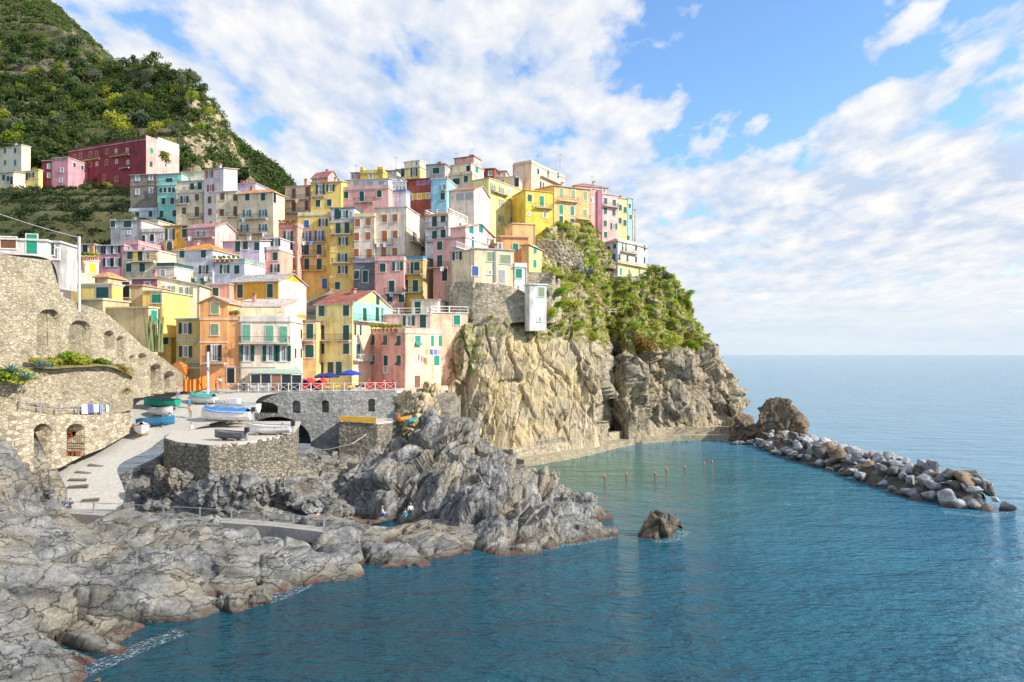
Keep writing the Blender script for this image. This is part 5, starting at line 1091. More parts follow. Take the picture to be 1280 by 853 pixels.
for i, (px, py, D) in enumerate([(738, 342, 151), (727, 346, 149), (722, 338, 152)]):
    o = link('agave', AG[i % 2], None, P(px, py, D), i); o.scale = (2., 2., 2.); tag(o, 'large grey blue agave on the green slope below the orange house', 'agave', 'agaves of the green slope')
m = MB(); r = random.Random(4)
for i in range(16):
    x, y = r.uniform(-1., 1.), r.uniform(-.5, .5); h = r.uniform(2., 4.6); a = Vector((x, y, -.5)); c = Vector((x+r.uniform(-.5, .5), y, h)); m.bar(a, a.lerp(c, .6), .17, 0, 7); m.bar(a.lerp(c, .6), c, .13, 0, 7)
tag(m.build('cactus', plain((.2, .22, .09), .8, key='cactus_skin'), None, P(193, 436, 92.3)), 'tall columnar cactus clump against the blank tan house', 'cactus')

# ------------------------------------------------------------ boulders and sea rocks
def ico(sub):
    import bmesh
    bm = bmesh.new(); bmesh.ops.create_icosphere(bm, subdivisions=sub, radius=1.); V = np.array([v.co[:] for v in bm.verts]); Fq = np.array([[v.index for v in f.verts] for f in bm.faces]); bm.free(); return V, Fq
I3, I5, I6 = ico(4), ico(5), ico(6)
def rock_mesh(name, mat, scale, seed, I=None, levels=None, fb=(.15, 1.), cuts=11, hh=(.45, .8)):
    V, Fq = I or I3; r = np.random.default_rng(seed)
    # planar cuts give faceted boulders
    Vn = V.copy(); 
    d = r.normal(size=(cuts, 3)); d /= np.linalg.norm(d, axis=1, keepdims=True); h = r.uniform(*hh, cuts)
    for k in range(cuts):
        s = Vn @ d[k]; ex = np.clip(s-h[k], 0, None); Vn = Vn-ex[:, None]*d[k]*.97
    W = Vn*np.array(scale); N = V/np.array(scale); N /= np.linalg.norm(N, axis=1, keepdims=True)
    off = rock_off(W+seed*13.7, seed, levels, rot3(r.uniform(-.6, .6), r.uniform(-.6, .6), r.uniform(0, 3)), fb) if levels else fb[0]*fbm(W/fb[1]+seed*7, 4, seed)
    return np_mesh(name, W+N*off[:, None], Fq, mat)
BK = [rockmat('pale_boulder', (.22, .23, .25), (.4, .41, .43), (.58, .59, .6), strat=(1, 1, 1), sc=.7, wet=True), rockmat('rusty_boulder', (.14, .09, .06), (.3, .21, .14), (.44, .34, .24), strat=(1, 1, 1), sc=.7), rockmat('dark_boulder', (.06, .06, .06), (.15, .14, .13), (.27, .26, .24), strat=(1, 1, 1), sc=.7)]
BM = [[rock_mesh('boulder', BK[k], (1, .85, .75), 200+10*k+i, ico(3), None, (.045, .5), cuts=13, hh=(.42, .72)) for i in range(5)] for k in range(3)]
BL = [('pale blue grey boulder piled on the breakwater', 'pale boulders of the breakwater'), ('rust brown boulder piled on the breakwater', 'rusty boulders of the breakwater'), ('dark wet boulder at the foot of the breakwater', 'dark boulders of the breakwater')]
line = [np.array(G(x, y, 0.)[:2]) for x, y in [(940, 557), (953, 561), (986, 574), (1036, 588), (1074, 602), (1110, 614), (1146, 625), (1192, 634), (1232, 639), (1268, 640)]]
seg = np.concatenate(([0], np.cumsum([np.linalg.norm(line[i+1]-line[i]) for i in range(len(line)-1)])))
def along(s):
    p = np.array([np.interp(s, seg, [l[k] for l in line]) for k in (0, 1)]); q = np.array([np.interp(s+.5, seg, [l[k] for l in line]) for k in (0, 1)])-np.array([np.interp(s-.5, seg, [l[k] for l in line]) for k in (0, 1)])
    q /= np.linalg.norm(q); n_ = np.array((-q[1], q[0])); return p, n_ if n_[0] > 0 else -n_
r = np.random.default_rng(12); cells = []
WID = 9.5
def prof(l, s): 
    e = min(1, (seg[-1]-s)/6+.3); w = WID*min(1, (seg[-1]-s)/8+.4); t = l/w
    return (3.1*e*max(0, 1-(2*t-1)**2)**.8-.2, w)
cnt = 0; ss = .6
while ss < seg[-1]-.4 and cnt < 299:
    w = prof(0, ss)[1]; nl_ = max(2, int(w/1.72))
    for j in range(nl_):
        s = min(seg[-1]-.3, max(.1, ss+r.uniform(-.55, .55))); l = w*(j+.35+r.uniform(-.25, .25))/nl_*.96-.15; p, nv = along(s); sc = 1.1*r.choice([r.uniform(.5, .8), r.uniform(.8, 1.25), r.uniform(1.2, 1.6)], p=[.35, .47, .18]); z = prof(max(l, 0.02), s)[0]-.12*sc+r.uniform(-.1, .3)
        if sc > 1.3 and r.random() < .4: sc *= 1.2
        q = np.array((*(p+nv*l), max(z, -.1)))
        k = 2 if z < .2 and r.random() < .7 else int(r.choice([0, 1, 2], p=[.78, .11, .11])); cnt += 1
        o = link('boulder', BM[k][cnt % 5], None, tuple(q), 0); o.rotation_euler = (r.uniform(-.6, .6), r.uniform(-.6, .6), r.uniform(0, 6.28)); o.scale = (sc*r.uniform(.95, 1.35), sc*r.uniform(.85, 1.15), sc*r.uniform(.8, 1.1)); tag(o, BL[k][0], 'boulder', BL[k][1])
    ss += 1.66
cols = []
for s in np.linspace(-2, seg[-1], 60):
    p, nv = along(max(s, .01)); w = prof(0, max(s, 0))[1]; cols.append([('xyz', *(p+nv*(t*w)), max(-.8, prof(t*w, max(s, 0))[0]-1.3) if 0 < t < 1 else -1.2) for t in np.linspace(-.06, 1.06, 14)])
Bg, N = loft(cols, 240, 50); Bg[..., 2] += .4*fbm(Bg.reshape(-1, 3)*1.2, 3, 3).reshape(Bg.shape[:2]); tag(grid_obj('breakwater_core', Bg, BK[2]), kind='structure')

LV = [((2.2, 1.6, 3.), .45, .1, .5, .5), ((.9, .6, 1.2), .15, .12, .15, .3)]
for (label, px, py, D, sc, seed, mat, lv) in [
    ('dark pointed rock at the root of the breakwater', 972, 545, 137, (6., 4.5, 7.4), 5, DARK_ROCK, LV), ('smaller dark pinnacle between cliff and breakwater', 932, 546, 142, (3.3, 3.2, 5.9), 9, DARK_ROCK, LV),
    ('low shoulder rock beside the dark pinnacle', 950, 547, 141, (3.5, 3., 3.), 14, DARK_ROCK, LV), ('pale low rock at the end of the quay', 926, 556, 136, (2.8, 1.4, 1.1), 17, BK[0], LV),
    ('jagged brown rock standing in the cove', 821, 668, 67.5, (1.85, 1.8, 2.7), 21, DARK_ROCK, LV), ('small brown rock beside the jagged cove rock', 842, 653, 71.5, (1.25, 1.1, .95), 25, DARK_ROCK, LV),
    ('low tongue of rock in front of the cove rock', 832, 667, 69, (1.3, .9, .6), 28, DARK_ROCK, LV), 
    ('big pale boulder right of the gully', 402, 640, 72.5, (3.6, 2.4, 2.3), 31, PALE_ROCK, LV), ('tall slab rock under the pier corner', 292, 614, 68.5, (3., 1.6, 2.3), 33, PALE_ROCK, LV),
    ('leaning slab rock below the pier wall', 342, 616, 71, (3.4, 1.6, 1.9), 35, PALE_ROCK, LV), ('dark split rock left of the pier slabs', 258, 620, 67.8, (1.5, 1.4, 1.9), 37, PALE_ROCK, LV), ('dark boulder at the left foot of the pier', 222, 606, 70.5, (2.5, 1.4, 1.8), 38, PALE_ROCK, LV), ('flat boulder between ramp and pier slabs', 225, 627, 73, (2.6, 1.6, 1.1), 39, PALE_ROCK, LV),
    ('grey boulder under the arch of the ramp wall', 40, 618, 69.5, (3., 2.6, 2.), 43, PALE_ROCK, LV), ('round boulder at the upper end of the pool', 365, 625, 75, (1.8, 1.5, 1.4), 45, PALE_ROCK, LV),
    ('red algae rock awash off the shore', 318, 750, 49.5, (1.5, .8, .45), 47, PALE_ROCK, LV), ('low rock awash near the shore shelf', 282, 757, 48.5, (1.3, .7, .5), 49, PALE_ROCK, LV),
    ('broken earth mound beside the landing', 517, 525, 101, (4., 3., 4.6), 51, CLIFF, LV), ('dark cleft rock between pink house and cliff', 541, 518, 106, (4., 3., 7.), 52, CLIFF, LV), ('round rock beneath the quay steps', 640, 592, 105, (3.2, 2., 2.), 53, MID_ROCK, LV)]:
    x, y, z = P(px, py, D); big = max(sc) > 2.2
    o = link('rock', rock_mesh('rock', mat, sc, seed, I6 if big else I5, lv, (.3, 1.5)), None, (x, y, z)); tag(o, label, 'rock')

# foam along the waterline
fm, nt, b = new_mat('sea_foam'); nf = noise(nt, 4.5, 8, .75, geo_pos(nt), .6); rf = ramp(nt, nf.outputs[0], [(.5, (0, 0, 0)), (.75, (.8, .8, .8))])
b.inputs['Base Color'].default_value = (.8, .82, .83, 1); b.inputs['Roughness'].default_value = .9; nt.links.new(rf.outputs[0], b.inputs['Alpha'])
for pl, lab in [([(95,846),(130,830),(165,815),(200,800),(230,790)], 'white foam at the left shore'), ([(285,764),(315,756),(345,748),(385,730)], 'white foam along the shelf'), ([(660,690),(700,682),(740,676),(775,668)], 'white foam at the headland tip'), ([(815,676),(838,676),(856,664)], 'white foam round the cove rock'), ([(1180,640),(1230,645),(1275,640)], 'white foam at the breakwater tip')]:
    pts_ = [np.array(G(x, y, .03)[:2]) for x, y in pl]; cc = []
    for i, p in enumerate(pts_):
        t = pts_[min(i+1, len(pts_)-1)]-pts_[max(i-1, 0)]; t /= np.linalg.norm(t); nn_ = np.array((-t[1], t[0])); cc.append([('xyz', *(p+nn_*k), .03) for k in (-.7, -.2, .3, .8)])
    Bg, N = loft(cc, 40, 8); Bg[..., 2] = .035; tag(grid_obj('foam', Bg, fm), lab, 'foam', None, 'stuff')

# ------------------------------------------------------------ boats
def hull_mesh(L, W, Hh, cols):
    m = MB(); n = 15; S = []
    for i in range(n):
        t = i/(n-1); b_ = W/2*min(1, 1.15*math.sin(math.pi*min(.5, .22+t*.42))) if t < .55 else W/2*max(.02, 1-((t-.55)/.45)**2.2); sh_ = Hh*(1+.38*t**2.5); kz = .22*Hh*max(0, (t-.7)/.3)**2
        x = -L/2+L*t; S.append([(x, -b_, sh_), (x, -b_*.88, Hh*.45+kz), (x, -b_*.45, .08*Hh+kz), (x, 0, kz), (x, b_*.45, .08*Hh+kz), (x, b_*.88, Hh*.45+kz), (x, b_, sh_)])
    k = 7
    m.add([p for s_ in S for p in s_], [(i*k+j, i*k+j+1, (i+1)*k+j+1, (i+1)*k+j) for i in range(n-1) for j in range(k-1)]+[tuple(range(k))], 0)
    I_ = [[(x*.97, y*.86, z-.03 if abs(y) > .01 else z) for x, y, z in (s_[0], s_[6])] for s_ in S]
    fl = [[(s_[0][0]*.95, s_[1][1]*.8, Hh*.42), (s_[0][0]*.95, s_[5][1]*.8, Hh*.42)] for s_ in S]
    m.add([p for a, c in zip(I_, fl) for p in (a[0], c[0], c[1], a[1])], [(i*4+j, (i+1)*4+j, (i+1)*4+j+1, i*4+j+1) for i in range(n-1) for j in range(3)]+[(0, 1, 2, 3)], 1)
    return m.mesh('hull', [plain(c, .35, key='boat_paint') for c in cols]), S, I_
def boat(label, loc, rz, L, W, Hh, hc, ic, rc, cover=None, motor=False, cabin=False, group=None):
    r_ = empty('boat', loc, rz); tag(r_, label, 'boat', group); me, S, I_ = hull_mesh(L, W, Hh, (hc, ic)); link('hull', me, r_)
    m = MB(); n = len(S); e = .05
    for sd in (0, 6):
        m.add([p for s_, i_ in zip(S, I_) for p in ((s_[sd][0], s_[sd][1]*1.03, s_[sd][2]-.06), (s_[sd][0], s_[sd][1]*1.03, s_[sd][2]+e), (i_[sd//6][0], i_[sd//6][1], i_[sd//6][2]+e+.03))], [(i*3+j, i*3+j+1, (i+1)*3+j+1, (i+1)*3+j) for i in range(n-1) for j in range(2)])
    m.build('gunwale', plain(rc, .4, key='boat_trim'), r_)
    for t in (-.22, .1):
        m = MB(); m.box(L*t-.14, L*t+.14, -W*.42, W*.42, Hh*.72, Hh*.78); m.build('bench', plain((.45, .3, .16), .6, key='boat_wood'), r_)
    if cover:
        m = MB(); q = [[(s_[0][0], s_[0][1]*1.06, s_[0][2]-.15), (s_[0][0], s_[0][1]*.9, s_[0][2]+.08), (s_[0][0], 0, s_[0][2]+.42+.1*math.sin(i*1.7)), (s_[0][0], -s_[0][1]*.9, s_[0][2]+.08), (s_[0][0], -s_[0][1]*1.06, s_[0][2]-.15)] for i, s_ in enumerate(S[1:-1])]
        m.add([p for a in q for p in a], [(i*5+j, i*5+j+1, (i+1)*5+j+1, (i+1)*5+j) for i in range(len(q)-1) for j in range(4)]); m.build('cover', plain(cover, .7, key='tarpaulin'), r_)
    if motor:
        m = MB(); m.prism([(-L/2-.45, -.2), (-L/2-.05, -.22), (-L/2-.05, .22), (-L/2-.45, .2)], Hh*1.0, Hh*1.0+.55, 0); m.box(-L/2-.33, -L/2-.15, -.08, .08, -.1, Hh, 1); m.box(-L/2-.4, -L/2-.05, -.04, .04, -.2, .1, 1); m.build('outboard_motor', [plain((.03, .03, .035), .3, key='motor_cowl'), plain((.4, .4, .42), .4, key='motor_leg')], r_)
    if cabin:
        m = MB(); m.prism([(-L*.05, -W*.28), (L*.22, -W*.22), (L*.22, W*.22), (-L*.05, W*.28)], Hh*.7, Hh*1.6); m.build('cabin', plain((.78, .78, .76), .4, key='boat_paint'), r_)
    m = MB()
    for t in (-.25, .2): m.box(L*t-.1, L*t+.1, -W*.4, W*.4, -.22, .06)
    m.box(-L*.3, L*.25, -.06, .06, -.2, -.1)
    m.build('cradle', plain((.3, .2, .12), .8, key='boat_wood'), r_)
    return r_
def pier(px, py): x, y, z = G(px, py, zp); return (x, y, zp+.22)
WH = (.75, .75, .73)
boat('open green boat with dark gunwale below the arched wall', Vector(P(201, 511, 92.))+Vector((0, 0, .25)), R_(172), 5.0, 1.9, 1.0, (.01, .3, .2), (.06, .1, .1), (.02, .06, .08))
boat('white boat with red waterline at the ramp edge', Vector(P(177, 545, 85.))+Vector((0, 0, .3)), R_(-62), 4.6, 1.8, .95, WH, (.6, .62, .62), (.5, .05, .06), cover=(.66, .68, .7))
boat('blue boat wedged between the two white ramp boats', Vector(P(195, 535, 87.))+Vector((0, 0, .3)), R_(12), 4.4, 1.7, .9, (.02, .16, .3), (.1, .2, .28), (.03, .2, .36))
boat('small white boat with pink rim on the ramp', Vector(P(203, 524, 90.))+Vector((0, 0, .5)), R_(-25), 4.0, 1.7, .9, WH, (.45, .32, .3), (.7, .4, .4))
boat('white hull with turquoise cover beside the crane mast', Vector(P(253, 506, 94))+Vector((0, 0, .2)), R_(170), 4.0, 1.6, .9, WH, (.5, .5, .5), (.5, .5, .5), cover=(.02, .35, .3))
boat('large white boat under a bright blue tarpaulin', Vector(P(283, 528, 87.5))+Vector((0, 0, .25)), R_(176), 6.6, 2.3, 1.15, WH, (.6, .6, .6), (.7, .7, .7), cover=(.03, .18, .5), motor=True)
boat('long white boat with cuddy behind the tarpaulin boat', Vector(P(296, 519, 91))+Vector((0, 0, .3)), R_(178), 6., 2.1, 1.2, (.7, .73, .72), (.6, .6, .6), (.6, .62, .62), cabin=True)
boat('white motor boat at the pier corner near the arch', pier(335, 544), R_(184), 5.2, 1.9, .85, WH, (.65, .65, .66), (.6, .6, .62), motor=True)
boat('dark grey inflatable dinghy on the pier', pier(287, 551), R_(175), 3.4, 1.6, .7, (.1, .11, .13), (.2, .2, .22), (.14, .15, .17), motor=True)
boat('white dinghy with blue grey cover on the piazza', (P(356, 484, 101)[0], 101, z0+.3), R_(5), 4., 1.6, .8, WH, (.5, .5, .5), (.5, .5, .5), cover=(.36, .46, .6))
boat('navy covered dinghy on the piazza beside the red covers', (P(370, 484, 102)[0], 103, z0+.3), R_(5), 3.8, 1.6, .8, (.1, .16, .3), (.5, .5, .5), (.2, .2, .3), cover=(.04, .1, .28))
for i, (px, py, D, c, cn) in enumerate([(383, 478, 100.3, (.6, .02, .03), 'scarlet'), (399, 478, 100.5, (.62, .03, .04), 'scarlet')]):
    boat('scarlet covered boat behind the white terrace fence' if i == 0 else 'second scarlet covered boat nearer the blue umbrella', (P(px, py, D)[0], D+1, z0+.3), R_(90+i*4), 3.6, 1.7, .85, c, (.3, .05, .05), c, cover=c)
for i, (px, c, l) in enumerate([(413, (.8, .55, .02), 'yellow kayak on the terrace by the fence'), (432, (.82, .6, .03), 'second yellow kayak under the blue umbrella')]):
    boat(l, (P(px, 482, 100)[0], 100.4, z0+.25), R_(8-i*16), 2.6, .7, .4, c, c, c)
for i, (px, py, D, c, l) in enumerate([(507, 531, 97, (.75, .3, .03), 'orange kayak on the rock rack'), (516, 533, 96.5, (.03, .35, .5), 'turquoise kayak on the rock rack'), (524, 535, 96, (.7, .6, .05), 'yellow kayak on the rock rack'), (533, 535, 96, (.4, .05, .05), 'dark red kayak on the rock rack')]):
    boat(l, Vector(P(px, py, D))+Vector((0, 0, .6)), R_(60+i*9), 2.8, .75, .45, c, (.1, .1, .1), c)

# ------------------------------------------------------------ people
def person_mesh(pose):
    J = dict(pel=(0, 0, .95), ch=(0, .02, 1.28), nk=(0, .01, 1.48), hd=(0, -.02, 1.62), ht=(0, -.02, 1.74), ls=(-.18, 0, 1.42), rs=(.18, 0, 1.42), le=(-.25, .03, 1.14), re=(.25, .03, 1.14), lw=(-.24, -.08, .9), rw=(.24, -.08, .9),
             lf=(-.23, -.12, .8), rf=(.23, -.12, .8), lh=(-.09, 0, .9), rh=(.09, 0, .9), lk=(-.1, -.03, .5), rk=(.1, -.03, .5), la=(-.11, .02, .09), ra=(.11, .02, .09), lt=(-.12, -.15, .04), rt=(.12, -.15, .04))
    if pose == 'sit':
        dz = -.78
        for k in J: x, y, z = J[k]; J[k] = (x, y, z+dz)
        J.update(lk=(-.14, -.42, .3), rk=(.14, -.4, .34), la=(-.14, -.5, -.1), ra=(.14, -.36, -.08), lt=(-.14, -.64, -.14), rt=(.14, -.5, -.12), lw=(-.16, -.36, .36), rw=(.18, -.3, .36), lf=(-.12, -.44, .36), rf=(.14, -.4, .34), le=(-.26, -.1, .38), re=(.26, -.1, .38))
    if pose == 'walk':
        J.update(lk=(-.1, -.16, .52), la=(-.1, -.1, .12), lt=(-.1, -.26, .1), rk=(.1, .02, .5), ra=(.1, .22, .12), rt=(.1, .1, .05), lw=(-.24, .12, .92), lf=(-.23, .1, .82), rw=(.24, -.2, .95), rf=(.22, -.27, .88))
    if pose == 'crouch':
        dz = -.55
        for k in J: x, y, z = J[k]; J[k] = (x, y-.12*(z > 1.2), z+dz)
        J.update(lk=(-.16, -.38, .48), rk=(.16, -.36, .46), la=(-.13, .02, .1), ra=(.13, .02, .1), lt=(-.13, -.16, .04), rt=(.13, -.16, .04), lw=(-.18, -.42, .42), rw=(.18, -.42, .42), lf=(-.14, -.5, .36), rf=(.14, -.5, .36))
    names = list(J); E = [('pel', 'ch'), ('ch', 'nk'), ('nk', 'hd'), ('hd', 'ht'), ('ch', 'ls'), ('ch', 'rs'), ('ls', 'le'), ('rs', 're'), ('le', 'lw'), ('re', 'rw'), ('lw', 'lf'), ('rw', 'rf'), ('pel', 'lh'), ('pel', 'rh'), ('lh', 'lk'), ('rh', 'rk'), ('lk', 'la'), ('rk', 'ra'), ('la', 'lt'), ('ra', 'rt')]
    RR = dict(pel=.135, ch=.14, nk=.06, hd=.1, ht=.07, ls=.075, rs=.075, le=.05, re=.05, lw=.035, rw=.035, lf=.03, rf=.03, lh=.1, rh=.1, lk=.065, rk=.065, la=.045, ra=.045, lt=.04, rt=.04)
    me = bpy.data.meshes.new('body'); me.from_pydata([J[k] for k in names], [(names.index(a), names.index(c)) for a, c in E], [])
    o = bpy.data.objects.new('tmp', me); COL.objects.link(o); sk = o.modifiers.new('s', 'SKIN'); sk.use_smooth_shade = True; o.modifiers.new('u', 'SUBSURF').levels = 1
    for v, k in zip(me.skin_vertices[0].data, names): v.radius = (RR[k], RR[k]); v.use_root = (k == 'pel')
    bpy.context.view_layer.update(); me2 = bpy.data.meshes.new_from_object(o.evaluated_get(bpy.context.evaluated_depsgraph_get())); bpy.data.objects.remove(o)
    jp = np.array([J[k] for k in names]); part = dict(pel=1, ch=0, nk=2, hd=2, ht=2, ls=0, rs=0, le=0, re=0, lw=2, rw=2, lf=2, rf=2, lh=1, rh=1, lk=1, rk=1, la=1, ra=1, lt=3, rt=3)
    pm = [part[k] for k in names]; cz = np.array([p.center[:] for p in me2.polygons]); i = np.argmin(((cz[:, None]-jp[None])**2).sum(-1), 1); me2.materials.clear()
    for _ in range(4): me2.materials.append(BARK)
    me2.polygons.foreach_set('material_index', np.array([pm[k] for k in i], dtype=np.int32)); me2.name = 'body'
    hd = np.array(J['hd']); V, Fq = ico(3); Hv = V*np.array((.112, .122, .13))+hd+np.array((0, .018, .05)); keep = np.array([(Hv[f].mean(0)[1] > hd[1]-.045) or (Hv[f].mean(0)[2] > hd[2]+.1) for f in Fq]); Fk = Fq[keep & np.array([Hv[f].mean(0)[2] > hd[2]-.07 for f in Fq])]
    return me2, np_mesh('hair', Hv, Fk, BARK, True)
PM = {p: person_mesh(p) for p in ('stand', 'walk', 'sit', 'crouch')}
SKIN = plain((.55, .34, .24), .6, key='skin'); SHOE = plain((.08, .07, .07), .7, key='shoe')
def person(label, loc, rz, pose, top, legs, hair, s=1.):
    r_ = link('person', PM[pose][0], None, loc, rz); r_.scale = (s, s, s); tag(r_, label, 'person')
    for i, m_ in enumerate((plain(top, .85, key='cloth'), plain(legs, .85, key='cloth'), SKIN, SHOE)): r_.material_slots[i].link = 'OBJECT'; r_.material_slots[i].material = m_
    h = link('hair', PM[pose][1], r_); h.material_slots[0].link = 'OBJECT'; h.material_slots[0].material = plain(hair, .7, key='hair_strands'); return r_
PPL = [('person in white top and black trousers standing on the rocks', 513, 651, 67.3, 200, 'stand', (.75, .74, .72), (.03, .03, .04), (.3, .18, .07), 1.),
 ('crouching child in turquoise beside the standing person', 506, 648, 68.2, 160, 'crouch', (.1, .4, .5), (.1, .3, .5), (.12, .07, .04), .8),
 ('person in grey top and blue trousers sitting on a rock', 478, 645, 68.5, 100, 'sit', (.6, .6, .62), (.03, .1, .45), (.3, .25, .2), 1.),
 ('person with reddish hair in dark clothes sitting on the rock tip', 583, 653, 68.2, 120, 'sit', (.05, .07, .1), (.04, .05, .12), (.4, .16, .06), 1.),
 ('person in dark clothes sitting at the ramp foot', 88, 635, 69.8, 30, 'sit', (.06, .06, .08), (.1, .12, .2), (.05, .03, .02), 1.), ('person in blue sitting beside the dark figure', 83, 635, 69.6, 0, 'sit', (.1, .2, .5), (.3, .32, .36), (.1, .06, .04), 1.),
 ('person in orange vest bending on the shore path', 396, 653, 70, 60, 'crouch', (.8, .32, .02), (.75, .3, .03), (.1, .08, .05), 1.), ('person in blue crouching near the orange vest', 415, 655, 69, 0, 'crouch', (.1, .18, .36), (.06, .08, .14), (.05, .04, .03), .9),
 ('person in blue shirt standing by the green boat', 236, 513, 92.3, 190, 'stand', (.05, .3, .55), (.1, .25, .35), (.1, .06, .04), 1.), ('person in brown trousers walking past the tarpaulin boat', 238, 523, 89, 30, 'walk', (.5, .35, .2), (.35, .2, .08), (.06, .04, .03), 1.),
 ('person in white standing at the pier edge', 239, 546, 84, 0, 'stand', (.72, .72, .7), (.6, .58, .52), (.25, .2, .15), 1.), ('person in a red jacket at the crane mast', 270, 491, 97.4, 120, 'stand', (.65, .03, .06), (.05, .06, .1), (.06, .04, .03), 1.),
 ('person in white shirt near the orange barrier', 275, 486, 99, 200, 'walk', (.72, .7, .7), (.15, .2, .3), (.1, .07, .05), 1.), ('person with red stripes loading the motor boat', 352, 541, 87, 80, 'crouch', (.55, .06, .1), (.08, .1, .3), (.08, .06, .04), 1.),
 ('person in a pale yellow top standing at the terrace fence', 305, 489, 99, 170, 'stand', (.75, .65, .35), (.12, .14, .2), (.1, .07, .05), 1.), ('person in a black jacket by the terrace fence', 314, 489, 99.5, 200, 'stand', (.05, .05, .06), (.3, .3, .32), (.2, .14, .08), 1.), ('person in light blue walking along the veranda', 348, 487, 99.3, 80, 'walk', (.4, .55, .7), (.5, .45, .36), (.05, .04, .03), 1.), ('person in green at the red restaurant tables', 461, 488, 102.8, 160, 'stand', (.12, .32, .16), (.06, .07, .1), (.3, .2, .1), 1.), ('person in white apron between the red tables', 480, 488, 103.2, 190, 'stand', (.75, .74, .72), (.08, .08, .1), (.04, .03, .03), 1.), ('person in pink walking down the upper ramp', 222, 500, 95, 30, 'walk', (.75, .35, .4), (.2, .22, .3), (.35, .25, .12), 1.), ('person in dark green beside the blue ramp boat', 212, 533, 87.2, 250, 'stand', (.08, .2, .1), (.25, .22, .18), (.08, .06, .04), 1.),
 ('dark haired person in blue leaning at the towel railing', 121, 517, 80.5, 0, 'stand', (.1, .15, .4), (.05, .05, .1), (.03, .02, .02), 1.), ('person in navy beside the towel railing end', 151, 515, 83.3, 20, 'stand', (.06, .08, .25), (.05, .05, .08), (.03, .02, .02), 1.)]
for (l, px, py, D, rz, pose, a, c, h, s) in PPL:
    person(l, P(px, py, D), R_(rz), pose, a, c, h, s)

# ------------------------------------------------------------ terrace furniture
WPAINT = plain((.74, .73, .7), .6, key='white_railing_paint'); IRON = plain((.06, .06, .065), .5, key='iron'); STEELM = plain((.55, .57, .6), .35, .6, key='steel')
def fence(label, pts, h, n_per, mat, cross=True, name='fence', rails=(1., .5)):
    pts = [Vector(p) for p in pts]; r_ = empty(name, pts[0]); tag(r_, label, 'fence'); pm = MB(); pm.box(-.06, .06, -.06, .06, 0, h+.05); pmesh = pm.mesh('post', mat); rail = MB(); o0 = pts[0]
    for a, c in zip(pts, pts[1:]):
        n_ = max(1, round((c-a).length/n_per))
        for i in range(n_+1):
            if i == 0 and a != pts[0]: continue
            link('post', pmesh, r_, a.lerp(c, i/n_)-o0)
        for i in range(n_):
            p, q = a.lerp(c, i/n_)-o0, a.lerp(c, (i+1)/n_)-o0; u = Vector((0, 0, h))
            for k in rails: rail.bar(p+u*k, q+u*k, .04)
            if cross: rail.bar(p+u*.06, q+u*.06, .04); rail.bar(p+u*.08, q+u*.96, .03); rail.bar(p+u*.96, q+u*.08, .03)
    rail.build('rail', mat, r_); return r_
fence('white cross braced fence along the harbour terrace', [(P(285, 489, 98)[0], 98.1, z0), (P(360, 489, 98)[0], 98.2, z0), (P(430, 490, 99)[0], 99.2, z0), (P(494, 489, 101)[0], 101.2, z0)], 1.15, 1.45, WPAINT, True, rails=(1.,))
rt_ = [P(25, 515, 70.2), P(75, 519, 73.9), P(120, 519, 77.7), P(163, 516, 84.6)]
fence('thin steel railing above the two dark boat stores', rt_, 1.2, 2., STEELM, False)
fence('grey railing along the yellow landing beam', [P(424, 528, 93.8), P(470, 529.5, 93.3)], 1.0, 1.3, STEELM, False)
fence('white railing on the lower cliff garden path', [P(690, 395, 131), P(730, 394, 138), P(770, 393, 147)], 1.1, 2.5, WPAINT, False)
fence('white railing below the lonely pink cliff house', [P(786, 367, 169), P(815, 367, 167.5), P(846, 369, 166)], 1.1, 2.5, WPAINT, False)
fence('pale railing at the pink cliff house terrace', [P(757, 347, 170.8), P(790, 348, 169.7), P(822, 346, 171.8)], 1.0, 2., WPAINT, False)
fence('rope fence of thin posts along the shore path', [(*G(75, 640, 2.2)[:2], 2.2), (*G(160, 644, 2.2)[:2], 2.2), (*G(250, 649, 2.2)[:2], 2.2), (*G(330, 655, 2.2)[:2], 2.2), (*G(405, 662, 2.2)[:2], 2.2)], 1.1, 3.2, STEELM, False, rails=(.95,))
fence('grey railing on the quay wall', [(*o3[1], 2.3), (*o3[2], 2.3), (*o3[3], 2.3), (*o3[4], 2.3)], 1., 3., STEELM, False)
# orange mesh barrier
pts_ = [(214, 489, 97.5), (228, 490, 97.), (240, 491, 97.), (252, 488, 98), (262, 484, 100)]
r_ = empty('barrier', P(*pts_[0])); tag(r_, 'orange plastic mesh barrier on the piazza edge', 'barrier'); m = MB(); c0 = Vector(P(*pts_[0])); bm_ = MB()
for i, a in enumerate(pts_):
    p = Vector(P(*a))-c0; bm_ = MB(); bm_.bar(p, p+Vector((0, 0, 2.)), .05); bm_.build('post', IRON, r_)
    if i < len(pts_)-1:
        q = Vector(P(*pts_[i+1]))-c0
        for k in range(6):
            a0, a1 = p.lerp(q, k/6), p.lerp(q, (k+1)/6); s0, s1 = .12*math.sin(k*2.1+i), .12*math.sin(k*2.1+2.1+i); m.add([a0+Vector((0, s0, .1)), a1+Vector((0, s1, .1)), a1+Vector((0, s1, 1.85+s1)), a0+Vector((0, s0, 1.85+s0)), a0+Vector((0, s0+.02, .1)), a1+Vector((0, s1+.02, .1)), a1+Vector((0, s1+.02, 1.85+s1)), a0+Vector((0, s0+.02, 1.85+s0))], [(0, 1, 2, 3), (4, 7, 6, 5), (3, 2, 6, 7)])
m.build('mesh_sheet', plain((.85, .22, .02), .6, key='orange_plastic'), r_)
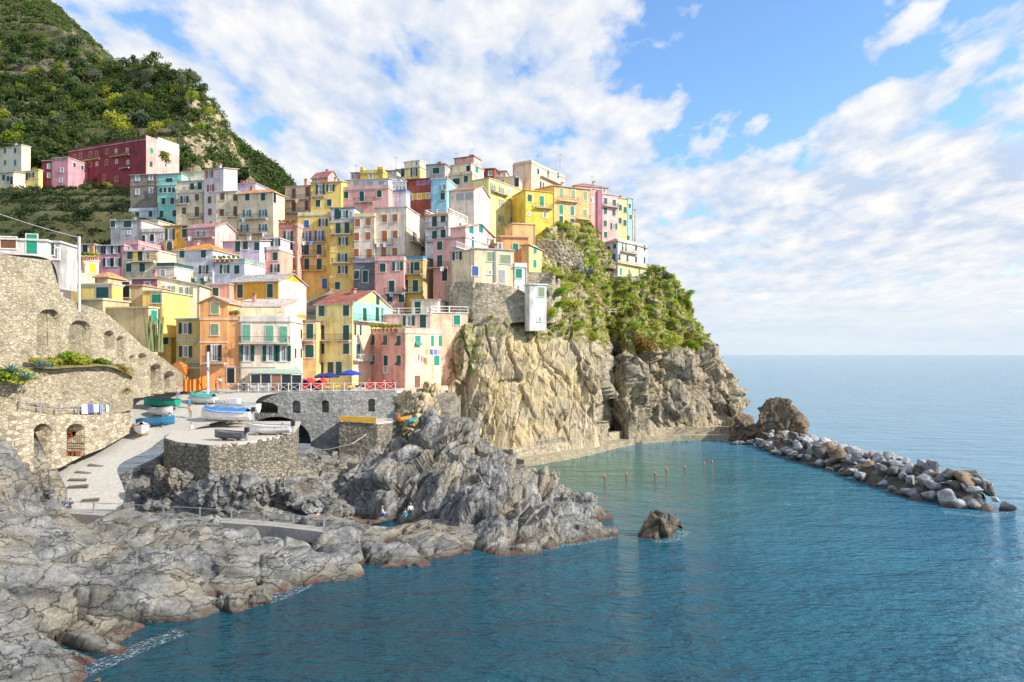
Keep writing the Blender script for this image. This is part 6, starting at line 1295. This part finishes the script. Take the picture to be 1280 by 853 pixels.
# orange awning heap by the wall
m = MB(); m.add([(0, 0, 0), (2.2, -.3, .1), (2.4, -.2, 1.5), (1.2, -.5, 2.1), (.1, -.1, 1.8), (0, .6, 0), (2.2, .6, .1), (2.4, .6, 1.5), (1.2, .6, 2.1), (.1, .6, 1.8)], [(0, 1, 2, 3, 4), (5, 9, 8, 7, 6), (0, 5, 6, 1), (1, 6, 7, 2), (2, 7, 8, 3), (3, 8, 9, 4), (4, 9, 5, 0)])
tag(m.build('tarpaulin', plain((.8, .27, .03), .7, key='orange_plastic'), None, P(216, 470, 101)), 'crumpled orange tarpaulin hung behind the mesh barrier', 'tarpaulin')
# crane mast and beam, hanging sign
r_ = empty('boat_crane', P(260, 494, 97)); tag(r_, 'white boat crane mast with a long dark horizontal beam', 'crane'); s_ = 97/F_
m = MB(); m.bar((0, 0, -.4), (0, 0, 54*s_), .17, 0, 8); m.box(-.35, .35, -.35, .35, -.3, .12); m.build('mast', plain((.72, .73, .75), .4, key='white_paint'), r_)
m = MB(); m.bar((-85*s_, -.25, 34*s_), (85*s_, -.25, 34*s_), .1); m.bar((0, 0, 53*s_), (40*s_, -.25, 34*s_), .03); m.bar((0, 0, 53*s_), (-40*s_, -.25, 34*s_), .03); m.build('beam', plain((.22, .23, .26), .5, key='grey_paint'), r_)
m = MB(); m.box(0, 23*s_, -.04, .04, 0, 8*s_); m.bar((.2, 0, 8*s_), (.2, 0, 9.2*s_), .03); m.bar((23*s_-.2, 0, 8*s_), (23*s_-.2, 0, 9.2*s_), .03)
tag(m.build('sign_board', plain((.36, .5, .62), .5, key='sign_paint'), None, P(175, 469, 96.7)), 'pale blue blank board hanging from the crane beam', 'sign')
# lamp mast with cable
r_ = empty('lamp_mast', P(99, 380, 79.)); tag(r_, 'tall pale lamp mast beside the sloping stone wall', 'mast'); s_ = 79/F_
m = MB(); m.bar((0, 0, -1), (0, 0, 84*s_), .15, 0, 8); m.build('pole', plain((.6, .58, .58), .5, key='grey_paint'), r_)
m = MB(); m.bar((0, 0, 83*s_), (-.5, 0, 84.5*s_), .05); m.box(-.9, -.35, -.14, .14, 84*s_, 84*s_+.12); m.build('lamp_arm', IRON, r_)
m = MB(); a, c = Vector(P(99, 297, 79)), Vector(P(-60, 245, 75)); pr = None
for k in range(25):
    t = k/24; p = a.lerp(c, t)-Vector((0, 0, 1.2*4*t*(1-t)*.25)); 
    if pr: m.bar(pr, p, .035)
    pr = p
tag(m.build('cable', plain((.6, .6, .62), .5, key='grey_paint')), 'pale overhead cable from the lamp mast', 'cable')
# umbrella, tables
def umbrella(label, loc, R, h, c):
    r_ = empty('umbrella', loc); tag(r_, label, 'umbrella'); m = MB(); m.bar((0, 0, 0), (0, 0, h), .04, 0, 6); m.build('pole', IRON, r_); m = MB(); m.prism([(.3*math.cos(k*.785), .3*math.sin(k*.785)) for k in range(8)], 0, .1); m.build('base', plain((.3, .3, .3), .9, key='concrete_base'), r_)
    m = MB(); rim = [(R*math.cos(k*.3927), R*math.sin(k*.3927), h-.55-(.08 if k % 2 else 0)) for k in range(16)]; mid = [(R*.5*math.cos(k*.3927), R*.5*math.sin(k*.3927), h-.2) for k in range(16)]
    v = rim+mid+[(0, 0, h)]; f = [(k, (k+1) % 16, 16+(k+1) % 16, 16+k) for k in range(16)]+[(16+k, 16+(k+1) % 16, 32) for k in range(16)]; low = [(x, y, z-.22) for x, y, z in rim]
    m.add(v+low, f+[(k, 33+k, 33+(k+1) % 16, (k+1) % 16) for k in range(16)]); m.build('canopy', plain(c, .8, key='canvas'), r_)
def on_piazza(px, D): return (P(px, 480, D)[0], D, z0+.05)
umbrella('large royal blue umbrella over the terrace tables', on_piazza(438, 104.5), 1.65, 2.9, (.01, .05, .42))
umbrella('navy umbrella partly behind the royal blue one', on_piazza(412, 106), 1.5, 2.5, (.015, .03, .18)); umbrella('folded low navy umbrella beside the veranda', on_piazza(402, 106.3), 1.1, 2.4, (.02, .04, .2))
TM = None
def table(loc, rz, label, group, c):
    r_ = empty('table', loc, rz); tag(r_, label, 'table', group); m = MB(); m.box(-.45, .45, -.45, .45, .71, .75); m.build('tabletop', plain(c, .6, key='table_paint'), r_)
    for x in (-.38, .38):
        for y in (-.38, .38): m = MB(); m.bar((x, y, 0), (x, y, .71), .025); m.build('leg', IRON, r_)
def chair(loc, rz, label, group, c):
    r_ = empty('chair', loc, rz); tag(r_, label, 'chair', group); m = MB(); m.box(-.22, .22, -.22, .22, .42, .46); m.build('seat', plain(c, .6, key='table_paint'), r_); m = MB(); m.box(-.22, .22, .19, .23, .5, .92); m.build('backrest', plain(c, .6, key='table_paint'), r_)
    for x in (-.19, .19):
        for y in (-.19, .19): m = MB(); m.bar((x, y, 0), (x, y, .44), .02); m.build('leg', IRON, r_)
for i, px in enumerate((424, 441, 466, 474, 482, 490)):
    table(on_piazza(px, 103.+(i % 2)), .1, 'red table on the restaurant terrace', 'red restaurant tables', (.6, .04, .03))
    for s_ in (-1, 1): chair((on_piazza(px, 103)[0]+s_*.75, 103.+(i % 2), z0+.05), s_*-1.57, 'red chair at a restaurant terrace table', 'red restaurant chairs', (.62, .05, .03))
m = MB(); zz = 1.75
x0_, x1_ = P(456, 480, 101.7)[0], P(492, 480, 102)[0]
r_ = empty('screen', (x0_, 102., z0)); tag(r_, 'long red cloth screen behind the white terrace fence', 'screen')
for k in range(5): m = MB(); m.bar((k*(x1_-x0_)/4, 0, 0), (k*(x1_-x0_)/4, 0, 1.5), .04); m.build('post', IRON, r_)
m = MB()
for k in range(14): a, c = k*(x1_-x0_)/14, (k+1)*(x1_-x0_)/14; m.box(a, c-.02, .03+.03*(k % 2), .07+.03*(k % 2), .15, 1.3+.06*(k % 3))
m.build('cloth', plain((.62, .06, .04), .8, key='red_cloth'), r_)
# veranda
vx0, vx1 = P(318, 478, 100)[0], P(381, 478, 100)[0]; r_ = empty('veranda', (vx0, 97.8+1.2, z0+.05)); tag(r_, 'restaurant veranda with pale green roof on posts below the striped house', 'veranda'); Wv = vx1-vx0
m = MB(); m.add([(-.3, -.6, 2.6), (Wv+.2, -.6, 2.5), (Wv-1.6, 2.6, 3.5), (-.3+.8, 2.6, 3.5), (-.3, -.6, 2.48), (Wv+.2, -.6, 2.38), (Wv-1.6, 2.6, 3.38), (.5, 2.6, 3.38)], [(0, 1, 2, 3), (4, 7, 6, 5), (0, 4, 5, 1), (1, 5, 6, 2), (3, 2, 6, 7), (0, 3, 7, 4)]); m.build('roof', plain((.36, .46, .4), .7, key='veranda_roof'), r_)
for k in range(6):
    x = k*Wv/5; m = MB(); m.box(x-.07, x+.07, -.5, -.36, 0, 2.4); m.build('post', plain((.74, .6, .5), .7, key='veranda_post'), r_)
    if k < 5: m = MB(); m.box(x+.08, x+Wv/5-.08, -.46, -.41, 0 if k > 1 else .9, 2.3); m.build('glass_panel', [glass(), plain((.3, .12, .06), .5, key='wood')][0:1] if k != 2 else plain((.34, .16, .1), .6, key='veranda_curtain'), r_)
m = MB(); m.box(.08, Wv/5*2-.08, -.48, -.4, .0, .9); m.build('parapet', stucco((.66, .64, .62)), r_)
# towels on the railing
cols_ = [(.75, .75, .78), (.12, .14, .36), (.74, .74, .77), (.3, .34, .6), (.76, .75, .76), (.7, .7, .74), (.3, .3, .5), (.75, .74, .72)]
nm_ = ['white', 'navy', 'white', 'lavender blue', 'white', 'white', 'lavender blue', 'white']
def rail_pt(px):
    for a, c in zip(rt_, rt_[1:]):
        xa, xc = CX+F_*a[0]/a[1], CX+F_*c[0]/c[1]
        if xa <= px <= xc+.1:
            t = (px-xa)/(xc-xa); return Vector(a).lerp(Vector(c), t), (Vector(c)-Vector(a))
for i in range(8):
    p, dr = rail_pt(101+i*7.6); dr = dr.normalized(); m = MB(); n_ = Vector((dr.y, -dr.x, 0))
    for k in range(5):
        a = dr*(k*.13); h_ = .05*math.sin(k*2+i); m.add([a+n_*(.06+h_*.5)+Vector((0, 0, 1.22)), a+dr*.13+n_*(.06+h_*.3)+Vector((0, 0, 1.22)), a+dr*.13+n_*(.1+h_)+Vector((0, 0, .12+.1*(i % 3))), a+n_*(.1+h_)+Vector((0, 0, .12+.1*(i % 3)))], [(0, 1, 2, 3)])
        m.add([a-n_*.06+Vector((0, 0, 1.22)), a+dr*.13-n_*.06+Vector((0, 0, 1.22)), a+dr*.13+n_*.07+Vector((0, 0, 1.23)), a+n_*.07+Vector((0, 0, 1.23)), a-n_*.07+Vector((0, 0, .7)), a+dr*.13-n_*.07+Vector((0, 0, .7))], [(0, 1, 2, 3), (4, 5, 1, 0)])
    tag(m.build('towel', plain(cols_[i], .9, key='towel_cloth'), None, p), nm_[i]+' towel hung over the steel railing above the boat stores', 'towel', nm_[i]+' towels on the railing')
# laundry on the pink corner house
for i, (px, c, l) in enumerate([(531, (.8, .6, .1), 'yellow shirt drying on the pink corner house'), (537, (.15, .2, .5), 'blue trousers drying on the pink corner house'), (542, (.25, .32, .6), 'pale blue cloth drying on the pink corner house'), (546, (.7, .5, .6), 'pink cloth drying on the pink corner house')]):
    m = MB(); m.add([(0, 0, 0), (.5, .1, .02), (.55, .02, -.9), (.05, -.05, -.8), (0, .03, 0), (.5, .13, .02), (.55, .05, -.9), (.05, -.02, -.8)], [(0, 1, 2, 3), (4, 7, 6, 5), (0, 4, 5, 1), (2, 6, 7, 3)]); tag(m.build('laundry', plain(c, .9, key='laundry_cloth'), None, P(px, 437, 108.4+(px-531)*.05)), l, 'laundry')
# yellow beam of the landing
m = MB(); a, c = Vector(P(424, 526, 93.3)), Vector(P(470, 529, 92.8)); d_ = (c-a); m.add([a, c, c+Vector((0, 0, .75)), a+Vector((0, 0, .6)), a+Vector((0, .3, 0)), c+Vector((0, .3, 0)), c+Vector((0, .3, .75)), a+Vector((0, .3, .6))], [(0, 1, 2, 3), (4, 7, 6, 5), (3, 2, 6, 7), (0, 4, 5, 1), (1, 5, 6, 2), (0, 3, 7, 4)])
tag(m.build('beam', plain((.75, .42, .03), .6, key='yellow_paint')), 'yellow painted steel beam along the landing edge', 'beam')
m = MB(); a = [Vector(P(*q)) for q in ((386, 563, 92), (410, 562, 91.5), (440, 555, 91), (458, 543, 92.))]
for p, q in zip(a, a[1:]): m.bar(p, q, .05)
tag(m.build('rope', plain((.7, .68, .62), .8, key='rope_fibre')), 'pale mooring rope hanging over the dark gully', 'rope')
for i, (px, py) in enumerate([(494, 527), (497, 527)]):
    m = MB(); m.prism([(.35*math.cos(k*.628), .35*math.sin(k*.628)) for k in range(10)], 0, 1.1); m.prism([(.38*math.cos(k*.628), .38*math.sin(k*.628)) for k in range(10)], .5, .58); tag(m.build('barrel', plain((.02, .16, .4) if i == 0 else (.4, .12, .05), .5, key='barrel_plastic'), None, P(px, py, 98-i)), ['blue barrel on the landing', 'rusty barrel on the landing'][i], 'barrel')
# small yellow-roofed shelter on the quay
r_ = empty('shelter', (*(o3[4]*.9+o4[4]*.1), 2.3)); tag(r_, 'small yellow roofed shelter in the cleft of the cliff foot', 'shelter'); m = MB(); m.add([(-2., -1, 1.6), (2., -1, 1.6), (2., 1, 2.1), (-2., 1, 2.1), (-2., -1, 1.5), (2., -1, 1.5), (2., 1, 2.), (-2., 1, 2.)], [(0, 1, 2, 3), (4, 7, 6, 5), (0, 4, 5, 1), (1, 5, 6, 2), (2, 6, 7, 3), (3, 7, 4, 0)]); m.build('roof', plain((.75, .5, .06), .7, key='yellow_paint'), r_)
for x in (-1.8, 1.8): m = MB(); m.bar((x, -.9, 0), (x, -.9, 1.6), .06); m.bar((x, .9, 0), (x, .9, 2.), .06); m.build('post', IRON, r_)
# swimming buoys
m = MB(); 
V, Fq = ico(3); BU = np_mesh('buoy', V*np.array((.16, .16, .24))+np.array((0, 0, .12)), Fq, plain((.75, .16, .03), .4, key='buoy_plastic'), True)
for (px, py) in [(756, 597), (783, 594), (819, 593), (833, 588), (856, 585), (880, 580), (890, 578)]:
    tag(link('buoy', BU, None, G(px, py, 0.)), 'orange swimming buoy floating in the green cove', 'buoy', 'orange swimming buoys')
# slots across the ramp
for i, (x0, y0, x1, y1, D) in enumerate([(111, 581, 129, 584, 76.7), (95, 590, 117, 593, 75.3), (86, 600, 108, 600, 74), (85, 609, 110, 607, 72.9), (102, 626, 124, 624, 71.1)]):
    a, c = Vector(P(x0, y0, D)), Vector(P(x1, y1, D)); m = MB(); m.add([a+Vector((0, -.12, .03)), c+Vector((0, -.12, .03)), c+Vector((0, .12, .13)), a+Vector((0, .12, .13)), a+Vector((0, -.12, -.2)), c+Vector((0, -.12, -.2)), c+Vector((0, .12, -.2)), a+Vector((0, .12, -.2))], [(0, 1, 2, 3), (0, 4, 5, 1), (1, 5, 6, 2), (3, 2, 6, 7), (0, 3, 7, 4)])
    tag(m.build('wooden_sleeper', plain((.16, .13, .1), .9, key='sleeper_wood')), 'dark wooden skid sleeper across the concrete ramp', 'sleeper', 'skid sleepers on the ramp')
# things in the boat stores
for i, (px, py, c) in enumerate([(86, 548, (.6, .1, .04)), (92, 546, (.7, .3, .1)), (97, 546, (.65, .12, .05)), (87, 571, (.6, .15, .06)), (93, 571, (.7, .2, .08)), (99, 570, (.66, .3, .2))]):
    m = MB(); m.prism([(.4, -.3), (-.4, -.3), (-.45, .3), (.45, .3)], 0, .5); m.box(-.48, .48, -.34, .34, .5, .58); tag(m.build('crate', plain(c, .7, key='crate_plastic'), None, P(px, py, 76.5 if py > 560 else 77.)), 'red orange fishing crate in the barred boat store', 'crate', 'crates of the boat store')
r_ = empty('gate', P(84, 571, 76)); tag(r_, 'rusty barred gate of the right boat store', 'gate'); m = MB(); s_ = 76/F_
for k in range(9): m.bar((k*2.6*s_, 0, 0), (k*2.6*s_, 0, 26*s_), .03)
m.bar((0, 0, 26*s_), (21*s_, 0, 26*s_), .05); m.bar((0, 0, 13*s_), (21*s_, 0, 13*s_), .04); m.build('bars', plain((.2, .1, .06), .8, key='rust'), r_)
# roof antennas
for i, (px, py, D) in enumerate([(672, 203, 185), (590, 195, 196), (495, 205, 190), (445, 215, 188), (700, 201, 190), (570, 200, 185), (740, 228, 195), (208, 208, 178)]):
    r_ = empty('antenna', P(px, py+3, D)); tag(r_, 'thin metal rooftop antenna on the village skyline', 'antenna', 'rooftop antennas'); m = MB(); m.bar((0, 0, -1.5), (0, 0, 2.6), .035); m.build('pole', IRON, r_); m = MB(); m.bar((-.6, 0, 2.4), (.6, 0, 2.4), .025)
    for k in range(5): m.bar((-.5+.25*k, -.3, 2.4), (-.5+.25*k, .3, 2.4), .018)
    m.build('aerial', IRON, r_)
# ------------------------------------------------------------ camera, sun, sky
cd = bpy.data.cameras.new('camera'); cam = bpy.data.objects.new('camera', cd); COL.objects.link(cam)
cam.location = (0, 0, CAMZ); cam.rotation_euler = (R_(90), 0, 0)
cd.sensor_width = 36; cd.lens = 36*F_/1280; cd.shift_y = 16.5/1280; cd.clip_end = 60000; cd.clip_start = .5
scene.camera = cam
SAZ, SEL = R_(108), R_(33)
sd = bpy.data.lights.new('sun', 'SUN'); sd.energy = 3.7; sd.angle = R_(.5); sd.color = (1., .93, .82)
so = bpy.data.objects.new('sun', sd); COL.objects.link(so)
dirv = Vector((math.sin(SAZ)*math.cos(SEL), math.cos(SAZ)*math.cos(SEL), math.sin(SEL)))
so.rotation_euler = dirv.to_track_quat('Z', 'Y').to_euler(); so.location = (60, 0, 80)
w = bpy.data.worlds.new('World'); scene.world = w; w.use_nodes = True; nt = w.node_tree
bg = nt.nodes['Background']; bg.inputs['Strength'].default_value = .15
sky = nd(nt, 'ShaderNodeTexSky'); sky.sky_type = 'NISHITA'; sky.sun_disc = False
sky.sun_elevation = SEL; sky.sun_rotation = SAZ; sky.air_density = 1.; sky.dust_density = .6; sky.ozone_density = 1.2
tc = nd(nt, 'ShaderNodeTexCoord').outputs['Generated']
sx = nd(nt, 'ShaderNodeSeparateXYZ'); nt.links.new(tc, sx.inputs[0])
def mth(op, a, b=None, c=None):
    n = nd(nt, 'ShaderNodeMath', operation=op)
    for i, v in enumerate((a, b, c)):
        if v is None: continue
        if isinstance(v, (int, float)): n.inputs[i].default_value = v
        else: nt.links.new(v, n.inputs[i])
    return n.outputs[0]
zc = mth('ADD', mth('MAXIMUM', sx.outputs[2], 0.), .17)
cx_ = mth('DIVIDE', sx.outputs[0], zc); cy_ = mth('DIVIDE', sx.outputs[1], zc)
cb = nd(nt, 'ShaderNodeCombineXYZ'); nt.links.new(cx_, cb.inputs[0]); nt.links.new(cy_, cb.inputs[1])
co = mapping(nt, cb.outputs[0], (1, .62, 1), (0, 0, R_(-28)))
n1 = noise(nt, 6.2, 9, .55, co, .1); n2 = noise(nt, 1.6, 3, .5, co, .2); n3 = noise(nt, 9., 6, .55, co, .1)
def blob(d, lo, hi):
    v = nd(nt, 'ShaderNodeVectorMath', operation='DOT_PRODUCT'); nt.links.new(tc, v.inputs[0])
    q = Vector(d).normalized(); v.inputs[1].default_value = q
    m = nd(nt, 'ShaderNodeMapRange'); m.interpolation_type = 'SMOOTHSTEP'; nt.links.new(v.outputs['Value'], m.inputs[0])
    m.inputs[1].default_value = lo; m.inputs[2].default_value = hi; return m.outputs[0]
def pdir(px, py): return ((px-CX)/F_, 1, (HY-py)/F_)
den = mth('ADD', n1.outputs[0], mth('MULTIPLY', mth('SUBTRACT', n2.outputs[0], .5), .35))
for (px, py, lo, hi, k) in [(1130, -20, .958, .992, -.24), (930, 60, .98, .998, -.10), (1300, 20, .97, .995, -.08), (560, 40, .96, .998, .06), (300, 130, .95, .99, .03), (1080, 180, .975, .998, .17), (1240, 140, .978, .998, .2), (430, 280, .96, .995, .07), (700, 170, .985, .999, .08)]:
    den = mth('MULTIPLY_ADD', blob(pdir(px, py), lo, hi), k, den)
low = nd(nt, 'ShaderNodeMapRange'); nt.links.new(sx.outputs[2], low.inputs[0]); low.inputs[1].default_value = .02; low.inputs[2].default_value = .30; low.inputs[3].default_value = .17; low.inputs[4].default_value = .035
den = mth('ADD', den, low.outputs[0])
cov = ramp(nt, den, [(.44, (0, 0, 0)), (.49, (.5, .5, .5)), (.56, (.93, .93, .93)), (.72, (1, 1, 1))])
CW = 3.75
sh_ = mth('MULTIPLY_ADD', n3.outputs[0], .55, mth('MULTIPLY', n1.outputs[0], .5))
ccol = ramp(nt, sh_, [(.44, (.62*CW, .73*CW, .91*CW)), (.53, (.82*CW, .87*CW, .96*CW)), (.64, (1.03*CW, 1.02*CW, 1.01*CW))])
skyt = mix(nt, 1., sky.outputs[0], (.72, .90, 1.08), 'MULTIPLY')
c1 = mix(nt, cov.outputs[0], skyt, ccol.outputs[0])
st_ = noise(nt, 3., 5, .55, mapping(nt, tc, (1., 1., 14.)), .2)
stc = ramp(nt, st_.outputs[0], [(.35, (.70*CW, .80*CW, .93*CW)), (.6, (.98*CW, .99*CW, 1.0*CW))])
hz = nd(nt, 'ShaderNodeMapRange'); hz.interpolation_type = 'SMOOTHSTEP'; nt.links.new(sx.outputs[2], hz.inputs[0]); hz.inputs[1].default_value = .02; hz.inputs[2].default_value = .2; hz.inputs[3].default_value = .75; hz.inputs[4].default_value = 0.
c2 = mix(nt, hz.outputs[0], c1, stc.outputs[0])
hz2 = nd(nt, 'ShaderNodeMapRange'); hz2.interpolation_type = 'SMOOTHSTEP'; nt.links.new(sx.outputs[2], hz2.inputs[0]); hz2.inputs[1].default_value = -.01; hz2.inputs[2].default_value = .09; hz2.inputs[3].default_value = .8; hz2.inputs[4].default_value = 0.
c2 = mix(nt, hz2.outputs[0], c2, (.74*CW, .86*CW, .97*CW))
nt.links.new(c2, bg.inputs['Color'])
vs = scene.view_settings; vs.view_transform = 'Standard'; vs.look = 'None'; vs.exposure = .8; vs.gamma = 1.; vs.use_curve_mapping = False
scene.cycles.max_bounces = 6; scene.cycles.diffuse_bounces = 3; scene.cycles.use_denoising = True
